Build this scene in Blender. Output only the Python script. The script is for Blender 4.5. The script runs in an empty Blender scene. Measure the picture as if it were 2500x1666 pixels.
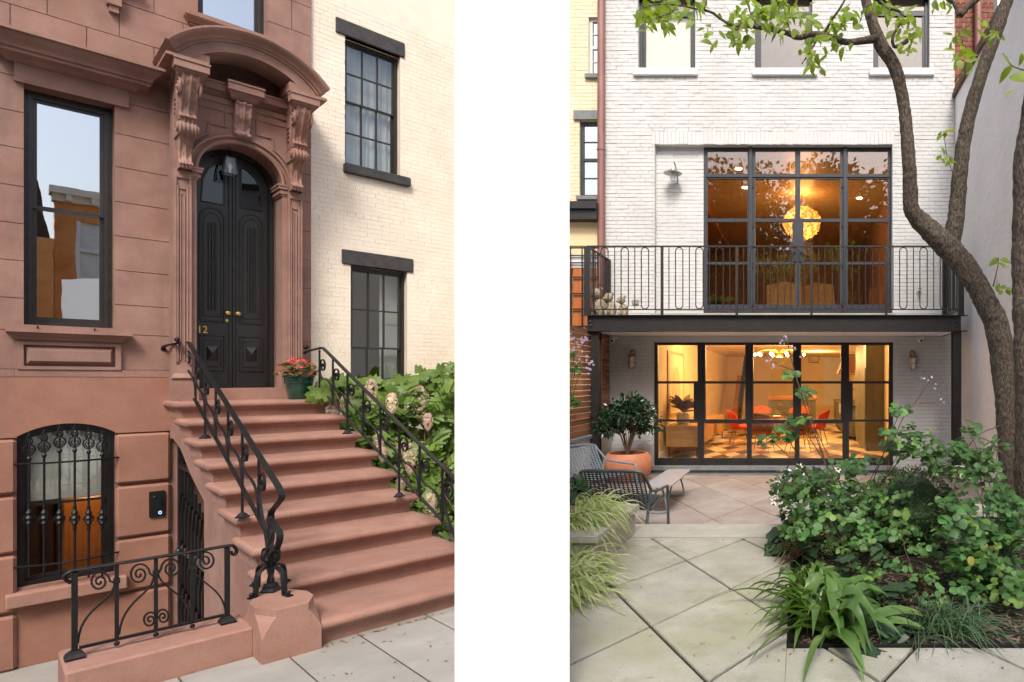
import bpy, math, random
from mathutils import Vector, Matrix, noise
rnd = random.Random(7)
SC = bpy.context.scene
COL = SC.collection
PI = math.pi
# ------------------------------------------------------------------ camera
F, CX, CY, EYE = 1500.0, 1950.0, 930.0, 2.1          # focal length and principal point in photo pixels (2500 x 1666)
cam = bpy.data.cameras.new('camera'); cam.sensor_width = 36; cam.lens = F/2500*36
cam.shift_x = -(CX-1250)/2500; cam.shift_y = (CY-833)/2500; cam.clip_start = .05; cam.clip_end = 500
camo = bpy.data.objects.new('camera', cam); camo.location = (0, 0, EYE); camo.rotation_euler = (PI/2, 0, 0)
COL.objects.link(camo); SC.camera = camo
# ------------------------------------------------------------------ sky, sun, exposure
SUN_EL, SUN_AZ = math.radians(48), math.radians(169)   # azimuth of the sun measured clockwise from +Y
W = bpy.data.worlds.new('World'); SC.world = W; W.use_nodes = True
nt = W.node_tree; bg = nt.nodes['Background']
sky = nt.nodes.new('ShaderNodeTexSky'); sky.sky_type = 'NISHITA'; sky.sun_disc = False
sky.sun_elevation = SUN_EL; sky.sun_rotation = SUN_AZ; sky.air_density = 1.0; sky.dust_density = 4.0; sky.ozone_density = .6
nt.links.new(sky.outputs[0], bg.inputs[0]); bg.inputs[1].default_value = .135
sl = bpy.data.lights.new('sun', 'SUN'); sl.energy = 1.65; sl.angle = math.radians(17); sl.color = (1, .955, .90)
so = bpy.data.objects.new('sun', sl); COL.objects.link(so)
sdir = Vector((math.sin(SUN_AZ)*math.cos(SUN_EL), math.cos(SUN_AZ)*math.cos(SUN_EL), math.sin(SUN_EL)))
so.rotation_euler = sdir.to_track_quat('Z', 'Y').to_euler(); so.location = (0, -6, 14)
SC.view_settings.view_transform = 'Standard'; SC.view_settings.look = 'None'
SC.view_settings.exposure = .80; SC.view_settings.gamma = 1; SC.view_settings.use_curve_mapping = False
SC.cycles.max_bounces = 8; SC.cycles.transparent_max_bounces = 24; SC.cycles.caustics_reflective = False; SC.cycles.caustics_refractive = False
SC.cycles.use_denoising = True; SC.cycles.sample_clamp_indirect = 6

# ------------------------------------------------------------------ frames: the street (A) and the garden (B)
VR, DEP = 3069.381, 6.9476
_n = math.hypot(VR-CX, F); UX, UY = (VR-CX)/_n, F/_n
A0 = (-CX/F*DEP, DEP)
MA = Matrix.Translation((A0[0], A0[1], 0)) @ Matrix.Rotation(math.atan2(UY, UX), 4, 'Z')
MI = Matrix.Identity(4)
FR = [MA]
def fa(x, y, o=0.):                  # photo pixel -> (along, up) on a plane parallel to the brownstone front
    px, py = A0[0]+UY*o, A0[1]-UX*o; r = (x-CX)/F
    s = (r*py-px)/(UX-r*UY); return s, EYE-(y-CY)/F*(py+s*UY)
def hz(x, y, h):                     # photo pixel -> (along, out) on a level plane
    d = F*(EYE-h)/(y-CY); X = (x-CX)/F*d-A0[0]; Y = d-A0[1]
    return X*UX+Y*UY, X*UY-Y*UX
def pp(x, y, s):                     # photo pixel -> (out, up) on a plane square to the brownstone front
    px, py = A0[0]+UX*s, A0[1]+UY*s; r = (x-CX)/F
    o = (px-r*py)/(-UY-r*UX); return o, EYE-(y-CY)/F*(py-UX*o)
def wb(x, y, d): return Vector(((x-CX)/F*d, d, EYE-(y-CY)/F*d))
def gz(x, y, z):
    d = F*(EYE-z)/(y-CY); return Vector(((x-CX)/F*d, d, z))

# ------------------------------------------------------------------ materials
def lin(c): return tuple((v/255/12.92 if v/255 <= .04045 else ((v/255+.055)/1.055)**2.4) for v in c)
MATS = {}
def mat(name, col, col2=None, rough=.7, scale=6., detail=4., bump=0., bscale=60., metal=0., spec=.5, rndv=0., sheen=0., trans=0., stretch=None, ramp=(.35, .65), speck=None, coat=0., stains=()):
    if name in MATS: return MATS[name]
    m = bpy.data.materials.new(name); m.use_nodes = True; t = m.node_tree; N = t.nodes; L = t.links
    p = N['Principled BSDF']; p.inputs['Roughness'].default_value = rough; p.inputs['Metallic'].default_value = metal
    p.inputs['Specular IOR Level'].default_value = spec
    if coat: p.inputs['Coat Weight'].default_value = coat
    if trans:
        p.inputs['Transmission Weight'].default_value = trans
    gn = N.new('ShaderNodeNewGeometry'); gn.name = 'Geometry'; pos = gn.outputs['Position']
    if stretch:
        mp = N.new('ShaderNodeMapping'); mp.inputs['Scale'].default_value = stretch; L.new(pos, mp.inputs['Vector']); pos = mp.outputs[0]
    c1 = (*col, 1); c2 = (*(col2 or col), 1)
    nz = N.new('ShaderNodeTexNoise'); nz.inputs['Scale'].default_value = scale; nz.inputs['Detail'].default_value = detail; nz.inputs['Roughness'].default_value = .62
    L.new(pos, nz.inputs['Vector'])
    rp = N.new('ShaderNodeValToRGB'); rp.color_ramp.elements[0].position = ramp[0]; rp.color_ramp.elements[1].position = ramp[1]
    rp.color_ramp.elements[0].color = c1; rp.color_ramp.elements[1].color = c2
    L.new(nz.outputs['Fac'], rp.inputs['Fac']); out = rp.outputs['Color']
    if speck:
        n2 = N.new('ShaderNodeTexNoise'); n2.inputs['Scale'].default_value = speck[0]; n2.inputs['Detail'].default_value = 3; L.new(pos, n2.inputs['Vector'])
        r2 = N.new('ShaderNodeValToRGB'); r2.color_ramp.elements[0].position = speck[1]; r2.color_ramp.elements[1].position = speck[1]+.05
        L.new(n2.outputs['Fac'], r2.inputs['Fac'])
        mx = N.new('ShaderNodeMix'); mx.data_type = 'RGBA'; L.new(r2.outputs['Color'], mx.inputs['Factor']); L.new(out, mx.inputs['A']); mx.inputs['B'].default_value = (*speck[2], 1); out = mx.outputs['Result']
    for (sc_, thr, wid, c_, stv) in stains:               # weathering: soft patches and streaks
        n3 = N.new('ShaderNodeTexNoise'); n3.inputs['Scale'].default_value = sc_; n3.inputs['Detail'].default_value = 6; n3.inputs['Roughness'].default_value = .65
        m3 = N.new('ShaderNodeMapping'); m3.inputs['Scale'].default_value = stv; m3.inputs['Location'].default_value = (sc_*3.1, sc_, 7.7); L.new(N['Geometry'].outputs['Position'], m3.inputs['Vector']); L.new(m3.outputs[0], n3.inputs['Vector'])
        r3 = N.new('ShaderNodeMapRange'); r3.inputs['From Min'].default_value = thr; r3.inputs['From Max'].default_value = thr+wid; L.new(n3.outputs['Fac'], r3.inputs['Value'])
        x3 = N.new('ShaderNodeMix'); x3.data_type = 'RGBA'; L.new(r3.outputs[0], x3.inputs['Factor']); L.new(out, x3.inputs['A']); x3.inputs['B'].default_value = (*c_, 1); out = x3.outputs['Result']
    if rndv:
        oi = N.new('ShaderNodeObjectInfo'); mr = N.new('ShaderNodeMapRange'); mr.inputs['To Min'].default_value = 1-rndv; mr.inputs['To Max'].default_value = 1+rndv
        L.new(oi.outputs['Random'], mr.inputs['Value']); hs = N.new('ShaderNodeHueSaturation'); L.new(mr.outputs[0], hs.inputs['Value']); L.new(out, hs.inputs['Color']); out = hs.outputs['Color']
    L.new(out, p.inputs['Base Color'])
    if bump:
        nb = N.new('ShaderNodeTexNoise'); nb.inputs['Scale'].default_value = bscale; nb.inputs['Detail'].default_value = 5; L.new(pos, nb.inputs['Vector'])
        b = N.new('ShaderNodeBump'); b.inputs['Strength'].default_value = bump; b.inputs['Distance'].default_value = .02; L.new(nb.outputs['Fac'], b.inputs['Height']); L.new(b.outputs[0], p.inputs['Normal'])
    MATS[name] = m; return m
def leafmat(name, col, col2, rough=.45, tl=.25, scale=3., rndv=.25):
    m = mat(name, col, col2, rough=rough, scale=scale, rndv=rndv); t = m.node_tree; N = t.nodes; L = t.links
    p = N['Principled BSDF']; o = N['Material Output']
    tr = N.new('ShaderNodeBsdfTranslucent'); tr.inputs[0].default_value = (min(1, col2[0]*1.5), min(1, col2[1]*1.5), col2[2]*.6, 1)
    mx = N.new('ShaderNodeMixShader'); mx.inputs[0].default_value = tl; L.new(p.outputs[0], mx.inputs[1]); L.new(tr.outputs[0], mx.inputs[2]); L.new(mx.outputs[0], o.inputs['Surface'])
    return m
def glassmat(name, tint=(1, 1, 1), base=.04, ior=1.5, wav=.0):
    m = bpy.data.materials.new(name); m.use_nodes = True; t = m.node_tree; N = t.nodes; L = t.links; N.remove(N['Principled BSDF']); o = N['Material Output']
    tr = N.new('ShaderNodeBsdfTransparent'); tr.inputs[0].default_value = (*tint, 1)
    gl = N.new('ShaderNodeBsdfGlossy'); gl.inputs['Roughness'].default_value = 0.0
    lw = N.new('ShaderNodeLayerWeight'); lw.inputs['Blend'].default_value = .5
    pw = N.new('ShaderNodeMath'); pw.operation = 'POWER'; pw.inputs[1].default_value = 5; L.new(lw.outputs['Facing'], pw.inputs[0])
    ad = N.new('ShaderNodeMath'); ad.operation = 'MULTIPLY_ADD'; ad.inputs[1].default_value = .9; ad.inputs[2].default_value = base+((ior-1)/(ior+1))**2; ad.use_clamp = True; L.new(pw.outputs[0], ad.inputs[0]); mx = N.new('ShaderNodeMixShader'); L.new(ad.outputs[0], mx.inputs[0]); L.new(tr.outputs[0], mx.inputs[1]); L.new(gl.outputs[0], mx.inputs[2]); L.new(mx.outputs[0], o.inputs['Surface'])
    if wav:
        nb = N.new('ShaderNodeTexNoise'); nb.inputs['Scale'].default_value = 2.5; b = N.new('ShaderNodeBump'); b.inputs['Strength'].default_value = wav; b.inputs['Distance'].default_value = .02
        g = N.new('ShaderNodeNewGeometry'); L.new(g.outputs['Position'], nb.inputs['Vector']); L.new(nb.outputs['Fac'], b.inputs['Height']); L.new(b.outputs[0], gl.inputs['Normal'])
    MATS[name] = m; return m
def emit(name, col, st):
    m = bpy.data.materials.new(name); m.use_nodes = True; p = m.node_tree.nodes['Principled BSDF']
    p.inputs['Base Color'].default_value = (*col, 1); p.inputs['Emission Color'].default_value = (*col, 1); p.inputs['Emission Strength'].default_value = st
    MATS[name] = m; return m

# ------------------------------------------------------------------ mesh builder (coordinates of the current frame)
class MB:
    def __init__(s): s.v = []; s.f = []
    def add(s, vs, fs):
        n = len(s.v); s.v += [tuple(v) for v in vs]; s.f += [tuple(i+n for i in f) for f in fs]; return s
    def bx(s, x0, x1, y0, y1, z0, z1):
        if x0 > x1: x0, x1 = x1, x0
        if y0 > y1: y0, y1 = y1, y0
        if z0 > z1: z0, z1 = z1, z0
        return s.add([(x0,y0,z0),(x1,y0,z0),(x1,y1,z0),(x0,y1,z0),(x0,y0,z1),(x1,y0,z1),(x1,y1,z1),(x0,y1,z1)],
              [(0,3,2,1),(4,5,6,7),(0,1,5,4),(1,2,6,5),(2,3,7,6),(3,0,4,7)])
    def ab(s, s0, s1, o0, o1, h0, h1): return s.bx(s0, s1, -o0, -o1, h0, h1)      # street frame: along, out, up
    def cbx(s, x0, x1, y0, y1, z0, z1, c=.01):                                   # box with chamfered front/back rim
        if x0 > x1: x0, x1 = x1, x0
        if y0 > y1: y0, y1 = y1, y0
        if z0 > z1: z0, z1 = z1, z0
        c = min(c, (x1-x0)/2.5, (y1-y0)/2.5, (z1-z0)/2.5)
        r = []
        for k in range(3): pass
        vs = []; idx = {}
        for ix in (0, 1):
            for iy in (0, 1):
                for iz in (0, 1):
                    X = (x0, x1)[ix]; Y = (y0, y1)[iy]; Z = (z0, z1)[iz]; dx = c if ix == 0 else -c; dy = c if iy == 0 else -c; dz = c if iz == 0 else -c
                    idx[ix, iy, iz] = len(vs); vs += [(X, Y+dy, Z+dz), (X+dx, Y, Z+dz), (X+dx, Y+dy, Z)]
        g = lambda a, b, d, k: idx[a, b, d]+k
        fs = []
        for i in (0, 1):
            q = [g(i,0,0,0), g(i,1,0,0), g(i,1,1,0), g(i,0,1,0)]; fs.append(q if i else q[::-1])
            q = [g(0,i,0,1), g(1,i,0,1), g(1,i,1,1), g(0,i,1,1)]; fs.append(q[::-1] if i else q)
            q = [g(0,0,i,2), g(1,0,i,2), g(1,1,i,2), g(0,1,i,2)]; fs.append(q if i else q[::-1])
        for a in (0, 1):
            for b in (0, 1):
                fs.append((g(a,b,0,0), g(a,b,0,1), g(a,b,1,1), g(a,b,1,0)))
                fs.append((g(a,0,b,0), g(a,0,b,2), g(a,1,b,2), g(a,1,b,0)))
                fs.append((g(0,a,b,1), g(0,a,b,2), g(1,a,b,2), g(1,a,b,1)))
                for d in (0, 1): fs.append((g(a,b,d,0), g(a,b,d,1), g(a,b,d,2)))
        return s.add(vs, fs)
    def prism(s, poly, ax, a0, a1):
        n = len(poly)
        def P(p, a): return {'x': (a, p[0], p[1]), 'y': (p[0], a, p[1]), 'z': (p[0], p[1], a)}[ax]
        vs = [P(p, a0) for p in poly]+[P(p, a1) for p in poly]
        fs = [tuple(range(n))[::-1], tuple(range(n, 2*n))]+[(i, (i+1) % n, n+(i+1) % n, n+i) for i in range(n)]
        return s.add(vs, fs)
    def loft(s, rings, cap=True, closed=True):
        n = len(rings[0]); vs = [p for r in rings for p in r]; fs = []
        for k in range(len(rings)-1):
            for i in range(n if closed else n-1):
                j = (i+1) % n; fs.append((k*n+i, k*n+j, (k+1)*n+j, (k+1)*n+i))
        if cap and closed: fs += [tuple(range(n))[::-1], tuple(range((len(rings)-1)*n, len(rings)*n))]
        return s.add(vs, fs)
    def tube(s, pts, r, n=8, cap=True, flat=1., up=None, twist=0.):
        pts = [Vector(p) for p in pts]; m = len(pts); R = r if isinstance(r, (list, tuple)) else [r]*m
        T = []
        for i in range(m):
            t = pts[min(i+1, m-1)]-pts[max(i-1, 0)]; T.append(t.normalized() if t.length > 1e-9 else Vector((0, 0, 1)))
        nrm = Vector(up) if up else (Vector((0, 0, 1)) if abs(T[0].z) < .9 else Vector((1, 0, 0)))
        rings = []
        for i in range(m):
            nrm = (nrm-T[i]*nrm.dot(T[i])); nrm = nrm.normalized() if nrm.length > 1e-6 else T[i].orthogonal().normalized()
            bn = T[i].cross(nrm); rg = []
            for k in range(n):
                a = 2*PI*k/n+(PI/4 if n == 4 else 0)+twist*i; rg.append(pts[i]+(nrm*math.cos(a)*flat+bn*math.sin(a))*R[i])
            rings.append(rg)
        return s.loft(rings, cap)
    def lathe(s, prof, c=(0, 0, 0), n=20, sy=1., cap=True):
        rings = [[(c[0]+r*math.cos(2*PI*k/n), c[1]+r*sy*math.sin(2*PI*k/n), c[2]+z) for k in range(n)] for r, z in prof]
        return s.loft(rings, cap)
    def ball(s, c, r, n=10, sz=1.):
        return s.lathe([(max(r*math.sin(PI*k/6), r*.02), -r*sz*math.cos(PI*k/6)) for k in range(7)], c, n)
    def grid(s, nu, nv, fn, closed_u=False):
        vs = [fn(i/(nu-1 if not closed_u else nu), j/(nv-1)) for j in range(nv) for i in range(nu)]; fs = []
        for j in range(nv-1):
            for i in range(nu if closed_u else nu-1):
                k = (i+1) % nu; fs.append((j*nu+i, j*nu+k, (j+1)*nu+k, (j+1)*nu+i))
        return s.add(vs, fs)
    def sweep(s, path, prof, N=None):
        """profile (a, b) swept along a path: a along side vector, b along 'up' given per path point"""
        rings = []
        for i, (p, sd, up) in enumerate(path):
            p = Vector(p); sd = Vector(sd); up = Vector(up); rings.append([p+sd*a+up*b for a, b in prof])
        return s.loft(rings, True, True)
    def build(s, name, m, parent=None, smooth=False, label=None, kind=None, local=False, org=None):
        o0 = Vector((0, 0, 0)) if local else (ORG[parent.name] if parent else Vector(org or (0, 0, 0)))
        me = bpy.data.meshes.new(name); me.from_pydata([(v[0]-o0.x, v[1]-o0.y, v[2]-o0.z) for v in s.v], [], s.f)
        me.materials.append(m if not isinstance(m, str) else MATS[m])
        if smooth:
            me.polygons.foreach_set('use_smooth', [True]*len(me.polygons))
            if smooth != 2: me.set_sharp_from_angle(angle=math.radians(38))
        me.update()
        o = bpy.data.objects.new(name, me); COL.objects.link(o)
        if parent: o.parent = parent
        else: o.matrix_world = FR[0] @ Matrix.Translation(o0)
        ORG[o.name] = o0
        if label: o['label'] = label
        if kind: o['kind'] = kind
        return o
ORG = {}
def tag(o, label=None, cat=None, group=None, kind=None):
    if label: o['label'] = label
    if cat: o['category'] = cat
    if group: o['group'] = group
    if kind: o['kind'] = kind
    return o
def thing(name, label, cat, loc=(0, 0, 0), group=None):
    o = bpy.data.objects.new(name, None); COL.objects.link(o); o.empty_display_size = .1
    o.matrix_world = FR[0] @ Matrix.Translation(loc); ORG[o.name] = Vector(loc)
    return tag(o, label, cat, group)
def inst(src, name, parent, M):                      # a piece that shares its mesh with src; M in the current frame
    o = bpy.data.objects.new(name, src); COL.objects.link(o)
    if parent: o.parent = parent; o.matrix_local = Matrix.Translation(-ORG[parent.name]) @ M
    else: o.matrix_world = FR[0] @ M
    return o
def mesh_of(mb, name, m, smooth=False):
    me = bpy.data.meshes.new(name); me.from_pydata([tuple(v) for v in mb.v], [], mb.f); me.materials.append(MATS[m] if isinstance(m, str) else m)
    if smooth: me.polygons.foreach_set('use_smooth', [True]*len(me.polygons))
    me.update(); return me
def copy_tree(o, M, parent=None):
    c = o.copy(); COL.objects.link(c); ORG[c.name] = ORG.get(o.name, Vector((0, 0, 0)))
    if parent: c.parent = parent
    if M is not None: c.matrix_world = M
    for ch in o.children:
        d = ch.copy(); COL.objects.link(d); d.parent = c; ORG[d.name] = ORG.get(ch.name, Vector((0, 0, 0)))
        for g in ch.children:
            e = g.copy(); COL.objects.link(e); e.parent = d
    return c
def cut(rects, holes):                               # rectangles (x0,x1,z0,z1) minus holes
    for (a0, a1, b0, b1) in holes:
        out = []
        for (x0, x1, z0, z1) in rects:
            if a1 <= x0 or a0 >= x1 or b1 <= z0 or b0 >= z1: out.append((x0, x1, z0, z1)); continue
            if a0 > x0: out.append((x0, a0, z0, z1))
            if a1 < x1: out.append((a1, x1, z0, z1))
            m0, m1 = max(x0, a0), min(x1, a1)
            if b0 > z0: out.append((m0, m1, z0, b0))
            if b1 < z1: out.append((m0, m1, b1, z1))
        rects = out
    return rects
def arc(cx, cz, r, a0, a1, n): return [(cx+r*math.cos(a0+(a1-a0)*i/n), cz+r*math.sin(a0+(a1-a0)*i/n)) for i in range(n+1)]
def spiral(c, r0, turns, a0, sgn=1, n=40, r1=.12):   # scroll in 2D ending in its eye
    return [(c[0]+r0*(1-(1-r1)*t/n)*math.cos(a0+sgn*2*PI*turns*t/n), c[1]+r0*(1-(1-r1)*t/n)*math.sin(a0+sgn*2*PI*turns*t/n)) for t in range(n+1)]
def bez(p0, p1, p2, p3, n=12):
    r = []
    for i in range(n+1):
        t = i/n; u = 1-t; r.append(tuple(u**3*a+3*u*u*t*b+3*u*t*t*c+t**3*d for a, b, c, d in zip(p0, p1, p2, p3)))
    return r
def smoothpath(pts, k=4):                            # Catmull-Rom through the points
    P = [Vector(p) for p in pts]; out = []
    for i in range(len(P)-1):
        a, b, c, d = P[max(i-1, 0)], P[i], P[i+1], P[min(i+2, len(P)-1)]
        for j in range(k):
            t = j/k; out.append(.5*((2*b)+(c-a)*t+(2*a-5*b+4*c-d)*t*t+(-a+3*b-3*c+d)*t**3))
    return out+[P[-1]]
def bricks(owner, holes, x0, x1, z0, z1, put, bl, bh, gap, m, front=None, nparts=300, prefer=None, bond='run', seed=1):
    """brick wall: put(x0,x1,z0,z1,mb) adds one brick; the nparts nearest to 'prefer' become parts, the rest one joined part"""
    r = random.Random(seed); cells = []
    nr = int(math.ceil((z1-z0)/bh))
    for j in range(nr):
        za, zb = z0+j*bh, min(z0+(j+1)*bh, z1)
        hd = (bond == 'common' and j % 6 == 5); L_ = bl/2 if hd else bl
        x = x0-(L_*.5 if j % 2 else L_*.98)*1.0
        while x < x1:
            jx = r.uniform(-.006, .006)
            a, b = max(x+jx, x0), min(x+L_, x1); x += L_
            if b-a < .02: continue
            for q in cut([(a+gap/2, b-gap/2, za+gap/2, zb-gap/2)], holes):
                if q[1]-q[0] > .012 and q[3]-q[2] > .012: cells.append(q)
    if prefer: cells.sort(key=lambda q: prefer((q[0]+q[1])/2, (q[2]+q[3])/2))
    for q in cells[:nparts]:
        mb = MB(); put(*q, mb, r); mb.build('brick', m, owner)
    if len(cells) > nparts:
        mb = MB()
        for q in cells[nparts:]: put(*q, mb, r)
        mb.build('brickwork', m, owner, kind='stuff')
# ================================================================== materials of the street side
mat('brownstone', (.245, .137, .107), (.335, .198, .158), rough=.92, scale=2.6, detail=8, bump=.3, bscale=170, speck=(95, .62, (.235, .128, .098)), stains=((1.1, .50, .25, (.27, .125, .085), (1, 1, .5)), (2.8, .54, .2, (.215, .135, .112), (1, 1, .18)), (7, .60, .15, (.30, .19, .155), (1, 1, .6))))
mat('brownstone_base', (.265, .122, .083), (.335, .168, .118), rough=.92, scale=2.4, detail=8, bump=.3, bscale=170, speck=(95, .62, (.235, .107, .073)), stains=((1.3, .52, .25, (.33, .16, .105), (1, 1, .6)), (2.4, .55, .2, (.215, .115, .085), (1, 1, .18))))
mat('brownstone_step', (.29, .148, .108), (.37, .205, .157), rough=.88, scale=3, detail=8, bump=.28, bscale=200, speck=(120, .61, (.25, .123, .088)), stains=((1.7, .50, .25, (.24, .138, .108), (1, 1, 1)), (6, .58, .16, (.255, .142, .112), (1, 1, .5))))
mat('black_iron', (.006, .006, .007), (.012, .012, .013), rough=.45, spec=.3, scale=30, bump=.15, bscale=90)
mat('black_paint', (.010, .0095, .009), (.016, .015, .0135), rough=.33, scale=12, bump=.05, bscale=40)
mat('window_black', (.018, .015, .013), (.03, .026, .022), rough=.35, scale=10)
mat('cream_brick', (.76, .665, .54), (.83, .74, .62), rough=.85, scale=2.5, bump=.35, bscale=55, speck=(34, .745, (.45, .22, .13)), stains=((1.6, .56, .3, (.70, .57, .42), (1, 1, 1)), (3.5, .60, .2, (.78, .70, .60), (1, 1, .2))))
mat('cream_joint', (.70, .61, .49), (.76, .67, .55), rough=.9, scale=8)
mat('charcoal_stone', (.028, .028, .03), (.05, .048, .046), rough=.75, scale=7, bump=.3, bscale=40, speck=(9, .72, (.23, .10, .055)))
mat('bluestone', (.29, .28, .258), (.37, .355, .32), rough=.85, scale=1.6, bump=.2, bscale=120, rndv=.08, speck=(60, .70, (.25, .235, .215)), stains=((1.2, .52, .3, (.30, .27, .235), (1, 1, 1)), (5, .62, .15, (.27, .25, .22), (1, 1, 1))))
mat('grout', (.05, .043, .035), (.11, .095, .075), rough=1, scale=30)
mat('brass', (.55, .36, .11), (.62, .42, .15), rough=.28, metal=1, scale=8)
mat('gold_leaf', (.80, .48, .12), rough=.35, metal=.6)
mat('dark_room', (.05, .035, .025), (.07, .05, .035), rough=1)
mat('white_plaster', (.90, .915, .925), (.92, .935, .945), rough=.9, scale=.8)
mat('shade_cloth', (.80, .78, .70), (.86, .84, .77), rough=.95, scale=20)
mat('green_glaze', (.006, .035, .024), (.012, .06, .042), rough=.18, scale=9, coat=.5)
mat('soil', (.03, .02, .013), (.06, .042, .028), rough=1, scale=40, bump=.6, bscale=60)
leafmat('hydrangea_leaf', (.075, .15, .018), (.17, .27, .045), rough=.5, tl=.3)
leafmat('begonia_leaf', (.05, .09, .02), (.11, .14, .03), rough=.35)
mat('begonia_petal', (.75, .045, .05), (.85, .11, .10), rough=.6, rndv=.15)
mat('hydrangea_petal', (.66, .58, .36), (.74, .44, .40), rough=.8, scale=5, rndv=.15)
mat('twig', (.10, .06, .04), (.16, .10, .06), rough=.9)
glassmat('window_glass', (.80, .82, .80), base=.68, ior=1.5, wav=.02)
glassmat('window_glass_soft', (.85, .87, .86), base=.08, ior=1.45, wav=.02)
glassmat('door_dark_glass', (.5, .5, .5), base=.03, ior=1.4)
glassmat('lantern_glass', (.9, .92, .92), base=.05)
mat('lantern_metal', (.05, .055, .06), rough=.35, metal=.8)
mat('room_white', (.62, .63, .60), (.7, .7, .68), rough=.9)
mat('room_orange', (.42, .17, .04), (.5, .22, .06), rough=.9)
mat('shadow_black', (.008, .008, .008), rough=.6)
emit('button_light', (.25, .45, 1), 1.2)
HA = lambda x, y, o=0.: fa(x, y, o)[1]
SA = lambda x, o=0.: fa(x, 600, o)[0]

# ------------------------------------------------------------------ ground and pavement of the street
PIT = (-2.6, 1.42, 0.0, 4.72)                      # sunken areaway: along, out
g = MB()
for (s0, s1, o0, o1) in ((-60, -2.6, -40, 60), (1.42, 70, -40, 60), (-2.6, 1.42, 4.72, 60), (-2.6, 1.42, -40, -5)):
    g.ab(s0, s1, o0, o1, -.12, -.03)
tag(g.build('ground', 'grout'), kind='structure')
g = MB().ab(-2.6, 1.42, -5, 4.72, -1.32, -1.205)
af = tag(g.build('areaway_paving', 'bluestone'), kind='structure')
sw = tag(MB().ab(-2.6, 4.6, 5.3, 9.0, -.03, -.012).build('sidewalk', 'grout'), kind='structure')
js = [-.45, .12, .695, 1.265, 1.735, 2.255, 2.8, 3.3, 3.9, 4.6]
for i in range(len(js)-1):
    o = 4.9 if js[i] > 1.0 else 5.26
    for (o0, o1) in ((o, 7.35), (7.35, 9.0)):
        b = MB(); b.cbx(js[i]+.006, js[i+1]-.006, -o1+.007, -o0-.007, -.012, rnd.uniform(-.002, .003), .004); b.build('paving_slab', 'bluestone', sw)
rw = thing('areaway_retaining_wall', 'low brownstone wall topped by the scrolled iron railing beside the stoop', 'wall', (.6, -5, 0))
w = MB(); w.cbx(.177, 1.11, -5.255, -4.70, -.6, .222, .015); w.bx(.18, 1.11, -5.25, -4.71, -1.3, -.6); w.build('wall', 'brownstone_step', rw)

# ------------------------------------------------------------------ brownstone house
BH = thing('brownstone_house', 'reddish brownstone town house with arched black double door and carved hood', 'house', (1.2, 0, 0))
W1 = (.167, .87, 2.75, 5.523); BW = (.117, .874, -.285, 1.60); DR = (1.56, 2.44, 1.842, 5.36); UW = (1.62, 2.34, 7.02, 9.6); W2 = (.167, .87, 7.10, 9.7)
SE = 2.853; HT = 10.8
w = MB()
for q in cut([(-3, SE, -1.3, HT)], [W1, BW, DR, UW, W2]): w.ab(q[0], q[1], -.34, -.014, q[2], q[3])
w.build('wall', 'brownstone', BH)
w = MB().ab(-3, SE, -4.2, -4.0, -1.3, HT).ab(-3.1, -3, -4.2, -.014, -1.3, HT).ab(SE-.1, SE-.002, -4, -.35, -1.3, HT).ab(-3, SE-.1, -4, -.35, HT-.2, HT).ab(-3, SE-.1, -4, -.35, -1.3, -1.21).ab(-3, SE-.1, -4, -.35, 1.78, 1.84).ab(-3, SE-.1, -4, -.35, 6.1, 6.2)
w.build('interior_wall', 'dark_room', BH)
rows = [2.234, 2.68, 3.05, 3.48, 3.907, 4.335, 4.77, 5.186, 5.588, 5.99, 6.398, 6.833, 7.27, 7.7, 8.13, 8.56, 8.99, 9.42, 9.85, 10.3, HT]
SURR = (1.30, 2.70, 1.842, 6.05)
for i in range(len(rows)-1):
    vj = [-3.0]
    if rows[i] >= 5.9:
        x = (.238 if i % 2 == 0 else -.03) - 2.75*1.0
        while x < SE-.1:
            if x > -2.9: vj.append(x)
            x += .57
    vj += [SE]
    for k in range(len(vj)-1):
        for q in cut([(vj[k]+.004, vj[k+1]-.004, rows[i]+.0045, rows[i+1]-.0045)], [W1, DR, UW, W2, (1.345, 2.66, 1.8, 6.1)]):
            if q[1]-q[0] > .02 and q[3]-q[2] > .01: MB().ab(q[0], q[1], -.016, 0, q[2], q[3]).build('stone_block', 'brownstone', BH)
for (a, c) in ((-3, .097), (.099, .945), (.947, 1.40)):
    MB().ab(a, c, -.016, .035, 2.148, 2.232).build('belt_course', 'brownstone', BH)
# plain course over the basement with the segmental arch cut out
ac = ((BW[0]+BW[1])/2); hw = (BW[1]-BW[0])/2; sp, ap = 1.46, 1.592
R_ = (hw*hw+(ap-sp)**2)/(2*(ap-sp)); a_ = math.asin(hw/R_)
ar = arc(ac, ap-R_, R_, PI/2+a_, PI/2-a_, 14)
MB().prism([(-3, 1.45), (BW[0], 1.45)]+ar+[(BW[1], 1.45), (1.38, 1.45), (1.38, 2.146), (-3, 2.146)], 'y', -.03, .33).build('arch_course', 'brownstone_base', BH)
for (h0, h1) in ((.81, 1.43), (.135, .775), (-.54, .105), (-1.2, -.575)):
    for (a, c) in ((-3, BW[0]+.0), (BW[1], 1.36)):
        b = MB(); b.cbx(a, c, -.05, .06, h0, h1-.0, .028); b.build('rusticated_block', 'brownstone_base', BH)
b = MB(); b.ab(BW[0], BW[1], -.06, .0, -1.2, -.5); b.build('stone_panel', 'brownstone_base', BH)
b = MB(); b.cbx(.035, .965, -.16, .1, -.475, -.32, .012); b.build('window_sill', 'brownstone_step', BH)

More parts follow.
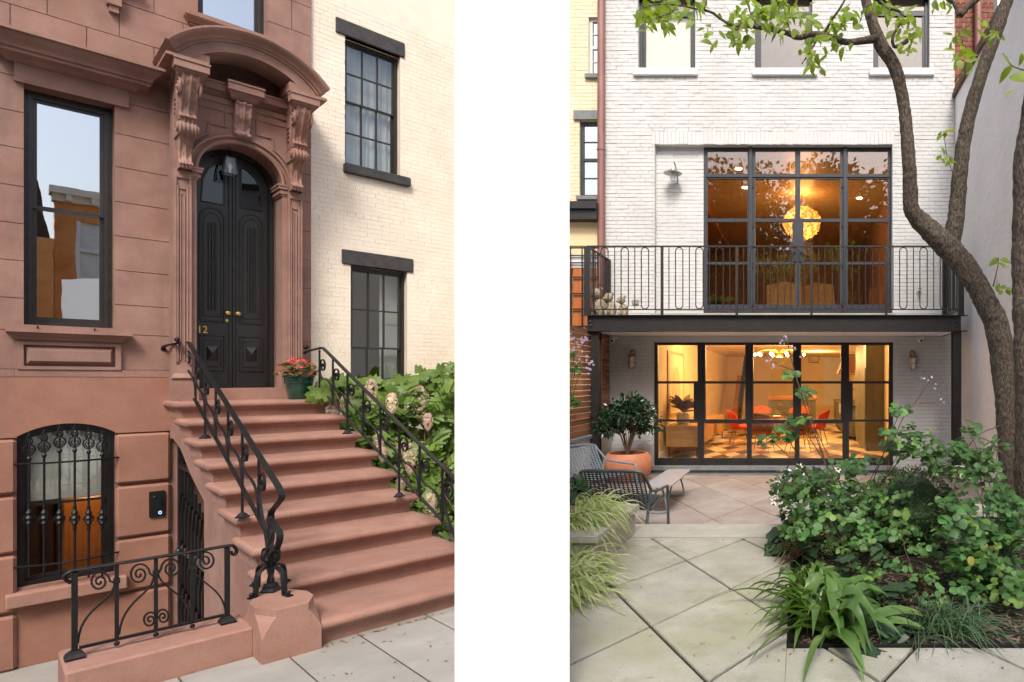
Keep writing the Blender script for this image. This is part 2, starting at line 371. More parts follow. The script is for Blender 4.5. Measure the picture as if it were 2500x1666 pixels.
def cornice(mb, s0, s1, prof, o0=0., ks=.55):        # mitred moulding along a front with returns; prof = (projection, height)
    pr = [(0, prof[0][1])]+prof+[(0, prof[-1][1])]
    r = [[(s0-p*ks, -o0, h) for p, h in pr], [(s0-p*ks, -o0-p, h) for p, h in pr], [(s1+p*ks, -o0-p, h) for p, h in pr], [(s1+p*ks, -o0, h) for p, h in pr]]
    mb.loft(r, True, True); return mb
def cyma(p0, h0, p1, h1, n=6): return [(p0+(p1-p0)*(.5-.5*math.cos(PI*i/n)), h0+(h1-h0)*i/n) for i in range(n+1)]
# window 1 trim
b = MB(); b.ab(.097, .985, -.016, .05, 5.523, 5.74); b.build('lintel', 'brownstone', BH)
b = cornice(MB(), .075, 1.005, [(.06, 5.735), (.08, 5.735)]+cyma(.08, 5.75, .15, 5.79, 3)+[(.26, 5.79), (.26, 5.83), (.29, 5.83)]+cyma(.29, 5.84, .41, 5.955)+[(.46, 5.96), (.46, 5.995)])
b.build('window_cornice', 'brownstone', BH, smooth=True)
b = cornice(MB(), .13, .91, [(.03, 2.545), (.03, 2.575), (.06, 2.575)]+cyma(.06, 2.58, .13, 2.65, 5)+[(.17, 2.655), (.17, 2.695)]); b.build('window_sill', 'brownstone', BH, smooth=True)
ap_ = MB(); ap_.ab(.117, .92, -.016, .05, 2.232, 2.27).ab(.117, .92, -.016, .05, 2.515, 2.55).ab(.117, .165, -.016, .05, 2.27, 2.515).ab(.872, .92, -.016, .05, 2.27, 2.515)
ap_.build('sill_apron', 'brownstone', BH)
def pyr(mb, s0, s1, h0, h1, o0, o1, ins, insh=None):  # raised field with sloping margins
    ih = insh or ins
    mb.add([(s0, -o0, h0), (s1, -o0, h0), (s1, -o0, h1), (s0, -o0, h1), (s0+ins, -o1, h0+ih), (s1-ins, -o1, h0+ih), (s1-ins, -o1, h1-ih), (s0+ins, -o1, h1-ih)],
           [(4, 5, 6, 7), (0, 1, 5, 4), (1, 2, 6, 5), (2, 3, 7, 6), (3, 0, 4, 7)]); return mb
pyr(MB(), .175, .862, 2.28, 2.505, 0, .075, .032, .05).build('apron_panel', 'brownstone', BH)

def sash_window(own, s0, s1, h0, h1, o, meet, nx, ny, fw=.05, sw_=.035, m='window_black', g='window_glass', name='window', lower=True, label=None, od=.12):
    wd = MB()
    wd.ab(s0, s0+fw, o-od, o, h0, h1).ab(s1-fw, s1, o-od, o, h0, h1).ab(s0+fw, s1-fw, o-od, o, h1-fw*1.2, h1).ab(s0+fw, s1-fw, o-od, o, h0, h0+fw*.8)
    wd.ab(s0+fw*.55, s0+fw*.8, o, o+.012, h0, h1-fw*.6).ab(s1-fw*.8, s1-fw*.55, o, o+.012, h0, h1-fw*.6)
    wo = wd.build(name, m, own, label=label)
    a0, a1 = s0+fw, s1-fw
    for k, (b0, b1, oo) in enumerate(((h0+fw*.8, meet, o-.075), (meet-.035, h1-fw*1.2, o-.03))):
        if k == 0 and not lower: continue
        sh = MB(); bt = sw_*1.6 if k == 0 else sw_
        sh.ab(a0, a0+sw_, oo-.04, oo, b0, b1).ab(a1-sw_, a1, oo-.04, oo, b0, b1).ab(a0+sw_, a1-sw_, oo-.04, oo, b1-sw_, b1).ab(a0+sw_, a1-sw_, oo-.04, oo, b0, b0+bt)
        mw = .012
        for i in range(1, nx):
            c = a0+sw_+(a1-a0-2*sw_)*i/nx; sh.ab(c-mw, c+mw, oo-.03, oo-.003, b0+bt, b1-sw_)
        for j in range(1, ny):
            c = b0+bt+(b1-b0-bt-sw_)*j/ny
            for i in range(nx):
                x0 = a0+sw_+(a1-a0-2*sw_)*i/nx+(mw if i else 0); x1 = a0+sw_+(a1-a0-2*sw_)*(i+1)/nx-(mw if i < nx-1 else 0)
                sh.ab(x0, x1, oo-.029, oo-.004, c-mw, c+mw)
        sh.build('sash', m, wo)
        for i in range(nx):
            for j in range(ny):
                x0 = a0+sw_+(a1-a0-2*sw_)*i/nx; x1 = a0+sw_+(a1-a0-2*sw_)*(i+1)/nx; z0 = b0+bt+(b1-b0-bt-sw_)*j/ny; z1 = b0+bt+(b1-b0-bt-sw_)*(j+1)/ny
                MB().ab(x0-.004, x1+.004, oo-.022, oo-.016, z0-.004, z1+.004).build('pane', g, wo)
    return wo
sash_window(BH, *W1[:2], W1[2], W1[3], -.20, HA(165, 512, -.2), 1, 1, fw=.07, sw_=.035)
sash_window(BH, *UW[:2], UW[2]+.02, UW[3], -.18, 8.4, 1, 1, fw=.06, sw_=.03, g='window_glass')
sash_window(BH, *W2[:2], W2[2], W2[3], -.18, 8.4, 1, 1, fw=.06, sw_=.03)
# blind seen behind the upper window glass
MB().ab(UW[0], UW[1], -.42, -.40, UW[2], UW[3]).build('window_blind', 'shade_cloth', BH)
bo = sash_window(BH, BW[0], BW[1], BW[2], BW[3]-.0, -.09, HA(150, 1222, -.12), 1, 1, fw=.06, sw_=.03, m='black_paint', g='window_glass_soft')
MB().prism([(BW[0], 1.60), (BW[0], 1.36)]+[(x, z-.09) for x, z in ar]+[(BW[1], 1.36), (BW[1], 1.60)], 'y', .085, .22).build('arched_head', 'black_paint', BH)
sb = MB().ab(BW[0]+.06, BW[1]-.06, -.172, -.168, HA(150, 1217, -.17), 1.56); sb.build('roller_shade', 'shade_cloth', BH)
MB().ab(BW[0]-.5, BW[1]+.6, -1.9, -1.86, -1.1, 1.7).ab(BW[0]+.36, BW[0]+.38, -1.86, -.5, -.9, 1.5).build('room_wall', 'room_orange', BH)
lt = bpy.data.lights.new('basement_lamp', 'POINT'); lt.energy = 30; lt.color = (1, .62, .3); lt.shadow_soft_size = .1
lo = bpy.data.objects.new('basement_lamp', lt); lo.location = MA @ Vector((.75, .95, 1.1)); COL.objects.link(lo)
b = MB(); b.ab(1.53, 2.43, -.016, .14, 6.93, 6.99); b.build('sill_slab', 'brownstone', BH)
b = cornice(MB(), 1.56, 2.40, [(.05, 6.83), (.05, 6.86), (.08, 6.86)]+cyma(.08, 6.86, .15, 6.93, 4)); b.build('window_sill', 'brownstone', BH, smooth=True)
for sx in (.08, .80):
    b = MB(); b.ab(sx, sx+.12, -.016, .10, 6.74, 6.98).ab(sx+.02, sx+.10, -.01, .07, 6.66, 6.74); b.build('sill_bracket', 'brownstone', BH)
b = cornice(MB(), .06, .98, [(.05, 6.98), (.08, 6.98)]+cyma(.08, 6.99, .15, 7.06, 4)+[(.16, 7.09)]); b.build('window_sill', 'brownstone', BH, smooth=True)
b = MB()
for s0, s1 in ((.26, .27), (.70, .71)): b.ab(s0, s1, -.02, .03, 2.695, 2.74)
b.build('screen_pin', 'black_iron', BH)

# ------------------------------------------------------------------ door surround
SC_ = 2.0; HP = 1.842
DS = MB()   # wall of the surround: jambs, spandrels
hs, hr = 4.88, .44
sp_ = [(1.345, 6.02), (1.345, hs), (1.56, hs)]+arc(SC_, hs, hr, PI, 0, 20)[1:-1]+[(2.44, hs), (2.66, hs), (2.66, 6.02)]
DS.prism(sp_, 'y', -.30, .20)
DS.ab(1.345, 1.56, -.20, .30, HP, hs).ab(2.44, 2.66, -.20, .30, HP, hs)
DS.build('door_surround', 'brownstone', BH)
rg = []
for a in [PI*i/24 for i in range(25)]:
    c, s_ = math.cos(a), math.sin(a)
    rg.append([(SC_+r*c, -o, hs+r*s_) for r, o in ((hr-.012, .28), (hr-.012, .335), (hr+.012, .352), (hr+.03, .335), (hr+.034, .318), (hr+.06, .318), (hr+.066, .36), (hr+.088, .366), (hr+.1, .345), (hr+.1, .28))])
MB().loft(rg, True).build('archivolt', 'brownstone', BH, smooth=True)
for sg in (-1, 1):
    # spandrel panel: raised moulding round a sunk field
    x0, x1 = (1.51, 1.84) if sg < 0 else (2.16, 2.49)
    top, rr = 5.78, hr+.14
    pts = []
    for i in range(9):
        a = (PI-.22-(.72)*i/8) if sg < 0 else (.22+.72*i/8); pts.append((SC_+rr*math.cos(a), hs+rr*math.sin(a)))
    loop = pts+[(pts[-1][0]+(.02 if sg < 0 else -.02), 5.50), (x1 if sg < 0 else x0, 5.50), (x1 if sg < 0 else x0, top), (x0 if sg < 0 else x1, top)]
    MB().tube([(x, -.31, z) for x, z in loop+[loop[0], loop[1]]], .016, 6, cap=False).build('spandrel_moulding', 'brownstone', BH, smooth=True)
    # pilaster
    a0, a1 = (1.344, 1.505) if sg < 0 else (2.493, 2.654)
    p = MB(); p.ab(a0, a1, .2, .335, HP+.34, 4.80); p.ab(a0, a0+.022, .335, .36, HP+.34, 4.80).ab(a1-.022, a1, .335, .36, HP+.34, 4.80).ab(a0+.022, a1-.022, .335, .36, 4.70, 4.80).ab(a0+.022, a1-.022, .335, .36, HP+.34, HP+.46)
    po = p.build('pilaster', 'brownstone', BH)
    q = MB(); m0, m1 = a0+.035, a1-.035
    q.tube([(m0, -.348, HP+.5), (m0, -.348, 4.60), ((m0+m1)/2-.01, -.348, 4.565), ((m0+m1)/2+.01, -.348, 4.565), (m1, -.348, 4.60), (m1, -.348, HP+.5)], .011, 6)
    q.tube([(m0+.026, -.345, HP+.52), (m0+.026, -.345, 4.50), (m1-.026, -.345, 4.50), (m1-.026, -.345, HP+.52)], .006, 6)
    q.build('pilaster_moulding', 'brownstone', po, smooth=True)
    q = MB(); q.ab(a0-.012, a1+(.06 if sg < 0 else .012)-(0), .2, .43, HP+.001, HP+.27); 
    cornice(q, a0, a1, [(.06, HP+.27), (.10, HP+.275), (.115, HP+.295), (.10, HP+.315), (.05, HP+.325), (.02, HP+.35)], .34, .25)
    q.build('plinth', 'brownstone', BH, smooth=True)
    # impost cap on the jamb
    j0, j1 = (1.505, 1.565) if sg < 0 else (2.435, 2.493)
    q = MB(); zz = hs-.16
    for k, (e, z0, z1) in enumerate(((.012, 0, .03), (.028, .03, .07), (.018, .07, .095), (.045, .095, .135), (.055, .135, .16))):
        q.ab(j0-(0 if sg < 0 else e), j1+(e if sg < 0 else 0), -.05, .30+e, zz+z0, zz+z1)
    q.build('impost', 'brownstone', BH)
# carved scroll brackets
def bracket(own, s0, s1, h0, h1, o_in, o_top, o_bot, name='scroll_bracket', full=True):
    hh = h1-h0; w_ = s1-s0
    prof = [(o_bot*.8+o_in*.2, 0), (o_bot, .02), (o_bot+.02, .06), (o_bot-.02, .10), (o_bot-.05, .17), (o_bot-.03, .27), (o_bot+.03, .34), (o_bot+.12, .385), (o_bot+.15, .44), (o_bot+.12, .495), (o_bot+.10, .52), (o_bot+.14, .56), (o_bot+.11, .60), (o_bot+.13, .68), (o_bot+.21, .78), (o_top-.04, .87), (o_top, .94), (o_top-.01, 1.)] if full else \
           [(o_bot*.8+o_in*.2, 0), (o_bot+.03, .05), (o_bot+.04, .12), (o_bot-.01, .2), (o_bot-.0, .4), (o_bot+.06, .6), (o_top-.03, .85), (o_top, .95), (o_top-.01, 1.)]
    P = smoothpath([(a, b, 0) for a, b in prof], 5); nv = len(P); nu = 29
    def wd(v): return (.86+.14*min(1, abs(v-.47)*0+1)) if not full else (.80+.20*v if v > .52 else (.98 if .36 < v < .51 else .76))
    def fn(u, v):
        k = min(int(v*(nv-1)+.5), nv-1); o, z = P[k].x, P[k].y; c = (u-.5)*2; ac_ = abs(c)
        edge = max(0, (ac_-.80)/.2); d = -.03*edge
        if full and .37 < z < .50: d += .018*abs(math.cos(c*7.2))**.5 - .012                 # rolled reeds
        elif (full and (.50 <= z < .57 or z < .08)): d += .022*abs(math.sin(c*6.5+1.5))+.008*math.sin(z*160)   # leaf tips
        elif ac_ < .22: d += .020*math.cos(c/.22*PI/2)                                       # mid rib
        else: d += .024*abs(math.sin((z*(30 if full else 17)-ac_*3.6)*1.0))*(.6+.4*math.sin(ac_*9)) - .012     # acanthus lobes
        return ((s0+s1)/2+c*w_/2*wd(z), -(o+d), h0+z*hh)
    mb = MB(); mb.grid(nu, nv, fn)
    for sd in (0., 1.):                                                                          # flanks
        ring = [fn(sd, j/(nv-1)) for j in range(nv)]
        back = [(x, -o_in, z) for x, y, z in ring]
        mb.add(ring+back, [(j, j+1, nv+j+1, nv+j) for j in range(nv-1)])
    top = [fn(i/(nu-1), 1.) for i in range(nu)]; mb.add(top+[(s1, -o_in, h1), (s0, -o_in, h1)], [tuple(range(nu+2))])
    bo_ = mb.build(name, 'brownstone', own, smooth=True)
    for sd in (-1, 1):
        q = MB(); sx = (s0+s1)/2+sd*w_/2
        def sp2(c, r, t): return [(sx+sd*.004*(1+2*i/40), -(c[0]+(x-c[0])), z) for i, (x, z) in enumerate(spiral(c, r, t, PI*.6, -1, 40))]
        if full:
            q.tube([(p[0], p[1], p[2]) for p in sp2((o_top-.14, h0+hh*.87), .12, 1.9)], .014, 6).ball((sx, -(o_top-.14), h0+hh*.87), .035, 8)
            q.tube(sp2((o_bot+.06, h0+hh*.44), .062, 1.5), .011, 6).ball((sx, -(o_bot+.06), h0+hh*.44), .022, 8)
            q.tube([(sx, -o, h0+z*hh) for o, z in ((o_top-.28, .84), (o_bot+.03, .68), (o_bot-.01, .56))], .012, 6)
            for k in range(4): q.tube([(sx, -(o_in+.05), h0+hh*(.80-.055*k)), (sx+sd*.006, -(o_in+.10), h0+hh*(.785-.055*k)), (sx, -(o_in+.15), h0+hh*(.80-.055*k))], .011, 5)
            q.build('volute', 'brownstone', bo_, smooth=True)
    return bo_
bracket(BH, 1.348, 1.522, 4.79, 5.90, .30, .80, .50)
bracket(BH, 2.478, 2.652, 4.79, 5.90, .30, .80, .50)
bracket(BH, 1.912, 2.088, 5.38, 5.84, .30, .50, .40, name='keystone_bracket', full=False)
# entablature
e = MB()
for (s0, s1, oo) in ((1.345, 1.525, .70), (2.475, 2.655, .70), (1.885, 2.115, .42), (1.40, 2.60, .24)):
    cornice(e, s0, s1, [(.04, 5.86), (.04, 5.875), (.06, 5.875)]+cyma(.06, 5.88, .10, 5.915, 3)+[(.125, 5.915), (.125, 5.93), (.17, 5.94), (.17, 6.03), (.185, 6.03), (.185, 6.055)], oo*1.0, .40)
    e.ab(s0, s1, .2, oo+.01, 5.87, 6.05)
e.build('entablature', 'brownstone', BH, smooth=True)
e = MB()
e.ab(1.50, 2.50, .295, .33, 5.80, 5.87).ab(1.50, 2.50, .295, .315, 5.70, 5.80)
e.build('frieze_band', 'brownstone', BH)
# segmental hood
HC = 5.62; hd = MB(); ang = math.radians(54.6); rg = []
prof = [(1.0, 0), (1.0, .955), (.978, .955)]+[(.972-.075*i/6, .95-.115*(.5-.5*math.cos(PI*i/6))) for i in range(7)]+[(.885, .80), (.865, .80), (.865, 0)]
for i in range(33):
    a = PI/2+ang-2*ang*i/32; rg.append([(2.006+r*.998*math.cos(a), -o, HC+r*math.sin(a)) for r, o in prof])
hd.loft(rg, True).build('hood', 'brownstone', BH, smooth=True)
tp = MB(); rg = []
for i in range(33):
    a = PI/2+ang*.985-2*ang*.985*i/32
    ri = .745
    rg.append([(2.006+r*math.cos(a), -o, max(HC+r*math.sin(a), 6.045)) for r, o in ((.87, .30), (.87, .775), (ri, .775), (ri, .30))])
tp.loft(rg, True).build('hood_tympanum', 'brownstone', BH)
tp = MB()
for sg in (-1, 1):
    x = sorted((2.006+sg*.80, 2.006+sg*.42)); tp.ab(x[0], x[1], .0, .86, 6.05, 6.085)
    x = sorted((2.006+sg*.64, 2.006+sg*.40)); tp.ab(x[0], x[1], .30, .772, 6.085, 6.20)
tp.build('hood_base', 'brownstone', BH)

# ------------------------------------------------------------------ door
OD = -.22
MB().ab(1.45, 2.55, -.34, .36, HP-.0, 2.0).build('threshold', 'brownstone_step', BH)
dr = MB(); fr_ = .05
dr.prism([(1.56, 2.0), (1.56, hs)]+arc(SC_, hs, hr, PI, 0, 20)[1:-1]+[(2.44, hs), (2.44, 2.0), (2.44-fr_, 2.0), (2.44-fr_, hs)]+arc(SC_, hs, hr-fr_, 0, PI, 20)[1:-1]+[(1.56+fr_, hs), (1.56+fr_, 2.0)], 'y', .10, .30)
dr.build('door_frame', 'black_paint', BH)
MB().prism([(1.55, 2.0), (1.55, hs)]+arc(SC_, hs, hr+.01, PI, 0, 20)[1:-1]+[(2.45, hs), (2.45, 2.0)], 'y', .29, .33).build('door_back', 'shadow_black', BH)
for sg in (-1, 1):
    x0, x1 = (1.612, 1.996) if sg < 0 else (2.004, 2.388)
    rl = hr-fr_-.004; pts = []
    if sg < 0: pts = [(x0, 2.01), (x1, 2.01)]+[(SC_+rl*math.cos(a), hs+rl*math.sin(a)) for a in [PI/2+.012+(PI/2-.012)*i/10 for i in range(11)]]
    else: pts = [(x1, 2.01)]+[(SC_+rl*math.cos(a), hs+rl*math.sin(a)) for a in [(PI/2-.012)*i/10 for i in range(11)]]+[(x0, 2.01)]
    d = MB().prism(pts, 'y', .19, .24).build('door', 'black_paint', BH)
    c = (x0+x1)/2+sg*.01; hw_ = .125
    m = MB()
    def loop(pt, r, oo): m.tube([(x, -oo, z) for x, z in pt+[pt[0], pt[1]]], r, 6, cap=False)
    def rect(a, b_, z0, z1): return [(a, z0), (b_, z0), (b_, z1), (a, z1)]
    z0, z1 = HA(600, 907, -.19), HA(600, 824, -.19)
    loop(rect(c-hw_, c+hw_, z0, z1), .014, -.19); loop(rect(c-hw_+.035, c+hw_-.035, z0+.06, z1-.06), .008, -.19)
    pyr(m, c-.06, c+.06, z0+.14, z1-.14, -.19, -.155, .055, .09)
    z0, z1 = HA(600, 790, -.19), HA(590, 520, -.19)
    pt = [(c-hw_, z0), (c+hw_, z0), (c+hw_, z1-.16)]+[(c+hw_*math.cos(PI*i/8), z1-.16+.16*math.sin(PI*i/8)) for i in range(1, 8)]+[(c-hw_, z1-.16)]
    loop(pt, .014, -.19)
    k = .72; pt2 = [(c+(x-c)*k, z0+.07+(z-z0)*(1-.14/(z1-z0))) for x, z in pt]; loop(pt2, .009, -.19)
    for dx in (-.035, 0, .035): m.tube([(c+dx, .185, z0+.16), (c+dx, .185, z1-.2)], .012, 6)
    g0, g1 = HA(590, 508, -.19), hs+.26
    gx0, gx1 = c-.115, c+.115
    gl = [(gx0, g0), (gx1, g0)]
    if sg > 0: gl += [(gx1-.02, hs)]+[(SC_+.285*math.cos(a), hs+.285*math.sin(a)) for a in (.25, .55, .85, 1.15)]+[(gx0, hs+.22)]
    else: gl += [(gx1, hs+.22)]+[(SC_+.285*math.cos(PI-a), hs+.285*math.sin(PI-a)) for a in (1.15, .85, .55, .25)]+[(gx0+.02, hs)]
    loop(gl, .013, -.19)
    m.tube([(c-sg*.17, .188, 2.05), (c-sg*.17, .188, hs+.30)], .01, 6)
    m.build('door_moulding', 'black_paint', d, smooth=True)
    MB().prism(gl, 'y', .184, .188).build('door_glass', 'door_dark_glass', d)
    kn = MB(); kz = HA(548, 765, -.19); kx = SC_+sg*.055
    kn.lathe([(.026, 0), (.028, .01), (.012, .014), (.011, .03), (.026, .038), (.031, .052), (.026, .066), (.008, .072)], (0, 0, 0), 14)
    kn.v = [(kx+x, .19-z, kz+y) for x, y, z in kn.v]; kn.build('door_knob', 'brass', d, smooth=True)
    if sg < 0:
        q = MB(); q.lathe([(.02, 0), (.02, .008), (.004, .009)], (0, 0, 0), 14); q.v = [(kx+.0+x, .19-z, kz-.10+y) for x, y, z in q.v]; q.build('lock_cylinder', 'brass', d)
        bpy.ops.object.text_add(); t = bpy.context.object; t.data.body = '12'; t.data.size = .14; t.data.extrude = .003; t.data.align_x = 'CENTER'
        bpy.ops.object.convert(target='MESH'); t = bpy.context.object; me = t.data; t.name = 'house_number'
        for v in me.vertices: v.co = Vector((v.co.x*.78, -v.co.z, v.co.y))
        me.materials.append(MATS['gold_leaf']); sN, hN = fa(494, 813, -.19); t.parent = d; t.location = Vector((sN, .186, hN))-ORG[d.name]; t.rotation_euler = (0, 0, 0)
# lantern
ls, lh = fa(561, 427, .05)
LN = thing('hanging_lantern', 'small glass lantern with grey metal frame hanging in the arched doorway', 'lantern', (ls, -.05, lh))
l = MB(); tb, bb, hl = .068, .10, HA(561, 385, .05)-lh
for k in range(4):
    a, b_ = PI/4+PI/2*k, PI/4+PI/2*(k+1); P1 = (ls+bb*math.cos(a), -.05+bb*math.sin(a), lh); P2 = (ls+tb*math.cos(a), -.05+tb*math.sin(a), lh+hl); P3 = (ls+bb*math.cos(b_), -.05+bb*math.sin(b_), lh); P4 = (ls+tb*math.cos(b_), -.05+tb*math.sin(b_), lh+hl)
    l.tube([P1, P2], .006, 6).tube([P1, P3], .006, 6).tube([P2, P4], .006, 6)
l.build('frame', 'lantern_metal', LN)
l = MB(); l.lathe([(tb, 0), (tb*.9, .02), (.02, .05), (.014, .08), (.006, .09)], (ls, -.05, lh+hl), 4); l.build('cap', 'lantern_metal', LN)
l = MB()
for k in range(7): 
    l.tube([(ls+(.008 if k % 2 else 0), -.05, lh+hl+.09+.035*k), (ls-(.008 if k % 2 else 0), -.05, lh+hl+.125+.035*k)], .004, 5)
l.build('chain', 'lantern_metal', LN)
l = MB(); l.lathe([(.098*1, .004), (tb*.97, hl-.004)], (ls, -.05, lh), 4, cap=False); l.v = [(ls+(x-ls)*math.cos(PI/4)-(y+.05)*math.sin(PI/4), -.05+(x-ls)*math.sin(PI/4)+(y+.05)*math.cos(PI/4), z) for x, y, z in l.v]; l.build('glass', 'lantern_glass', LN)
l = MB(); l.lathe([(.012, .0), (.014, .04), (.026, .07), (.030, .095), (.012, .13), (.004, .135)], (ls, -.05, lh+.03), 10); l.build('bulb', 'room_white', LN, smooth=True)
# ------------------------------------------------------------------ stoop
ST = thing('stoop', 'tall brownstone stoop of nine rounded steps rising to the black double door', 'stairs', (2.0, -2.5, 0))
H0, RS, O0, TR, SL, SR = 1.842, .2047, .95, .562, 1.305, 2.832
NOS = [(0, -.112), (.022, -.110), (.032, -.098), (.036, -.084), (.074, -.078), (.094, -.062), (.100, -.042), (.094, -.022), (.076, -.007), (.04, 0)]
def stepmold(mb, s0, s1, ob, of, prof, h, ks=.6):
    r = [[(s0-d*ks, -ob, h+z) for d, z in prof], [(s0-d*ks, -(of+d), h+z) for d, z in prof], [(s1+d*ks, -(of+d), h+z) for d, z in prof], [(s1+d*ks, -ob, h+z) for d, z in prof]]
    n = len(prof); mb.loft(r, False, False)
    t = [q[-1] for q in r]; mb.add(t, [(0, 1, 2, 3)]); return mb
for i in range(9):
    h, of = H0-RS*i, O0+TR*i-.100; ob = of-TR+.02 if i else .10
    if i == 8: of += .05
    b = MB(); a0, a1 = SL+.04, SR-.04
    if i == 8: a0 = 1.43
    stepmold(b, a0, a1, ob-.08, of, NOS, h); b.ab(a0, a1, ob-.12, of, h-RS-.008, h-.1115)
    b.build('step', 'brownstone_step', ST, smooth=True)
stairs = []
for i in range(9): stairs += [(O0+TR*i-.13, H0-RS*i-.11), (O0+TR*i-.13, H0-RS*(i+1)-.11)]
und = [pp(x, y, 1.36) for x, y in ((425, 1072), (441.7, 1094.7), (452, 1118), (464, 1151), (482, 1188), (500.7, 1223.8))]
und = [(max(o, .02), h) for o, h in und]; og = und[-1][0]
poly = [(.02, H0-.12)]+[(O0-.13, H0-.11)]+stairs[1:-1]+[(O0+TR*8-.15, -1.3), (og, -1.3)]+und[::-1]+[(.02, und[0][1])]
MB().prism([(-o, h) for o, h in poly], 'x', 1.352, 1.46).build('stringer', 'brownstone', ST)
poly2 = [(.02, H0-.12), (O0-.13, H0-.11)]+stairs[1:-1]+[(O0+TR*8-.15, -1.3), (.02, -1.3)]
MB().prism([(-o, h) for o, h in poly2], 'x', 2.70, 2.785).build('stringer', 'brownstone', ST)
for i in range(2, 8):                                   # blocks below the step ends
    o1 = O0+TR*i-.10; o0_ = o1-TR*.55
    MB().prism([(-o1, H0-RS*i-.10), (-o1, H0-RS*(i+1)), (-o1+TR*.42, H0-RS*(i+1)+.0), (-o1+TR*.62, H0-RS*i-.10)], 'x', 1.335, 1.353).build('step_end', 'brownstone', ST)
# pedestal of the newel
PD = thing('newel_pedestal', 'octagonal topped brownstone block carrying the twisted iron newel at the foot of the stoop', 'pedestal', (1.28, -5.2, 0))
ps0, ps1, po0, po1, ph = 1.098, 1.46, 4.95, 5.509, .378
ch = .10; chs = .085
def octo(e, z): return [(ps0+chs*e, -po1, z), (ps1-chs*e, -po1, z), (ps1, -po1+ch*2.0*e, z), (ps1, -po0-ch*2.0*e, z), (ps1-chs*e, -po0, z), (ps0+chs*e, -po0, z), (ps0, -po0-ch*2.0*e, z), (ps0, -po1+ch*2.0*e, z)]
b = MB(); b.loft([octo(.02, -.03), octo(.02, ph-.20), octo(.25, ph-.15), octo(.70, ph-.08), octo(.92, ph-.055), octo(1.0, ph-.05), octo(1., ph)], True)
b.build('block', 'brownstone_step', PD)

# ------------------------------------------------------------------ wrought iron
def flatbar(mb, pts, w, t, up): return mb.tube(pts, 1, 4) if False else mb.sweep(_pth(pts, up), [(-w/2, -t/2), (w/2, -t/2), (w/2, t/2), (-w/2, t/2)])
def _pth(pts, side):
    P = [Vector(p) for p in pts]; sd = Vector(side).normalized(); out = []
    for i in range(len(P)):
        t = (P[min(i+1, len(P)-1)]-P[max(i-1, 0)]).normalized(); out.append((P[i], sd, sd.cross(t).normalized()))
    return out
def stair_rail(label, sfn, p_top, p_bot, b_top, b_bot, feet, nb, o_first, o_last, tail=None, wallpts=None):
    s = sfn(2.5); RT = thing('stair_railing', label, 'railing', (s, -2.5, 0.9), 'wrought iron railings of the stoop')
    (oa, ha), (ob_, hb) = p_top, p_bot; (oc, hc), (od_, hd_) = b_top, b_bot
    rail = lambda o: ha+(hb-ha)*(o-oa)/(ob_-oa); band = lambda o: hc+(hd_-hc)*(o-oc)/(od_-oc)
    pts = (wallpts or [])+[(sfn(oa), -oa, ha)]+[(sfn(oa+(ob_-oa)*k/6), -(oa+(ob_-oa)*k/6), rail(oa+(ob_-oa)*k/6)) for k in range(1, 7)]+(tail or [])
    pr = [(-.02, -.009), (.02, -.009), (.023, 0), (.015, .01), (0, .014), (-.015, .01), (-.023, 0)]
    path = _pth(smoothpath(pts, 4), (1, 0, 0)); hr_ = MB()
    hr_.sweep([(p, sd, -up) if up.z < 0 and False else (p, sd, up) for p, sd, up in path], pr); hr_.build('handrail', 'black_iron', RT, smooth=True)
    MB().sweep(_pth([(sfn(oc), -oc, hc), (sfn(od_), -od_, hd_)], (1, 0, 0)), [(-.016, -.004), (.016, -.004), (.016, .004), (-.016, .004)]).build('lower_bar', 'black_iron', RT)
    os_ = [o_first+(o_last-o_first)*k/(nb-1) for k in range(nb)]
    for k, o in enumerate(os_):
        s = sfn(o); zt = rail(max(o, oa))-.01; zb = band(o)-.005
        ft = [f for f in feet if abs(f[0]-o) < (o_last-o_first)/(nb-1)*.5]
        b = MB()
        if ft: zb = ft[0][1]
        b.bx(s-.009, s+.009, -o-.010, -o+.010, zb, zt)
        bo_ = b.build('baluster', 'black_iron', RT)
        if ft: MB().lathe([(.055, 0), (.055, .012), (.04, .022), (.034, .035), (.015, .05)], (s, -o, zb), 4).build('foot', 'black_iron', bo_)
        MB().bx(s-.013, s+.013, -o-.018, -o+.018, zt-.29, zt-.265).build('collar', 'black_iron', bo_)
        if k < nb-1 or True:
            on = o+(o_last-o_first)/(nb-1); c = (o+.135, zt-.22)
            sp3 = [(c[0]+(x-c[0])*1.15, z) for x, z in spiral(c, .10, 1.6, PI*.95, -1, 30)]
            low = [(o+.02, zt-.30)]; s_curve = bez((o+.02, zt-.28), (o+.03, zt-.50), (on-.03, band(on)+.42), (on-.02, band(on)+.06), 10)
            if k == nb-1: s_curve = bez((o+.02, zt-.28), (o+.03, zt-.45), (o+.30, zt-.62), (o+.34, zt-.80), 10)
            pth = [(sfn(x), -x, z) for x, z in sp3[::-1]]+[(sfn(x), -x, z) for x, z in s_curve]
            MB().sweep(_pth(pth, (1, 0, 0)), [(-.010, -.005), (.010, -.005), (.010, .005), (-.010, .005)]).build('scroll', 'black_iron', RT, smooth=True)
    return RT
sfl = lambda o: 1.49-.043*o
def P_(x, y):
    o = 2.5
    for _ in range(25): o = .5*o+.5*pp(x, y, sfl(o))[0]
    return pp(x, y, sfl(o))
sl_ = 1.45
pa, pb = P_(457, 832), P_(672, 1176); ba, bb_ = P_(474, 973), P_(661, 1318)
tail = []
for k, (x, y) in enumerate(((683, 1196), (688, 1214), (676, 1232), (664, 1248), (662, 1266), (673, 1286), (683, 1302), (682, 1322), (676, 1338))):
    o, h = P_(x, y); tail.append((sfl(o), -o, h))
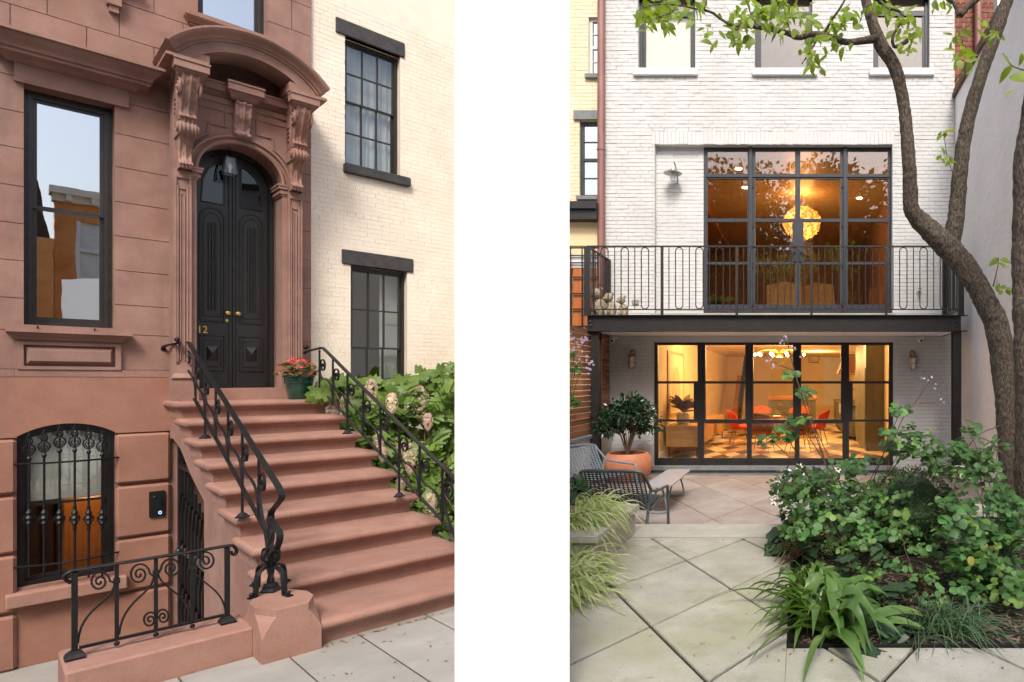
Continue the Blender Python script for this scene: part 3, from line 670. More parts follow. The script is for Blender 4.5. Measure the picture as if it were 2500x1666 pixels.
w0 = fa(400, 846, .02); wp = [(w0[0], -.0, w0[1]-.05), (w0[0], -.08, w0[1]+.0), (sl_-.09, -.45, w0[1]+.03), (sl_, -pa[0]+.22, pa[1]+.01)]
t2 = lambda k: H0-RS*k
RL = stair_rail('near black iron stair railing ending in a twisted newel with scroll feet', sfl, pa, pb, ba, bb_, [(P_(498, 1066)[0], t2(2)), (P_(593, 1245)[0], t2(5))], 7, P_(457, 900)[0], P_(632, 1200)[0], tail, wp)
# newel under the handrail tail
no = P_(661, 1400)[0]; ns = sfl(no); zt = tail[3][2]+.08; n_ = 46
MB().tube([(ns, -no, ph+.02+(zt-.10-ph)*k/n_) for k in range(n_+1)], .026, 4, twist=.17, up=(1, 0, 0)).build('newel_post', 'black_iron', RL)
MB().tube(smoothpath([tail[-1], (ns, -no-.05, tail[-1][2]-.06), (ns, -no, tail[-1][2]-.15)], 5), .024, 8).build('newel_neck', 'black_iron', RL, smooth=True)
MB().lathe([(.075, 0), (.075, .012), (.055, .03), (.05, .05), (.04, .07)], (ns, -no, ph), 4).build('newel_base', 'black_iron', RL)
for k in range(4):
    a = PI/4*0+PI/2*k+.35; d = Vector((math.cos(a)*.62, math.sin(a)*1.15, 0)); c = Vector((ns, -no, 0))
    pts = [c+d*.03+Vector((0, 0, ph+.20)), c+d*.10+Vector((0, 0, ph+.205)), c+d*.17+Vector((0, 0, ph+.16)), c+d*.19+Vector((0, 0, ph+.02)), c+d*.20+Vector((0, 0, ph+.008)), c+d*.27+Vector((0, 0, ph+.008))]
    f_ = MB(); f_.tube(smoothpath(pts, 4), .022, 6, flat=.5).ball(tuple(c+d*.24+Vector((0, 0, ph+.03))), .017, 8)
    sc = [c+d*(.06+.045*math.cos(t))+Vector((0, 0, ph+.30+.045*math.sin(t))) for t in [(-1.6+5.2*i/14) for i in range(15)]]
    f_.tube([c+d*.02+Vector((0, 0, ph+.2))]+sc, .016, 6, flat=.6); f_.build('scroll_foot', 'black_iron', RL, smooth=True)
MB().ball((sl_-.09, -.45, w0[1]+.075), .03).build('finial', 'black_iron', RL, smooth=True)
# right hand railing
sr_ = 2.63; Q_ = lambda x, y: pp(x, y, sr_)
qa, qb = Q_(790, 852), Q_(1112, 1172); qc, qd = Q_(800, 968), Q_(1120, 1316)
w1 = fa(742, 858, .36)
RR = stair_rail('far black iron stair railing running down past the hydrangea', lambda o: sr_, qa, qb, qc, qd, [(Q_(847, 1061)[0], t2(2)), (Q_(975, 1212)[0], t2(5))], 8, Q_(780, 880)[0], Q_(1080, 1150)[0], [(sr_, -qb[0]-.3, qb[1]-.17)], [(w1[0], -.38, w1[1]-.03), (w1[0]+.02, -.5, w1[1]), (sr_, -qa[0]+.16, qa[1]+.01)])
MB().ball((w1[0]+.0, -.45, w1[1]+.06), .035).build('finial', 'black_iron', RR, smooth=True)

# areaway railing on the low wall
oR = 4.98
def hl(px): return 1383+(1345-1383)*(px-182)/(554.6-182)
HT_ = fa(375, 1363, oR)[1]
def RA(px, py): s, h = fa(px, py, oR); return (s, -oR, h-(fa(px, hl(px), oR)[1]-HT_))
AR = thing('areaway_railing', 'short black iron railing with spiral scrolls on the low brownstone wall', 'railing', (.6, -oR, .222))
x0, x1 = RA(182, 1500)[0], RA(554.6, 1500)[0]; zb_ = RA(375, 1541)[2]
for x in (x0, x1):
    b = MB(); b.bx(x-.014, x+.014, -oR-.018, -oR+.018, .222, HT_-.01); bo_ = b.build('post', 'black_iron', AR)
    MB().loft([[(x+sx*e, -oR+sy*e*1.25, z) for sx, sy in ((-1, -1), (1, -1), (1, 1), (-1, 1))] for e, z in ((.046, .223), (.046, .236), (.036, .256), (.018, .275))]).build('foot', 'black_iron', bo_)
pl_ = [RA(px, py) for px, py in ((172, 1412), (165, 1408), (158, 1402), (157, 1394), (165, 1386), (176, 1382))]+[(x0+.02+(x1-x0)*k/6, -oR, HT_+.003) for k in range(7)]+[RA(px, py) for px, py in ((572, 1346), (578, 1356), (574, 1366), (565, 1365), (563, 1358))]
MB().sweep(_pth(smoothpath(pl_, 3), (0, 1, 0)), [(-.022, -.007), (.022, -.007), (.026, 0), (.017, .009), (0, .013), (-.017, .009), (-.026, 0)]).build('handrail', 'black_iron', AR, smooth=True)
MB().bx(x0+.02, x1-.02, -oR-.012, -oR+.012, zb_-.009, zb_+.009).build('lower_bar', 'black_iron', AR)
for px in (285, 380.6, 469.6):
    x = RA(px, 1500)[0]; b = MB(); b.bx(x-.010, x+.010, -oR-.010, -oR+.010, zb_, HT_-.005).ball((x, -oR, zb_-.03), .016); bo_ = b.build('baluster', 'black_iron', AR)
    zc = RA(px, 1413 if px < 300 else (1400 if px < 400 else 1390))[2]; MB().bx(x-.015, x+.015, -oR-.016, -oR+.016, zc-.018, zc+.018).build('collar', 'black_iron', bo_)
def pscroll(c, rx, ry, turns, a0, sgn, lead):
    pts = [(c[0]+(x)*rx, c[1]-(z)*ry) for x, z in spiral((0, 0), 1, turns, a0, sgn, 44, .08)][::-1]+lead
    MB().sweep(_pth([RA(*p) for p in pts], (0, 1, 0)), [(-.010, -.005), (.010, -.005), (.010, .005), (-.010, .005)]).build('scroll', 'black_iron', AR, smooth=True)
pscroll((243, 1413), 25, 26, 2.1, .0, 1, bez((280, 1418), (276, 1470), (196, 1470), (190, 1560), 12))
pscroll((340, 1401), 26, 28, 2.1, .0, 1, bez((376, 1408), (370, 1455), (298, 1460), (291, 1545), 12))
pscroll((418, 1391), 25, 26, 2.1, PI, -1, bez((386, 1402), (392, 1440), (455, 1450), (463, 1505), 12))
pscroll((502, 1379), 25, 26, 2.1, PI, -1, bez((474, 1395), (480, 1430), (540, 1440), (550, 1500), 12))
pscroll((366, 1514), 19, 21, 1.9, .1, 1, [])
pscroll((398, 1508), 17, 20, 1.9, PI-.1, -1, [])

# gate under the stoop, in the plane of the stringer
GT = thing('basement_gate', 'black iron gate with rows of leaf shaped blades under the stoop', 'gate', (1.42, -1.0, -1.2))
gt = MB(); gx = 1.44; gh = .95
gt.bx(gx-.02, gx+.02, -.12, -.03, -1.2, 1.42).bx(gx-.02, gx+.02, -og+.0, -og+.12, -1.2, .62).bx(gx-.02, gx+.02, -og*.72, -.12, gh, gh+.06).bx(gx-.015, gx+.015, -og+.12, -.12, -1.05, -1.0); gt.build('frame', 'black_iron', GT)
for k in range(9):
    o = .22+(og-.4)*k/8; zt_ = min(gh+.04, 1.15-.42*o)
    b = MB(); b.bx(gx-.012, gx+.012, -o-.02, -o+.02, -1.02, zt_); bo_ = b.build('picket', 'black_iron', GT)
    for z in (.55, -.05, -.62):
        z2 = z-.03*k
        if z2 < zt_-.1: MB().add([(gx-.03, -o-.06, z2+.10), (gx-.03, -o+.035, z2+.10), (gx-.03, -o+.03, z2-.16), (gx-.012, -o-.06, z2+.10), (gx-.012, -o+.035, z2+.10), (gx-.012, -o+.03, z2-.16)], [(0, 1, 2), (5, 4, 3), (0, 3, 4, 1), (1, 4, 5, 2), (2, 5, 3, 0)]).build('blade', 'black_iron', bo_)
b = MB(); b.ball((gx-.05, -.33, -.08), .035); b.build('knob', 'lantern_metal', GT, smooth=True)
MB().bx(1.75, 1.78, -2.2, -.02, -1.2, .85).build('shadow_sheet', 'shadow_black', GT)  # added black sheet that paints the deep shade under the stoop

# intercom
i0, i1 = fa(362, 1200, .02), fa(401, 1258, .02)
IC = thing('intercom_panel', 'black intercom panel with a lit round button on the brownstone wall', 'intercom', ((i0[0]+i1[0])/2, -.02, (i0[1]+i1[1])/2))
MB().cbx(i0[0], i1[0], -.085, -.055, i1[1], i0[1], .006).build('panel', 'black_paint', IC)
c = ((i0[0]*.65+i1[0]*.35), -.086, i0[1]-.075)
MB().ball(c, .018).build('camera_lens', 'shadow_black', IC, smooth=True)
for k in range(7): MB().bx(i0[0]*.42+i1[0]*.58, i0[0]*.2+i1[0]*.8, -.092, -.085, i0[1]-.07-.027*k, i0[1]-.052-.027*k).build('call_button', 'lantern_metal', IC)
MB().tube([(i0[0]*.32+i1[0]*.68+.012*math.cos(t), -.088, i1[1]+.05+.018*math.sin(t)) for t in [2*PI*k/14 for k in range(15)]], .004, 6).build('lit_button', 'button_light', IC)

# grille of the basement window
GR = thing('window_grille', 'black wrought iron grille with pierced spear finials over the basement window', 'grille', (.5, -.1, -.2))
oG = .13
def bow(t): return .02+.16*math.sin(PI*t)
xs = [72, 109, 147, 184, 218, 251]
for z in (HA(150, 1128, .15), HA(150, 1373, .15)):
    MB().tube([(BW[0]-.02+(BW[1]-BW[0]+.05)*k/12, -(.02+bow(k/12)), z) for k in range(13)], .011, 6).build('cross_bar', 'black_iron', GR, smooth=True)
def finial(c, hh):
    f_ = MB(); X = lambda a, z: (c[0]+a*hh*.62, c[1], c[2]+z*hh)
    for sg in (-1, 1):
        f_.tube([X(sg*a, z) for a, z in ((.0, .02), (.16, .10), (.27, .26), (.24, .40), (.10, .50), (.13, .58), (.16, .64), (.06, .85), (0, 1.0))], .0075, 5)
        f_.tube([X(sg*a, z) for a, z in ((.0, .08), (.10, .16), (.17, .28), (.12, .35), (.07, .30))], .006, 5)
        f_.tube([X(sg*a, z) for a, z in ((.0, .50), (.07, .58), (.05, .68), (0, .72))], .007, 5)
    f_.tube([X(0, .02), X(0, .48)], .009, 5); f_.tube([X(0, .85), X(0, 1.05)], .008, 5); return f_
for k, px in enumerate(xs):
    s = fa(px, 1200, oG+bow((k+.5)/6)*.8)[0]; t = (s-BW[0])/(BW[1]-BW[0]); oo = .02+bow(t)
    zt = HA(px, (1115, 1107, 1096, 1095, 1099, 1106)[k], oo); zb = HA(px, 1410, oo)
    b = MB(); b.tube([(s, -oo, zb), (s, -oo, zt)], .010, 8).lathe([(.012, 0), (.022, .03), (.012, .05)], (s, -oo, zt-.05), 8); bo_ = b.build('bar', 'black_iron', GR, smooth=True)
    finial((s, -oo, zt), .27).build('finial', 'black_iron', bo_, smooth=True)
    zc = HA(px, 1265, oo); q = MB()
    q.lathe([(.011, -.15), (.018, -.12), (.012, -.10), (.028, -.06), (.016, -.03), (.036, .0), (.018, .03), (.03, .06), (.012, .1), (.018, .12), (.011, .15)], (s, -oo, zc), 8)
    for sg in (-1, 1): q.tube([(s+sg*a, -oo, zc+z) for a, z in ((.01, -.06), (.036, -.03), (.04, .01), (.022, .03))], .007, 5)
    q.build('collar', 'black_iron', bo_, smooth=True)

# ------------------------------------------------------------------ cream painted brick house next door
CH = thing('cream_brick_house', 'cream painted brick house with black lintels and six pane sashes beside the brownstone', 'house', (4.2, 0, 0))
C1 = (fa(845, 200)[0], fa(972, 300)[0]+.05, 5.50, 7.50); C2 = (fa(859, 760)[0], fa(994, 900)[0]+.02, 1.0, 3.925); CE = 5.6
OC = -.05
w = MB()
for q in cut([(SE, CE, -.1, HT)], [C1, C2]): w.ab(q[0], q[1], OC-.30, OC-.0045, q[2], q[3])
w.build('wall', 'cream_joint', CH)
MB().ab(SE, CE, -3.2, -3.0, -.1, HT).ab(CE-.1, CE, -3, OC-.3, -.1, HT).ab(SE+.0, CE-.1, -3, OC-.3, HT-.2, HT).ab(SE, SE+.05, -3, OC-.3, -.1, HT).build('interior_wall', 'room_white', CH)
def putc(a, b_, z0, z1, mb, r):
    e = r.uniform(-.002, .003); mb.ab(a, b_, OC-.006, OC+e*.6, z0, z1)
LC = [(3.17, 4.13, 7.50, 7.74), (3.25, 4.26, 3.925, 4.155), (3.27, 4.20, 5.35, 5.50)]
bricks(CH, [C1, C2]+LC, SE+.004, 4.98, .9, 7.98, putc, .21, .0715, .004, 'cream_brick', nparts=300, prefer=lambda x, z: x+abs(z-3)*.2, bond='common', seed=3)
MB().ab(SE, CE, OC-.004, OC, 7.98, HT).ab(4.98, CE, OC-.004, OC, -.1, 7.98).ab(SE, 4.98, OC-.004, OC, -.1, .9).build('upper_wall', 'cream_brick', CH)
for q in LC[:2]:
    b = MB(); b.cbx(q[0], q[1], -OC-.03, -OC+.1, q[2], q[3], .012); b.build('lintel', 'charcoal_stone', CH)
b = MB(); b.cbx(LC[2][0], LC[2][1], -OC-.09, -OC+.2, LC[2][2], LC[2][3], .015); b.build('window_sill', 'charcoal_stone', CH)
sash_window(CH, C1[0], C1[1], C1[2], C1[3], OC-.12, HA(915, 268, OC-.2), 3, 2, fw=.045, sw_=.022, m='window_black', g='window_glass_soft', od=.1)
sash_window(CH, C2[0], C2[1], C2[2], C2[3], OC-.12, HA(925, 848, OC-.2), 3, 2, fw=.045, sw_=.022, m='window_black', g='window_glass_soft', od=.1)
# panelled shutters folded into the lower window reveal, curtains upstairs
sx = C2[1]-.29; b = MB(); b.ab(sx, C2[1]-.03, OC-.36, OC-.34, 1.0, 3.9)
for z in (1.15, 2.15, 3.05): b.ab(sx+.035, C2[1]-.065, OC-.34, OC-.328, z, z+.75 if z > 3 else z+.85)
b.build('shutter', 'room_white', CH)
MB().grid(41, 2, lambda u, v: (C1[0]-.05+(C1[1]-C1[0]+.1)*u, -OC+.29+.02*math.sin(u*60), 5.4+2.2*v)).build('curtain', 'room_white', CH, smooth=2)
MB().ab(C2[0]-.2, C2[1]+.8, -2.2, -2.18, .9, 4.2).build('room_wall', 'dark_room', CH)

# ------------------------------------------------------------------ flower pot on the landing
pc = (fa(733, 900, .72)[0], -.66); 
PT = thing('flower_pot', 'dark green glazed pot with red begonias on the stoop landing', 'flower pot', (pc[0], pc[1], H0))
def pot(mb, prof): 
    n0 = len(mb.v); mb.lathe(prof, (pc[0], pc[1], H0), 24, 1.15); return mb
pot(MB(), [(.115, 0), (.12, .005), (.125, .02), (.118, .025), (.12, .03), (.155, .22), (.163, .225), (.163, .235), (.158, .24), (.168, .30), (.178, .305), (.18, .33), (.172, .335), (.15, .33), (.148, .30)]).build('pot', 'green_glaze', PT, smooth=True)
MB().lathe([(.149, .0), (.02, .01)], (pc[0], pc[1], H0+.305), 16, 1.15).build('soil', 'soil', PT)
def leafmesh(name, m, outline, fold=.15, curl=.1, n=1):
    mb = MB(); L_ = [(0, 0)]; k = len(outline)
    mid = [(0, y) for x, y in outline]
    vs = []; fs = []
    for i, (x, y) in enumerate(outline): vs += [(0, y, -curl*y*y), (x, y, -curl*y*y+fold*x), (-x, y, -curl*y*y+fold*x)]
    for i in range(k-1): a, b_ = 3*i, 3*i+3; fs += [(a, a+1, b_+1, b_), (a, b_, b_+2, a+2)]
    mb.add(vs, fs); return mesh_of(mb, name, m, True)
begleaf = leafmesh('leaf', 'begonia_leaf', [(0, 0), (.35, .15), (.48, .45), (.38, .8), (0, 1)], .2, .25)
petal = MB()
for k in range(4):
    a = PI/2*k+.3; petal.add([(0, 0, 0), (.5*math.cos(a-.55), .5*math.sin(a-.55), .18), (.8*math.cos(a), .8*math.sin(a), .1), (.5*math.cos(a+.55), .5*math.sin(a+.55), .18)], [(0, 1, 2, 3)])
petal.ball((0, 0, .1), .12, 6); begfl = mesh_of(petal, 'blossom', 'begonia_petal')
def rotm(d, roll=0.):                                  # matrix whose y axis points along d
    d = Vector(d).normalized(); return d.to_track_quat('Y', 'Z').to_matrix().to_4x4() @ Matrix.Rotation(roll, 4, 'Y')
r = random.Random(11); st = MB()
for k in range(95):
    a = r.uniform(0, 2*PI); e = r.uniform(.12, 1.2); R_ = r.uniform(.12, .25)
    p = Vector((pc[0]+R_*math.cos(a)*math.cos(e)*.95, pc[1]+R_*math.sin(a)*math.cos(e)*1.1, H0+.31+R_*math.sin(e)*1.0))
    inst(begleaf, 'leaf', PT, Matrix.Translation(p) @ rotm((math.cos(a), math.sin(a), r.uniform(-.5, .5)), r.uniform(-.6, .6)) @ Matrix.Scale(r.uniform(.045, .08), 4))
    if k % 4 == 0: st.tube([(pc[0], pc[1], H0+.3), tuple(p)], .004, 4)
for k in range(85):
    a = r.uniform(0, 2*PI); e = r.uniform(.05, 1.35); R_ = r.uniform(.2, .30)
    p = Vector((pc[0]+R_*math.cos(a)*math.cos(e)*.95, pc[1]+R_*math.sin(a)*math.cos(e)*1.1, H0+.32+R_*math.sin(e)*.9))
    inst(begfl, 'blossom', PT, Matrix.Translation(p) @ rotm((r.uniform(-1, 1), r.uniform(-1, 1), r.uniform(-1, 1)), 0) @ Matrix.Scale(r.uniform(.022, .038), 4))
st.build('stem', 'begonia_leaf', PT)

# ------------------------------------------------------------------ oakleaf hydrangea beside the stoop
HY = thing('hydrangea_bush', 'oakleaf hydrangea with pink and cream flower heads beside the stoop', 'shrub', (3.8, -2.2, 0))
oak = [(0, 0), (.10, .03), (.34, -.02), (.52, .10), (.34, .26), (.60, .36), (.66, .56), (.36, .52), (.40, .70), (.34, .86), (.18, .80), (0, 1.06)]
oakm = [leafmesh('leaf', 'hydrangea_leaf', oak, f, c) for f, c in ((.12, .25), (.3, .1), (-.1, .4))]
r = random.Random(5)
# bush outline in the photograph -> points at real depths in front of the cream wall
def hyp(px, py, o): s, h = fa(px, py, o); return Vector((s, -o, h))
top = [(770, 985), (800, 925), (850, 935), (905, 922), (960, 935), (1010, 900), (1060, 890), (1110, 885)]
def topy(px):
    for (a, b_), (c, d) in zip(top, top[1:]):
        if a <= px <= c: return b_+(d-b_)*(px-a)/(c-a)
    return top[-1][1] if px > 1110 else top[0][1]
leaves = []
for k in range(1150):
    px = r.uniform(775, 1190); py = topy(px)+(r.random()**1.15)*(470 if px > 900 else 60+2.2*(px-775))
    o = r.uniform(.35, 1.5) if py > topy(px)+25 else r.uniform(.5, 1.0)
    o += max(0, (py-1050))/330*r.uniform(.4, 2.2)
    p = hyp(px, py, o)
    if p.z < .05: continue
    if p.x < 2.95: 
        if p.z < 1.95: continue
    leaves.append((o, p))
leaves.sort(key=lambda q: -q[0]); lm = MB(); cv = Vector(MA.inverted() @ Vector((0, 0, EYE)))
def leaf_M(p, sz):
    tc = (cv-p).normalized(); n_ = (tc*.6+Vector((r.uniform(-.7, .7), r.uniform(-.7, .4), r.uniform(.2, 1.2)))).normalized()
    d = Vector((r.uniform(-1, 1), r.uniform(-.9, .2), r.uniform(-.9, .1))); d = (d-n_*d.dot(n_)).normalized(); x = d.cross(n_)
    return Matrix.Translation(p) @ Matrix(((x.x, d.x, n_.x, 0), (x.y, d.y, n_.y, 0), (x.z, d.z, n_.z, 0), (0, 0, 0, 1))) @ Matrix.Scale(sz, 4)
for k, (o, p) in enumerate(leaves):
    M = leaf_M(p, r.uniform(.13, .24))
    if k < 290: inst(oakm[k % 3], 'leaf', HY, M)
    else:
        me = oakm[k % 3]; lm.add([M @ v.co for v in me.vertices], [tuple(q.vertices) for q in me.polygons])
lm.build('foliage', 'hydrangea_leaf', HY, smooth=True, kind='stuff')
st = MB()
for k in range(26):
    b0 = Vector((r.uniform(3.1, 5.0), r.uniform(-2.4, -.6), 0)); q = leaves[r.randrange(len(leaves))][1]
    st.tube([tuple(b0), tuple((b0+q)/2+Vector((r.uniform(-.1, .1), 0, .15))), tuple(q)], [.014, .010, .006], 5)
st.build('stem', 'twig', HY)
flo = MB()
for k in range(4):
    a = PI/2*k; flo.add([(0, 0, 0), (.6*math.cos(a-.5), .6*math.sin(a-.5), .15), (1.0*math.cos(a), 1.0*math.sin(a), .05), (.6*math.cos(a+.5), .6*math.sin(a+.5), .15)], [(0, 1, 2, 3)])
for (px, py, hl_, wl, o) in ((907, 955, 34, 17, 1.15), (957, 985, 30, 17, 1.3), (1025, 985, 52, 24, 1.1), (1045, 1030, 26, 14, 1.3), (1000, 1120, 45, 19, 1.9), (980, 1095, 20, 12, 1.7), (925, 1080, 32, 14, 1.4), (1050, 1235, 38, 18, 2.2), (815, 1000, 30, 14, .6), (840, 985, 22, 11, .7), (935, 1110, 22, 12, 1.5), (978, 1185, 24, 13, 1.9)):
    o += .35; c = hyp(px, py, o); ax = hyp(px, py+hl_, o)-c; hgt = ax.length; hgt *= .8; wd_ = wl/hl_*hgt; fm = MB()
    for j in range(120):
        t = r.uniform(-1, 1); a = r.uniform(0, 2*PI); rr = wd_*math.sqrt(max(0, 1-t*t))*r.uniform(.75, 1.0)*(1.0-.25*t)
        q = c+Vector((rr*math.cos(a), rr*math.sin(a), -t*hgt)); nn = Vector((math.cos(a), math.sin(a), -t*.3+r.uniform(-.4, .4)))
        M = Matrix.Translation(q) @ nn.to_track_quat('Z', 'Y').to_matrix().to_4x4() @ Matrix.Scale(r.uniform(.018, .028), 4)
        fm.add([M @ Vector(v) for v in flo.v], flo.f)
    fm.build('flower_head', 'hydrangea_petal', HY)

# fallen leaves and grit along the foot of the stoop
r = random.Random(17); m = MB()
for k in range(150):
    if k < 100: q = (r.uniform(1.45, 2.9), 5.47+abs(r.gauss(0, .03)))
    else: q = (r.uniform(1.2, 3.0), r.uniform(5.5, 6.8))
    z = .006; a = r.uniform(0, 2*PI); l_ = r.uniform(.006, .02); u = Vector((math.cos(a)*l_, math.sin(a)*l_, r.uniform(0, .006))); v = Vector((-math.sin(a)*l_*.5, math.cos(a)*l_*.5, r.uniform(0, .004))); c = Vector((q[0], -q[1], z)); m.add([c-u, c+v, c+u, c-v], [(0, 1, 2, 3)])
tag(m.build('leaf_litter', mat('dry_leaf', (.30, .17, .06), (.20, .09, .04), rough=.9, scale=40), None), 'tiny dry leaf crumbs along the foot of the bottom step', 'leaf litter', kind='stuff')
# ================================================================== garden side
FR[0] = MI
D = 12.0; ZP, ZT, ZI = .30, .74, .50
def X(px, d=D): return (px-CX)/F*d
def Z(py, d=D): return EYE-(py-CY)/F*d
mat('white_brick', (.565, .565, .555), (.635, .635, .62), rough=.8, scale=1.6, bump=.3, bscale=45, stains=((.9, .54, .3, (.54, .53, .505), (1, 1, .5)), (3, .60, .2, (.55, .53, .50), (1, 1, .15))))
mat('white_joint', (.47, .47, .46), (.54, .54, .53), rough=.95, scale=8)
mat('white_stucco', (.80, .79, .77), (.86, .85, .83), rough=.9, scale=1.2, bump=.8, bscale=11, speck=(60, .74, (.62, .60, .57)), stains=((.8, .54, .3, (.74, .72, .69), (1, 1, .4)), (4, .62, .15, (.70, .68, .65), (1, 1, .3))))
mat('white_sill', (.66, .655, .635), (.72, .715, .695), rough=.75, scale=4)
mat('steel_grey', (.022, .027, .036), (.034, .04, .05), rough=.45, scale=9)
mat('steel_dark', (.012, .011, .012), (.02, .018, .018), rough=.45, scale=7)
mat('copper_pipe', (.22, .105, .085), (.30, .16, .135), rough=.55, metal=.25, scale=5, stretch=(1, 1, .2))
mat('cream_wall', (.72, .62, .43), (.78, .69, .51), rough=.85, scale=3, bump=.3, bscale=50)
mat('slate_stone', (.17, .185, .19), (.23, .245, .245), rough=.8, scale=9, bump=.3, bscale=30)
mat('fence_wood', (.20, .075, .035), (.34, .15, .085), rough=.6, scale=5, stretch=(1, .25, 6), bump=.15, bscale=60, rndv=.35)
mat('orange_wood', (.38, .10, .02), (.47, .15, .035), rough=.5, scale=4, stretch=(3, 3, .3))
mat('terrace_stone', (.31, .305, .25), (.49, .475, .425), rough=.9, scale=3.2, detail=10, bump=.5, bscale=90, rndv=.07, ramp=(.30, .70), speck=(150, .64, (.25, .245, .20)), stains=((.9, .46, .22, (.345, .355, .235), (1, 1, 1)), (3.5, .54, .16, (.30, .30, .215), (1, 1, 1)), (14, .64, .08, (.24, .23, .18), (1, 1, 1))))
mat('patio_stone', (.27, .225, .205), (.38, .345, .325), rough=.82, scale=1.4, detail=8, bump=.25, bscale=80, rndv=.14, speck=(120, .66, (.24, .19, .165)), stains=((1.3, .54, .25, (.30, .21, .17), (1, 1, 1)),))
mat('joint_dark', (.014, .013, .009), (.03, .03, .018), rough=1, scale=30)
mat('concrete_cap', (.36, .35, .305), (.45, .435, .385), rough=.85, scale=4, bump=.2, bscale=90)
mat('red_brick', (.17, .055, .035), (.27, .10, .065), rough=.85, scale=9, bump=.3, bscale=60, rndv=.3)
mat('mortar', (.45, .36, .28), (.52, .43, .34), rough=1, scale=20)
mat('wall_cream', (.72, .57, .33), (.78, .63, .38), rough=.9, scale=1.5)
mat('tile_cream', (.72, .58, .36), (.80, .66, .44), rough=.4, rndv=.08)
mat('tile_tan', (.30, .17, .085), (.40, .24, .13), rough=.4, rndv=.12)
mat('tile_dark', (.05, .028, .018), (.08, .045, .03), rough=.4)
mat('butcher_block', (.42, .17, .05), (.52, .24, .09), rough=.4, stretch=(4, .6, 1), scale=8)
mat('grey_cabinet', (.14, .14, .10), (.17, .165, .12), rough=.5)
mat('stone_counter', (.05, .045, .04), (.12, .11, .095), rough=.3, scale=9)
mat('oak', (.42, .22, .07), (.52, .30, .11), rough=.4, stretch=(.4, 4, 4), scale=6)
mat('red_fabric', (.55, .035, .012), (.66, .06, .02), rough=.8, bump=.2, bscale=300)
mat('check_fabric', (.06, .03, .02), (.5, .18, .06), rough=.85, scale=120, ramp=(.48, .52))
mat('seat_orange', (.45, .12, .03), (.52, .17, .05), rough=.8)
mat('chrome', (.45, .38, .28), rough=.2, metal=1)
mat('terracotta', (.42, .15, .075), (.52, .21, .115), rough=.7, scale=4, bump=.1, bscale=70)
mat('chair_frame', (.19, .23, .27), (.24, .28, .32), rough=.45, scale=12)
mat('chair_mesh', (.22, .27, .31), (.28, .33, .37), rough=.6, scale=20)
mat('chair_frame_dark', (.045, .06, .065), (.06, .075, .08), rough=.45, scale=12)
mat('chair_mesh_dark', (.035, .045, .048), (.05, .06, .063), rough=.55, scale=20)
mat('table_top', (.36, .37, .40), (.42, .43, .46), rough=.35, scale=6)
mat('galvanised', (.35, .36, .34), (.42, .43, .41), rough=.4, metal=.7, scale=10)
mat('bronze', (.36, .24, .11), (.44, .31, .16), rough=.35, metal=.9, scale=12)
mat('frosted', (.75, .75, .70), rough=.4)
mat('stone_figure', (.26, .21, .14), (.42, .36, .26), rough=.95, scale=14, bump=.5, bscale=40)
mat('white_metal', (.75, .75, .74), rough=.5)
mat('print_paper', (.70, .54, .28), (.78, .62, .36), rough=.9)
mat('print_figure', (.52, .42, .22), rough=.9)
emit('lamp_amber', (1, .50, .10), 2.2); emit('amber_shell', (1, .52, .11), .55); emit('bulb_warm', (1, .72, .35), 22); emit('downlight', (1, .8, .5), 14)
glassmat('door_glass', (1, .99, .96), base=.02, ior=1.42); glassmat('upper_glass', (.95, .93, .9), base=.08, ior=1.5, wav=.008); glassmat('table_glass', (.85, .87, .84), base=.08)

# ------------------------------------------------------------------ added white wall standing for the blank band between street and garden
dx = (1250-CX)/F; ax = Vector((dx, 1, 0)).normalized(); sd = Vector((ax.y, -ax.x, 0)); c0 = ax*2.75
def hit(px):
    r = Vector(((px-CX)/F, 1, 0)); t = c0.dot(ax)/r.dot(ax); return r*t
pl, pr = hit(1110), hit(1390.5); le = ax*9.5
pw = MB().prism([(p.x, p.y) for p in (pl, pr, pr+le, pl+le)], 'z', -.1, 4.3).build('divider_wall', 'white_plaster', None)
tag(pw, 'tall plain white wall added for the blank band between the brownstone street and the garden', 'wall')

# ------------------------------------------------------------------ terrace, patio
def clip(poly, n, c):                                 # keep n.p >= c
    out = []
    for i in range(len(poly)):
        a, b = poly[i], poly[(i+1) % len(poly)]; da, db = a[0]*n[0]+a[1]*n[1]-c, b[0]*n[0]+b[1]*n[1]-c
        if da >= 0: out.append(a)
        if da*db < 0: t = da/(da-db); out.append((a[0]+(b[0]-a[0])*t, a[1]+(b[1]-a[1])*t))
    return out
def paving(own, o, a, b, rng, z, th, m, clips, inset, name='paving_slab', mats=None):
    for i in range(*rng[0]):
        for j in range(*rng[1]):
            q = [(o[0]+(i+u)*a[0]+(j+v)*b[0], o[1]+(i+u)*a[1]+(j+v)*b[1]) for u, v in ((inset, inset), (1-inset, inset), (1-inset, 1-inset), (inset, 1-inset))]
            for n, c in clips:
                q = clip(q, n, c)
                if len(q) < 3: break
            if len(q) < 3: continue
            A_ = abs(sum(q[k][0]*q[(k+1) % len(q)][1]-q[(k+1) % len(q)][0]*q[k][1] for k in range(len(q))))/2
            if A_ < .004: continue
            dz = rnd.uniform(-.002, .002); mb = MB()
            if sum(q[k][0]*q[(k+1) % len(q)][1]-q[(k+1) % len(q)][0]*q[k][1] for k in range(len(q))) < 0: q = q[::-1]
            cxm = sum(p[0] for p in q)/len(q); cym = sum(p[1] for p in q)/len(q); e = .006
            mb.loft([[(x, y, z-th) for x, y in q], [(x, y, z+dz-e) for x, y in q], [(cxm+(x-cxm)*(1-e*2.2), cym+(y-cym)*(1-e*2.2), z+dz) for x, y in q]])
            mb.build(name, m if not mats else mats(i, j), own)
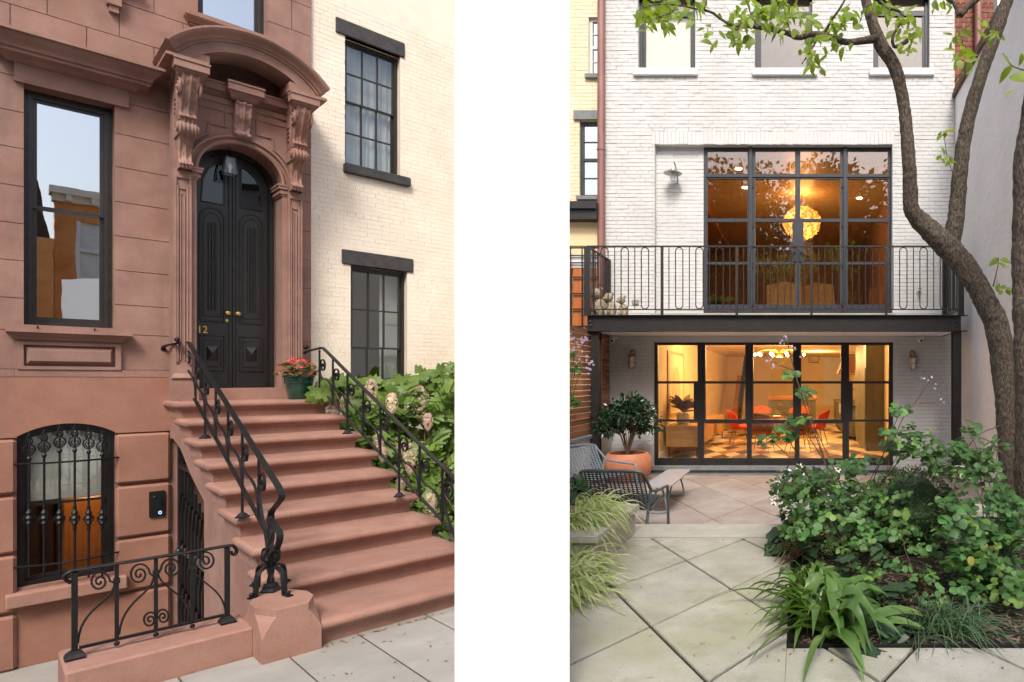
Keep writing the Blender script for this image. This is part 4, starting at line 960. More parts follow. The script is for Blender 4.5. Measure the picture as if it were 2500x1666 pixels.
yc0, yc1 = F*(EYE-ZT)/(1312-CY), F*(EYE-ZT)/(1280-CY)
tb = MB().prism([(.5, -3), (3.06, -3), (3.06, yc1-.06), (-.49*yc1, yc1-.06), (-1.15, 2.35)], 'z', -.02, ZT-.018).build('terrace', 'joint_dark', None); tag(tb, kind='structure')
BX0, BY0, BY1 = -.05, F*(EYE-ZT)/(1578-CY), 5.16       # planting bed
L0, LA, LB = (-.8518, 4.6573), (.4081, -.6303), (-.3757, -.6209)
lc = [((0, -1), -yc0+.012), ((1, .468), 0), ((-1, 0), -3.05)]
for k, ex in enumerate(([((-1, 0), -BX0+.012)], [((1, 0), BX0-.012), ((0, -1), -(BY0-.02))])):
    paving(tb, L0, LA, LB, ((-4, 14), (-8, 8)), ZT, .016, 'terrace_stone', lc+ex+[((0, 1), -2.9)], .015)
MB().bx(-.487*yc1, BX0+1.2, yc0+.006, yc1, ZT-.075, ZT).build('coping', 'concrete_cap', tb)
pb = MB().prism([(-.47*yc1, yc1-.06), (3.06, yc1-.06), (3.06, D), (-3.72, D), (-3.72, 7.97)], 'z', -.02, ZP-.03).build('patio', 'mortar', None); tag(pb, kind='structure')
paving(pb, (-1.1672, 9.6872), (.4518, -.8025), (-.4013, -.9010), ((-9, 9), (-7, 9)), ZP, .028, 'patio_stone', [((0, 1), yc1-.05), ((0, -1), -11.72), ((1, 0), -3.7), ((1, .4667), 0), ((-1, 0), -3.05)], .008)
MB().bx(-3.7, 3.05, 11.73, 11.995, ZP-.028, ZP+.004).build('drain_strip', 'slate_stone', pb)
# planter walls at the terrace edge
for (x0, x1, y0, y1, lb) in ((-2.0, -1.425, 4.35, 5.50, 'low white wall with a stone cap behind the arching grass'), (-.055, 3.05, 5.18, 5.50, 'low white wall with a stone cap behind the planting bed')):
    t = thing('planter_wall', lb, 'wall', ((x0+x1)/2, y1, ZT))
    MB().bx(x0+.03, x1-.03 if x0 < -1 else x1, y0+.03, y1-.03, ZP, .945).build('wall', 'concrete_cap', t)
    MB().cbx(x0, x1, y0, y1, .945, 1.0, .006).build('cap', 'concrete_cap', t)

# ------------------------------------------------------------------ white brick house
WH = thing('white_brick_house', 'white painted brick house with steel framed doors on two floors facing the garden', 'house', (0, D, ZP))
xl, xr, ztop = X(1473), X(2331), 11.5
Wn = [(X(a), X(b), Z(169), 11.0) for a, b in ((1557, 1698), (1842, 1984), (2131, 2270))]
RC = (X(1597), X(2180), Z(766), Z(352)); LW = (X(1596), X(2181), ZP+.12, Z(836))
w = MB()
for q in cut([(xl, xr, -.1, ztop)], Wn+[RC, LW]): w.bx(q[0], q[1], D+.014, D+.32, q[2], q[3])
w.build('wall', 'white_joint', WH)
def putw(a, b, z0, z1, mb, r):
    e = r.uniform(-.004, .006); t = r.uniform(-.0025, .0025); mb.add([(a, D-e, z0), (b, D-e-t, z0), (b, D-e-t, z1-.002), (a, D-e, z1-.002), (a, D+.016, z0), (b, D+.016, z0), (b, D+.016, z1), (a, D+.016, z1)], [(0, 1, 2, 3), (0, 4, 5, 1), (1, 5, 6, 2), (2, 6, 7, 3), (3, 7, 4, 0)])
so1 = (X(1590), X(2184), Z(352), Z(320)); so2 = (X(1592), X(2186), Z(836), Z(812))
sills = [(X(a), X(b), Z(187), Z(169.5)) for a, b in ((1547, 1704), (1837, 1995), (2122, 2280))]
bricks(WH, Wn+[RC, LW, so1, so2]+sills, xl+.01, xr, ZP+.02, Z(-6), putw, .235, .0755, .006, 'white_brick', prefer=lambda x, z: abs(x+2.3)*.6+abs(z-4.3), bond='common', seed=2)
MB().bx(xl, xr, D, D+.013, Z(-6), ztop).build('upper_wall', 'white_brick', WH)
for so in (so1, so2):
    n = int((so[1]-so[0])/.078)
    for k in range(n):
        a = so[0]+(so[1]-so[0])*k/n; b = MB(); putw(a+.002, a+(so[1]-so[0])/n-.002, so[2], so[3]-.003, b, rnd); b.build('soldier_brick', 'white_brick', WH)
for s in sills: MB().cbx(s[0], s[1], D-.07, D+.1, s[2], s[3], .01).build('window_sill', 'white_sill', WH)
# recess: brick panel beside the steel window
rd = .16; xs0 = X(1718, D+rd)
w = MB().bx(RC[0], xs0, D+rd+.014, D+.32, RC[2], RC[3]).bx(RC[0]+.001, RC[0]+.008, D+.004, D+rd-.006, RC[2], RC[3]-.01).bx(RC[1]-.008, RC[1]-.001, D+.004, D+rd+.1, RC[2], RC[3]-.01).bx(RC[0]+.001, RC[1]-.001, D+.004, D+rd-.006, RC[3]-.009, RC[3]-.002)
w.build('reveal', 'white_brick', WH)
def putr(a, b, z0, z1, mb, r): e = r.uniform(-.004, .005); mb.bx(a, b, D+rd-e, D+rd+.016, z0, z1)
bricks(WH, [], RC[0], xs0, RC[2], RC[3], putr, .235, .0755, .006, 'white_brick', nparts=0, seed=9)
MB().bx(RC[0]-.04, RC[1]+.03, D-.10, D+.3, RC[2]-.07, RC[2]+.0).build('door_step', 'concrete_cap', WH)
MB().bx(LW[0]-.05, LW[1]+.05, D-.16, D+.35, ZP+.075, ZP+.14).bx(LW[0]-.1, LW[1]+.1, D-.10, D+.2, ZP, ZP+.075).build('door_step', 'slate_stone', WH)

def steel_unit(name, cols, rws, fx0, fx1, fz0, fz1, y, th, m, g, label=None, skip=None):
    holes = []; pn = []
    for ci, (a, b) in enumerate(cols):
        for ri, (t, u) in enumerate(rws):
            t2, u2, a2, b2 = t, u, a, b
            if skip: a2, b2, t2, u2 = skip(ci, ri, a, b, t, u)
            holes.append((X(a2, y), X(b2, y), Z(u2, y), Z(t2, y)))
    own = None
    fr = MB()
    for q in cut([(X(fx0, y), X(fx1, y), Z(fz1, y), Z(fz0, y))], holes): fr.bx(q[0], q[1], y, y+th, q[2], q[3])
    o = fr.build(name, m, WH, label=label)
    for h in holes: MB().bx(h[0]-.004, h[1]+.004, y+th*.45, y+th*.45+.006, h[2]-.004, h[3]+.004).build('pane', g, o)
    return o
uc = [(1727, 1825), (1844, 1941), (1954, 2051), (2070, 2168)]
def usk(ci, ri, a, b, t, u):
    if ri == 2 and ci == 1: b = 1934
    if ri == 2 and ci == 2: a = 1962
    return a, b, t, u
UD = steel_unit('upper_steel_doors', uc, [(369, 425), (437, 534), (542, 640), (646, 744)], 1718, 2178, 358, 763, D+rd, .06, 'steel_grey', 'upper_glass', skip=usk)
yy = D+rd
for px in (1833, 2063): MB().bx(X(px-4, yy), X(px+4, yy), yy-.05, yy, Z(763, yy), Z(360, yy)).build('mullion', 'steel_grey', UD)
for px in (1838, 2057):
    for py in (452, 549, 646, 742): MB().bx(X(px-2, yy), X(px+2, yy), yy-.03, yy, Z(py+6, yy), Z(py-6, yy)).build('hinge', 'steel_dark', UD)
for px, sg in ((1941, -1), (1955, 1)):
    h = MB().bx(X(px-4, yy), X(px+4, yy), yy-.02, yy, Z(640, yy), Z(608, yy)); h.tube([(X(px, yy), yy-.02, Z(618, yy)), (X(px, yy), yy-.05, Z(618, yy)), (X(px+sg*12, yy), yy-.05, Z(618, yy))], .012, 6); h.build('door_handle', 'steel_dark', UD)
MB().bx(X(1725, yy), X(2172, yy), yy-.02, yy, Z(432, yy)-.01, Z(430, yy)+.01).build('transom_bar', 'steel_grey', UD)
lcx = [(1606, 1703), (1722.5, 1819.5), (1839, 1936), (1956, 2053), (2073, 2170)]
def lsk(ci, ri, a, b, t, u):
    if ci in (1, 2, 3) and ri == 2: a -= 4; b += 4; t += 4
    if ri == 1 and ci == 0: b = 1693.5
    if ri == 1 and ci == 4: a = 2082
    return a, b, t, u
yl = D+.06
LD = steel_unit('folding_steel_doors', lcx, [(843, 931), (937, 1024.5), (1030, 1119)], 1597, 2180, 836, 1139, yl, .06, 'steel_dark', 'door_glass', skip=lsk)
for px in (1712, 1829.5, 1946, 2063): MB().bx(X(px-2.5, yl), X(px+2.5, yl), yl-.03, yl, Z(1139, yl), Z(838, yl)).build('mullion', 'steel_dark', LD)
for px, sg in ((1699, -1), (2078, 1)):
    h = MB().bx(X(px-3.5, yl), X(px+3.5, yl), yl-.02, yl, Z(1012, yl), Z(982, yl)); h.tube([(X(px, yl), yl-.02, Z(992, yl)), (X(px, yl), yl-.05, Z(992, yl)), (X(px+sg*12, yl), yl-.05, Z(992, yl))], .012, 6); h.build('door_handle', 'steel_dark', LD)
# top floor windows
for k, q in enumerate(Wn):
    o0 = D+.10
    fr = MB().bx(q[0], q[0]+.07, o0, o0+.1, q[2], q[3]).bx(q[1]-.07, q[1], o0, o0+.1, q[2], q[3]).bx(q[0]+.07, q[1]-.07, o0, o0+.1, q[2], q[2]+.035)
    zm = Z(32 if k == 0 else (32 if k == 1 else 30), o0)
    fr.bx(q[0]+.07, q[1]-.07, o0+.02, o0+.08, zm-.06, zm+.04).bx(q[0]+.07, q[0]+.12, o0+.03, o0+.08, q[2]+.035, zm-.06).bx(q[1]-.12, q[1]-.07, o0+.03, o0+.08, q[2]+.035, zm-.06)
    wo = fr.build('window', 'steel_grey', WH)
    MB().bx(q[0]+.115, q[1]-.115, o0+.05, o0+.056, q[2]+.03, zm-.055).build('pane', 'upper_glass' if k else 'door_glass', wo); MB().bx(q[0]+.07, q[1]-.07, o0+.05, o0+.056, zm+.035, q[3]).build('pane', 'upper_glass', wo)
    MB().bx(q[0]+.001, q[0]+.006, D+.004, o0-.002, q[2], q[3]).bx(q[1]-.006, q[1]-.001, D+.004, o0-.002, q[2], q[3]).build('reveal', 'white_brick', WH)
    if k == 0: MB().bx(q[0], q[1], o0+.09, o0+.10, q[2], q[3]).build('blind', 'white_sill', WH)
    else: MB().bx(q[0], q[1], o0+1.2, o0+1.22, q[2], q[3]).build('room_wall', 'tile_tan', WH)
    MB().bx(q[0], q[1], o0+.105, o0+.115, zm+.05, q[3]).build('blind', 'white_sill', WH)
# rooms
XL, XRm, YB, ZC, ZU, ZUC = -2.82, 1.95, 24.5, 3.05, 3.38, 6.75
MB().bx(XL-.1, XL, D+.32, YB, ZI-.1, ZC).bx(XL, XRm, YB, YB+.1, ZI-.1, ZC).bx(XRm, XRm+.1, D+.32, YB, ZI-.1, ZC).build('room_wall', 'wall_cream', WH)
MB().bx(XL, XRm, D+.32, YB, ZC, ZC+.1).build('room_ceiling', 'wall_cream', WH)
MB().bx(XL, XL+.03, D+.34, YB, ZI, ZI+.14).bx(XL, XRm, YB-.03, YB, ZI, ZI+.14).build('skirting', 'white_sill', WH)
MB().bx(XL-.3, XRm+.3, 21.0, 21.1, ZU, ZUC).bx(XL-.3, XL-.2, D+.33, 21, ZU, ZUC).bx(XRm+.2, XRm+.3, D+.33, 21, ZU, ZUC).build('room_wall', 'tile_tan', WH)
MB().bx(XL-.3, XRm+.3, D+.33, 21, ZUC, ZUC+.1).build('room_ceiling', 'tile_cream', WH)
MB().bx(XL-.3, XRm+.3, D+.33, 21, ZU-.1, ZU).build('room_floor', 'oak', WH)
MB().bx(XL-.2, XL+.5, D+.5, 20.8, ZUC-.28, ZUC-.02).build('ceiling_beam', 'butcher_block', WH)
MB().bx(-3.5, 2.9, D+.33, D+9.3, ztop-.1, ztop).bx(-3.6, -3.5, D+.33, D+9.3, -.1, ztop).bx(2.9, 3.0, D+.33, D+9.3, -.1, ztop).build('back_wall', 'white_joint', WH)
fl = MB().bx(XL, XRm, D-.0+.1, YB, ZI-.06, ZI-.012).build('dining_floor', 'tile_tan', None); tag(fl, kind='structure')
def tm(i, j): 
    v = random.Random(i*91+j*17+5).random(); return 'tile_dark' if (i % 2 == 0 and j % 2 == 0 and v < .62) else ('tile_tan' if v < .36 else 'tile_cream')
paving(fl, (0, 16.0), (.205, .44), (-.205, .44), ((-12, 20), (-12, 20)), ZI, .012, None, [((0, 1), D+.13), ((0, -1), -21.0), ((1, 0), XL+.02), ((-1, 0), -XRm+.02)], .012, 'floor_tile', tm)
MB().bx(XL, XRm, 21.0, YB, ZI-.012, ZI-.001).build('floor_tile', 'tile_cream', fl, kind='stuff')
# lamps that are lit in the photograph
def lamp(n, e, loc, col=(1, .58, .23), r=.12):
    l = bpy.data.lights.new(n, 'POINT'); l.energy = e; l.color = col; l.shadow_soft_size = r; o = bpy.data.objects.new(n, l); o.location = loc; COL.objects.link(o); return o
# ------------------------------------------------------------------ dining room furniture
def dining_chair(label, x, y, rz, shell, seat, grp):
    t = thing('dining_chair', label, 'chair', (x, y, ZI), grp); t.rotation_euler = (0, 0, rz); o_ = ORG[t.name]; ORG[t.name] = Vector((0, 0, 0))
    b = MB()                                            # curved shell, sitting towards -y
    def fn(u, v):
        a = (u-.5)*2; th = a*1.25; r_ = .27+.03*v; z = .44+.44*v*(1-.28*abs(a)**2.2)
        return (math.sin(th)*r_*1.05, math.cos(th)*r_*.85-.02+.10*v, z)
    b.grid(13, 8, fn); n = len(b.v); b.v += [(x_*1.07, y_*1.07+.01, z_) for x_, y_, z_ in b.v]; b.f += [tuple(i+n for i in f[::-1]) for f in list(b.f)]
    nu = 13; b.f += [(i, i+1, n+i+1, n+i) for i in range(7*nu, 8*nu-1)]+[(j*nu, (j+1)*nu, n+(j+1)*nu, n+j*nu) for j in range(7)]+[(j*nu+12, (j+1)*nu+12, n+(j+1)*nu+12, n+j*nu+12) for j in range(7)]
    b.build('backrest', shell, t, smooth=2)
    MB().lathe([(.24, -.04), (.275, -.015), (.28, .02), (.25, .05), (.12, .062), (.02, .062)], (0, -.01, .44), 20, .95).build('seat', seat, t, smooth=True)
    for sx in (-1, 1):
        for sy in (-1, 1): MB().tube([(sx*.15, sy*.14, .42), (sx*.25, sy*.24, 0)], [.014, .009], 8).build('leg', 'chrome', t)
    ORG[t.name] = o_
dl = X(1803, 15.6)
dining_chair('red shell dining chair at the left of the glass table', X(1808, 15.4), 15.4, PI*.5+.3, 'red_fabric', 'red_fabric', 'dining chairs round the glass table')
dining_chair('red shell dining chair at the right of the glass table', X(1992, 15.4), 15.4, -PI*.5-.3, 'red_fabric', 'red_fabric', 'dining chairs round the glass table')
dining_chair('checked fabric dining chair with orange seat nearest the left door pane', X(1858, 13.9), 13.9, PI-.25, 'check_fabric', 'seat_orange', 'dining chairs round the glass table')
dining_chair('checked fabric dining chair with orange seat right of the other checked chair', X(1948, 13.9), 13.9, PI+.25, 'check_fabric', 'seat_orange', 'dining chairs round the glass table')
dining_chair('tan shell dining chair at the far left side of the glass table', X(1862, 17.6), 17.6, .3, 'seat_orange', 'seat_orange', 'dining chairs round the glass table')
dining_chair('tan shell dining chair at the far right side of the glass table', X(1948, 17.6), 17.6, -.3, 'seat_orange', 'seat_orange', 'dining chairs round the glass table')
tx, ty = X(1898, 15.6), 15.6
t = thing('dining_table', 'round glass topped dining table with a sculpted pedestal', 'table', (tx, ty, ZI))
MB().lathe([(.62, 0), (.63, .006), (.62, .012)], (tx, ty, ZI+.735), 32).build('tabletop', 'table_glass', t)
MB().lathe([(.30, 0), (.28, .02), (.10, .12), (.05, .35), (.12, .62), (.22, .735)], (tx, ty, ZI), 16).build('pedestal', 'butcher_block', t, smooth=True)
t = thing('glass_vase', 'small clear glass vase on the dining table', 'vase', (tx, ty, ZI+.747))
MB().lathe([(.05, 0), (.07, .05), (.04, .13), (.055, .22), (.05, .22), (.035, .13), (.06, .05), (.01, .012)], (tx+.0, ty, ZI+.748), 14).build('vase', 'table_glass', t, smooth=True)
ix0, ix1, iy0, iy1 = X(1872, 18.6), X(1996, 18.6), 18.6, 21.0
t = thing('kitchen_island', 'grey kitchen island with a thick butcher block top', 'kitchen island', ((ix0+ix1)/2, 19.5, ZI))
MB().cbx(ix0, ix1, iy0, iy1, ZI+1.02, ZI+1.10, .01).build('worktop', 'butcher_block', t)
MB().bx(ix0+.05, ix1-.05, iy0+.06, iy1-.06, ZI, ZI+1.02).build('cabinet', 'grey_cabinet', t)
for k in range(2):
    z = ZI+.78-.22*k; d = MB().bx(ix0+.09, (ix0+ix1)/2+.02, iy0+.045, iy0+.06, z, z+.19).build('drawer', 'grey_cabinet', t); MB().tube([((ix0+ix1)/2-.42, iy0+.03, z+.1), ((ix0+ix1)/2-.30, iy0+.03, z+.1)], .016, 6).build('cup_pull', 'brass', d)
MB().bx(ix1-.62, ix1-.48, iy0+.05, iy0+.06, ZI+.80, ZI+.92).build('socket', 'brass', t)
sx0, sx1, sy0, sy1 = XL+.05, XL+.75, 12.75, 17.2
t = thing('sideboard', 'long oak sideboard on thin legs along the left wall', 'sideboard', (XL+.4, 14.5, ZI))
MB().cbx(sx0, sx1, sy0, sy1, ZI+.62, ZI+.66, .006).build('top', 'oak', t); MB().bx(sx0+.01, sx1-.02, sy0+.02, sy1-.02, ZI+.22, ZI+.62).build('case', 'oak', t)
for k in range(4):
    y = sy0+.05+(sy1-sy0-.1)*k/4; MB().bx(sx1-.02, sx1-.006, y+.01, y+(sy1-sy0-.1)/4-.01, ZI+.24, ZI+.60).build('cabinet_door', 'oak', t)
for x in (sx0+.06, sx1-.06):
    for y in (sy0+.1, sy1-.1): MB().tube([(x, y, ZI), (x, y, ZI+.22)], .014, 6).build('leg', 'steel_dark', t)
t = thing('potted_croton', 'reddish leafy houseplant in a white pot on the sideboard', 'houseplant', (XL+.32, 13.3, ZI+.66))
MB().lathe([(.10, 0), (.14, .05), (.15, .22), (.12, .24), (.11, .2)], (XL+.32, 13.3, ZI+.66), 14).build('pot', 'white_sill', t, smooth=True)
cl = leafmesh('leaf', mat('croton', (.25, .06, .02), (.16, .15, .03), rough=.4), [(0, 0), (.12, .2), (.16, .5), (.1, .8), (0, 1)], .2, .35); r = random.Random(2)
for k in range(34):
    a = r.uniform(0, 2*PI); inst(cl, 'leaf', t, Matrix.Translation((XL+.32, 13.3, ZI+.9+r.uniform(0, .14))) @ rotm((math.cos(a), math.sin(a), r.uniform(.3, 1.8)), r.uniform(-1, 1)) @ Matrix.Scale(r.uniform(.28, .45), 4))
t = thing('twin_candlestick', 'slim twisted metal sculpture standing on the sideboard', 'sculpture', (XL+.40, 15.2, ZI+.66))
for k in (-1, 1): MB().tube([(XL+.40+k*.05, 15.2, ZI+.66), (XL+.40+k*.05, 15.2, ZI+.86), (XL+.40-k*.03, 15.2, ZI+1.0), (XL+.40+k*.03, 15.2, ZI+1.18)], [.05, .035, .02, .035], 8).build('stick', 'bronze', t, smooth=True)
for k, y in enumerate((13.9, 14.5)):
    t = MB().lathe([(.16, 0), (.20, .015), (.19, .02), (.02, .012)], (XL+.42, y, ZI+.662), 18).build('wooden_platter', 'shadow_black', None, org=(XL+.42, y, ZI+.66)); tag(t, ('nearer' if k == 0 else 'farther')+' flat black platter lying on the sideboard', 'platter', 'platters on the sideboard')
fy0, fy1 = 13.15, 14.9
t = thing('framed_print', 'tall pale framed print with a grey arched figure on the left wall', 'picture', (XL+.02, 14, 1.9))
MB().bx(XL, XL+.03, fy0, fy1, 1.30, 2.75).build('frame', 'oak', t); MB().bx(XL+.03, XL+.034, fy0+.1, fy1-.1, 1.38, 2.68).build('print', 'print_paper', t)
MB().prism([(13.55, 1.42), (13.55, 2.0)]+[(14.0+.45*math.cos(a), 2.0+.42*math.sin(a)) for a in [PI-PI*k/10 for k in range(11)]]+[(14.45, 1.42)], 'x', XL+.034, XL+.037).build('printed_figure', 'print_figure', t)
# stairs against the far left
t = thing('staircase', 'dark staircase with black balusters rising at the back of the room', 'stairs', (X(1800, 22), 22, ZI))
xs_ = X(1812, 22)
for k in range(10): MB().bx(xs_-.26-.0+.05*k*0, xs_, 20.4+.26*k, 20.7+.26*k, ZI+.18*k, ZI+.18*(k+1)).build('tread', 'butcher_block', t)
MB().prism([(20.4, ZI), (20.4, ZI+.2), (23.0, ZI+2.2), (23.0, ZI+1.8), (20.9, ZI)], 'x', xs_+.0, xs_+.05).build('string', 'steel_dark', t)
for k in range(10): MB().tube([(xs_+.02, 20.5+.26*k, ZI+.18*k+.15), (xs_+.02, 20.5+.26*k, ZI+.18*k+1.05)], .012, 6).build('baluster', 'steel_dark', t)
# chandelier
cxh, cyh, czh = X(1903, 15.6), 15.6, Z(866, 15.6)
t = thing('chandelier', 'low brass chandelier with a ring of small lit bulbs over the table', 'chandelier', (cxh, cyh, czh))
MB().tube([(cxh, cyh, czh+.08), (cxh, cyh, ZC)], .012, 6).lathe([(.10, -.07), (.12, -.05), (.02, .03), (.02, .08)], (cxh, cyh, czh), 12).build('stem', 'brass', t)
for k in range(10):
    a = 2*PI*k/10; e = Vector((cxh+.62*math.cos(a), cyh+.62*math.sin(a), czh))
    MB().tube(smoothpath([(cxh, cyh, czh+.02), (cxh+.3*math.cos(a), cyh+.3*math.sin(a), czh+.12), (e.x, e.y, e.z+.05)], 4), .008, 6).build('arm', 'brass', t); MB().ball(tuple(e), .035, 8).build('bulb', 'bulb_warm', t, smooth=True)
lamp('chandelier_light', 150, (cxh, cyh, czh-.12), r=.3); lamp('kitchen_light', 110, (.6, 20, 2.85), r=.3); lamp('sideboard_light', 50, (-1.9, 14.2, 2.9), (1, .68, .30), r=.3); lamp('entry_light', 35, (1.3, 14.2, 2.9), r=.3)
# back wall window, emblem, kitchen
bx0, bx1 = X(2018, YB), X(2056, YB)
t = thing('back_window', 'tall white framed window with a pale shade in the far wall', 'window', ((bx0+bx1)/2, YB-.04, 1.6))
MB().bx(bx0-.12, bx0, YB-.07, YB-.005, 1.2, 3.0).bx(bx1, bx1+.12, YB-.07, YB-.005, 1.2, 3.0).bx(bx0-.15, bx1+.15, YB-.1, YB-.005, 1.1, 1.2).build('frame', 'white_sill', t); MB().bx(bx0, bx1, YB-.04, YB-.03, 1.2, 3.0).build('shade', 'white_sill', t)
ex, ez = X(1988, YB), Z(874, YB); er = .165*1.2
t = thing('wall_emblem', 'black line emblem of circle and triangle on the far wall', 'wall art', (ex, YB-.02, ez))
MB().tube([(ex+er*math.cos(2*PI*k/24), YB-.03, ez+er*math.sin(2*PI*k/24)) for k in range(25)], .012, 5).build('ring', 'steel_dark', t)
MB().tube([(ex-er*.9, YB-.03, ez+er*.45), (ex+er*.9, YB-.03, ez+er*.45), (ex, YB-.03, ez-er), (ex-er*.9, YB-.03, ez+er*.45)], .012, 5).build('triangle', 'steel_dark', t)
MB().tube([(ex-er*1.15, YB-.03, ez+er), (ex-er*1.15, YB-.03, ez-er), (ex+er, YB-.03, ez-er)], .012, 5).build('corner_line', 'steel_dark', t)
t = thing('kitchen_counter', 'row of olive kitchen cabinets with a dark stone top along the right wall', 'kitchen counter', (XRm-.35, 18.5, ZI))
MB().bx(XRm-.66, XRm-.002, 16.6, 22.4, ZI+.1, ZI+.88).build('base_cabinet', 'grey_cabinet', t); MB().bx(XRm-.69, XRm-.001, 16.55, 22.4, ZI+.88, ZI+.93).build('worktop', 'stone_counter', t); MB().bx(XRm-.70, XRm-.40, 18.2, 19.1, ZI+.62, ZI+.90).build('sink', 'white_sill', t)
MB().tube(smoothpath([(XRm-.2, 18.6, ZI+.93), (XRm-.2, 18.6, ZI+1.3), (XRm-.4, 18.6, ZI+1.35), (XRm-.42, 18.6, ZI+1.2)], 4), .014, 8).build('tap', 'brass', t)
t = thing('tall_cabinet', 'tall olive panelled cabinet just inside the right hand door', 'cabinet', (XRm-.3, 14.8, ZI))
MB().bx(XRm-.42, XRm-.002, 14.0, 16.5, ZI, ZC-.05).build('case', 'grey_cabinet', t)
for k in range(2): d = MB().cbx(XRm-.44, XRm-.42, 14.05+1.22*k, 15.22+1.22*k, ZI+.12, ZC-.65, .006).build('door', 'grey_cabinet', t); MB().ball((XRm-.46, 15.15+.2*k, ZI+1.0), .02, 8).build('knob', 'brass', d)
t = thing('range_hood', 'copper coloured range hood over the kitchen counter', 'range hood', (XRm-.4, 20, 2.2))
MB().loft([[(XRm-.70, 19.4, 2.35), (XRm-.002, 19.4, 2.35), (XRm-.002, 20.8, 2.35), (XRm-.70, 20.8, 2.35)], [(XRm-.45, 19.7, 2.95), (XRm-.002, 19.7, 2.95), (XRm-.002, 20.5, 2.95), (XRm-.45, 20.5, 2.95)]]).build('hood', 'copper_pipe', t)
MB().bx(XRm-.72, XRm-.001, 19.38, 20.82, 2.28, 2.35).build('rim', 'bronze', t)
# upper room
gx, gy, gzz = X(1958, 15.2), 15.2, Z(545, 15.2)
t = thing('globe_pendant', 'amber globe pendant covered in shell discs glowing behind the upper doors', 'pendant lamp', (gx, gy, gzz))
MB().ball((gx, gy, gzz), .40, 20, .82).build('inner_globe', 'lamp_amber', t, smooth=True)
disc = MB(); disc.add([(.055*math.cos(2*PI*k/7), .055*math.sin(2*PI*k/7), 0) for k in range(7)], [tuple(range(7))]); dm = mesh_of(disc, 'shell_disc', 'amber_shell'); r = random.Random(8)
for k in range(260):
    zz_ = 1-2*(k+.5)/260; a = k*2.39996; n_ = Vector((math.sqrt(1-zz_*zz_)*math.cos(a), math.sqrt(1-zz_*zz_)*math.sin(a), zz_))
    if n_.y > .35: continue
    inst(dm, 'shell_disc', t, Matrix.Translation(Vector((gx, gy, gzz))+Vector((n_.x*.45, n_.y*.45, n_.z*.375))) @ (n_+Vector((r.uniform(-.7, .7), r.uniform(-.7, .7), r.uniform(-.7, .7)))).to_track_quat('Z', 'Y').to_matrix().to_4x4())
MB().tube([(gx, gy, gzz+.35), (gx, gy, ZUC)], .01, 6).build('cord', 'steel_dark', t)
lamp('pendant_light', 34, (gx, gy, gzz-.55), (1, .52, .18), .3); lamp('pendant_uplight', 26, (gx, gy, gzz+.5), (1, .5, .16), .3)
for k, (px, py) in enumerate(((1803, 412), (1819, 458), (2098, 484))):
    dd = (ZUC-EYE)*F/(CY-py); p = Vector(((px-CX)/F*dd, dd, ZUC-.005))
    if p.y > D+.5 and p.y < 20.8: tag(MB().lathe([(.07, 0), (.07, .004)], (p.x, p.y, ZUC-.01), 14).build('downlight', 'downlight', None, org=tuple(p)), ('left lower', 'left upper', 'right')[k]+' small round recessed downlight in the upper ceiling', 'ceiling light', 'recessed ceiling lights')
def lounge(label, x, y, rz):
    t = thing('lounge_chair', label, 'chair', (x, y, ZU)); t.rotation_euler = (0, 0, rz); o_ = ORG[t.name]; ORG[t.name] = Vector((0, 0, 0))
    MB().cbx(-.35, .35, -.35, .35, .30, .46, .05).build('seat', 'butcher_block', t); MB().grid(9, 6, lambda u, v: ((u-.5)*.8, .30+.12*v+.06*math.cos((u-.5)*3), .44+.55*v*(1-.3*abs(u-.5)))).build('backrest', 'oak', t, smooth=2)
    for a in (-.28, .28):
        for b in (-.28, .28): MB().tube([(a, b, 0), (a*.9, b*.9, .3)], .018, 6).build('leg', 'steel_dark', t)
    ORG[t.name] = o_
lounge('curved wooden lounge chair behind the middle upper doors', X(1915, 14.5), 14.5, PI); lounge('curved wooden lounge chair behind the right upper doors', X(2010, 14.6), 14.6, PI-.4)
t = thing('indoor_plant', 'green strap leaved houseplant inside the upper left door', 'houseplant', (X(1752, 13), 13, ZU))
MB().lathe([(.14, 0), (.18, .1), (.19, .30), (.16, .31)], (X(1752, 13), 13, ZU), 14).build('pot', 'terracotta', t, smooth=True); leafmat('house_leaf', (.05, .11, .03), (.12, .2, .05)); hl_ = leafmesh('leaf', 'house_leaf', [(0, 0), (.07, .2), (.09, .5), (.05, .8), (0, 1)], .2, .5)
for k in range(16): a = 2*PI*k/16; inst(hl_, 'leaf', t, Matrix.Translation((X(1752, 13), 13, ZU+.3)) @ rotm((math.cos(a), math.sin(a), .9), 0) @ Matrix.Scale(.55, 4))

# ------------------------------------------------------------------ balcony
BF = 10.75; xb0, xb1 = X(1434, BF), X(2346, BF); zr, zd, zb1 = Z(602, BF), Z(770, BF), Z(808, BF)
BA = thing('balcony', 'black steel balcony with looped railing across the white house', 'balcony', (0, BF, zd))
be = MB().bx(xb0, xb1, BF, BF+.02, zb1, zd).bx(xb0-.10, xb1+.10, BF-.07, BF+.09, zd-.012, zd).bx(xb0-.10, xb1+.10, BF-.07, BF+.09, zb1-.014, zb1+.0); be.build('front_beam', 'steel_dark', BA)
for x in (xb0-.01, xb1-.03): MB().bx(x, x+.04, BF+.09, D-.01, zb1, zd-.012).build('side_beam', 'steel_dark', BA)
MB().bx(xb0+.04, xb1-.04, BF+.1, D-.012, zd-.03, zd+.02).build('deck', 'concrete_cap', BA); MB().bx(xb0+.04, xb1-.04, BF+.1, D-.012, zb1+.002, zb1+.02).build('soffit', 'white_plaster', BA)
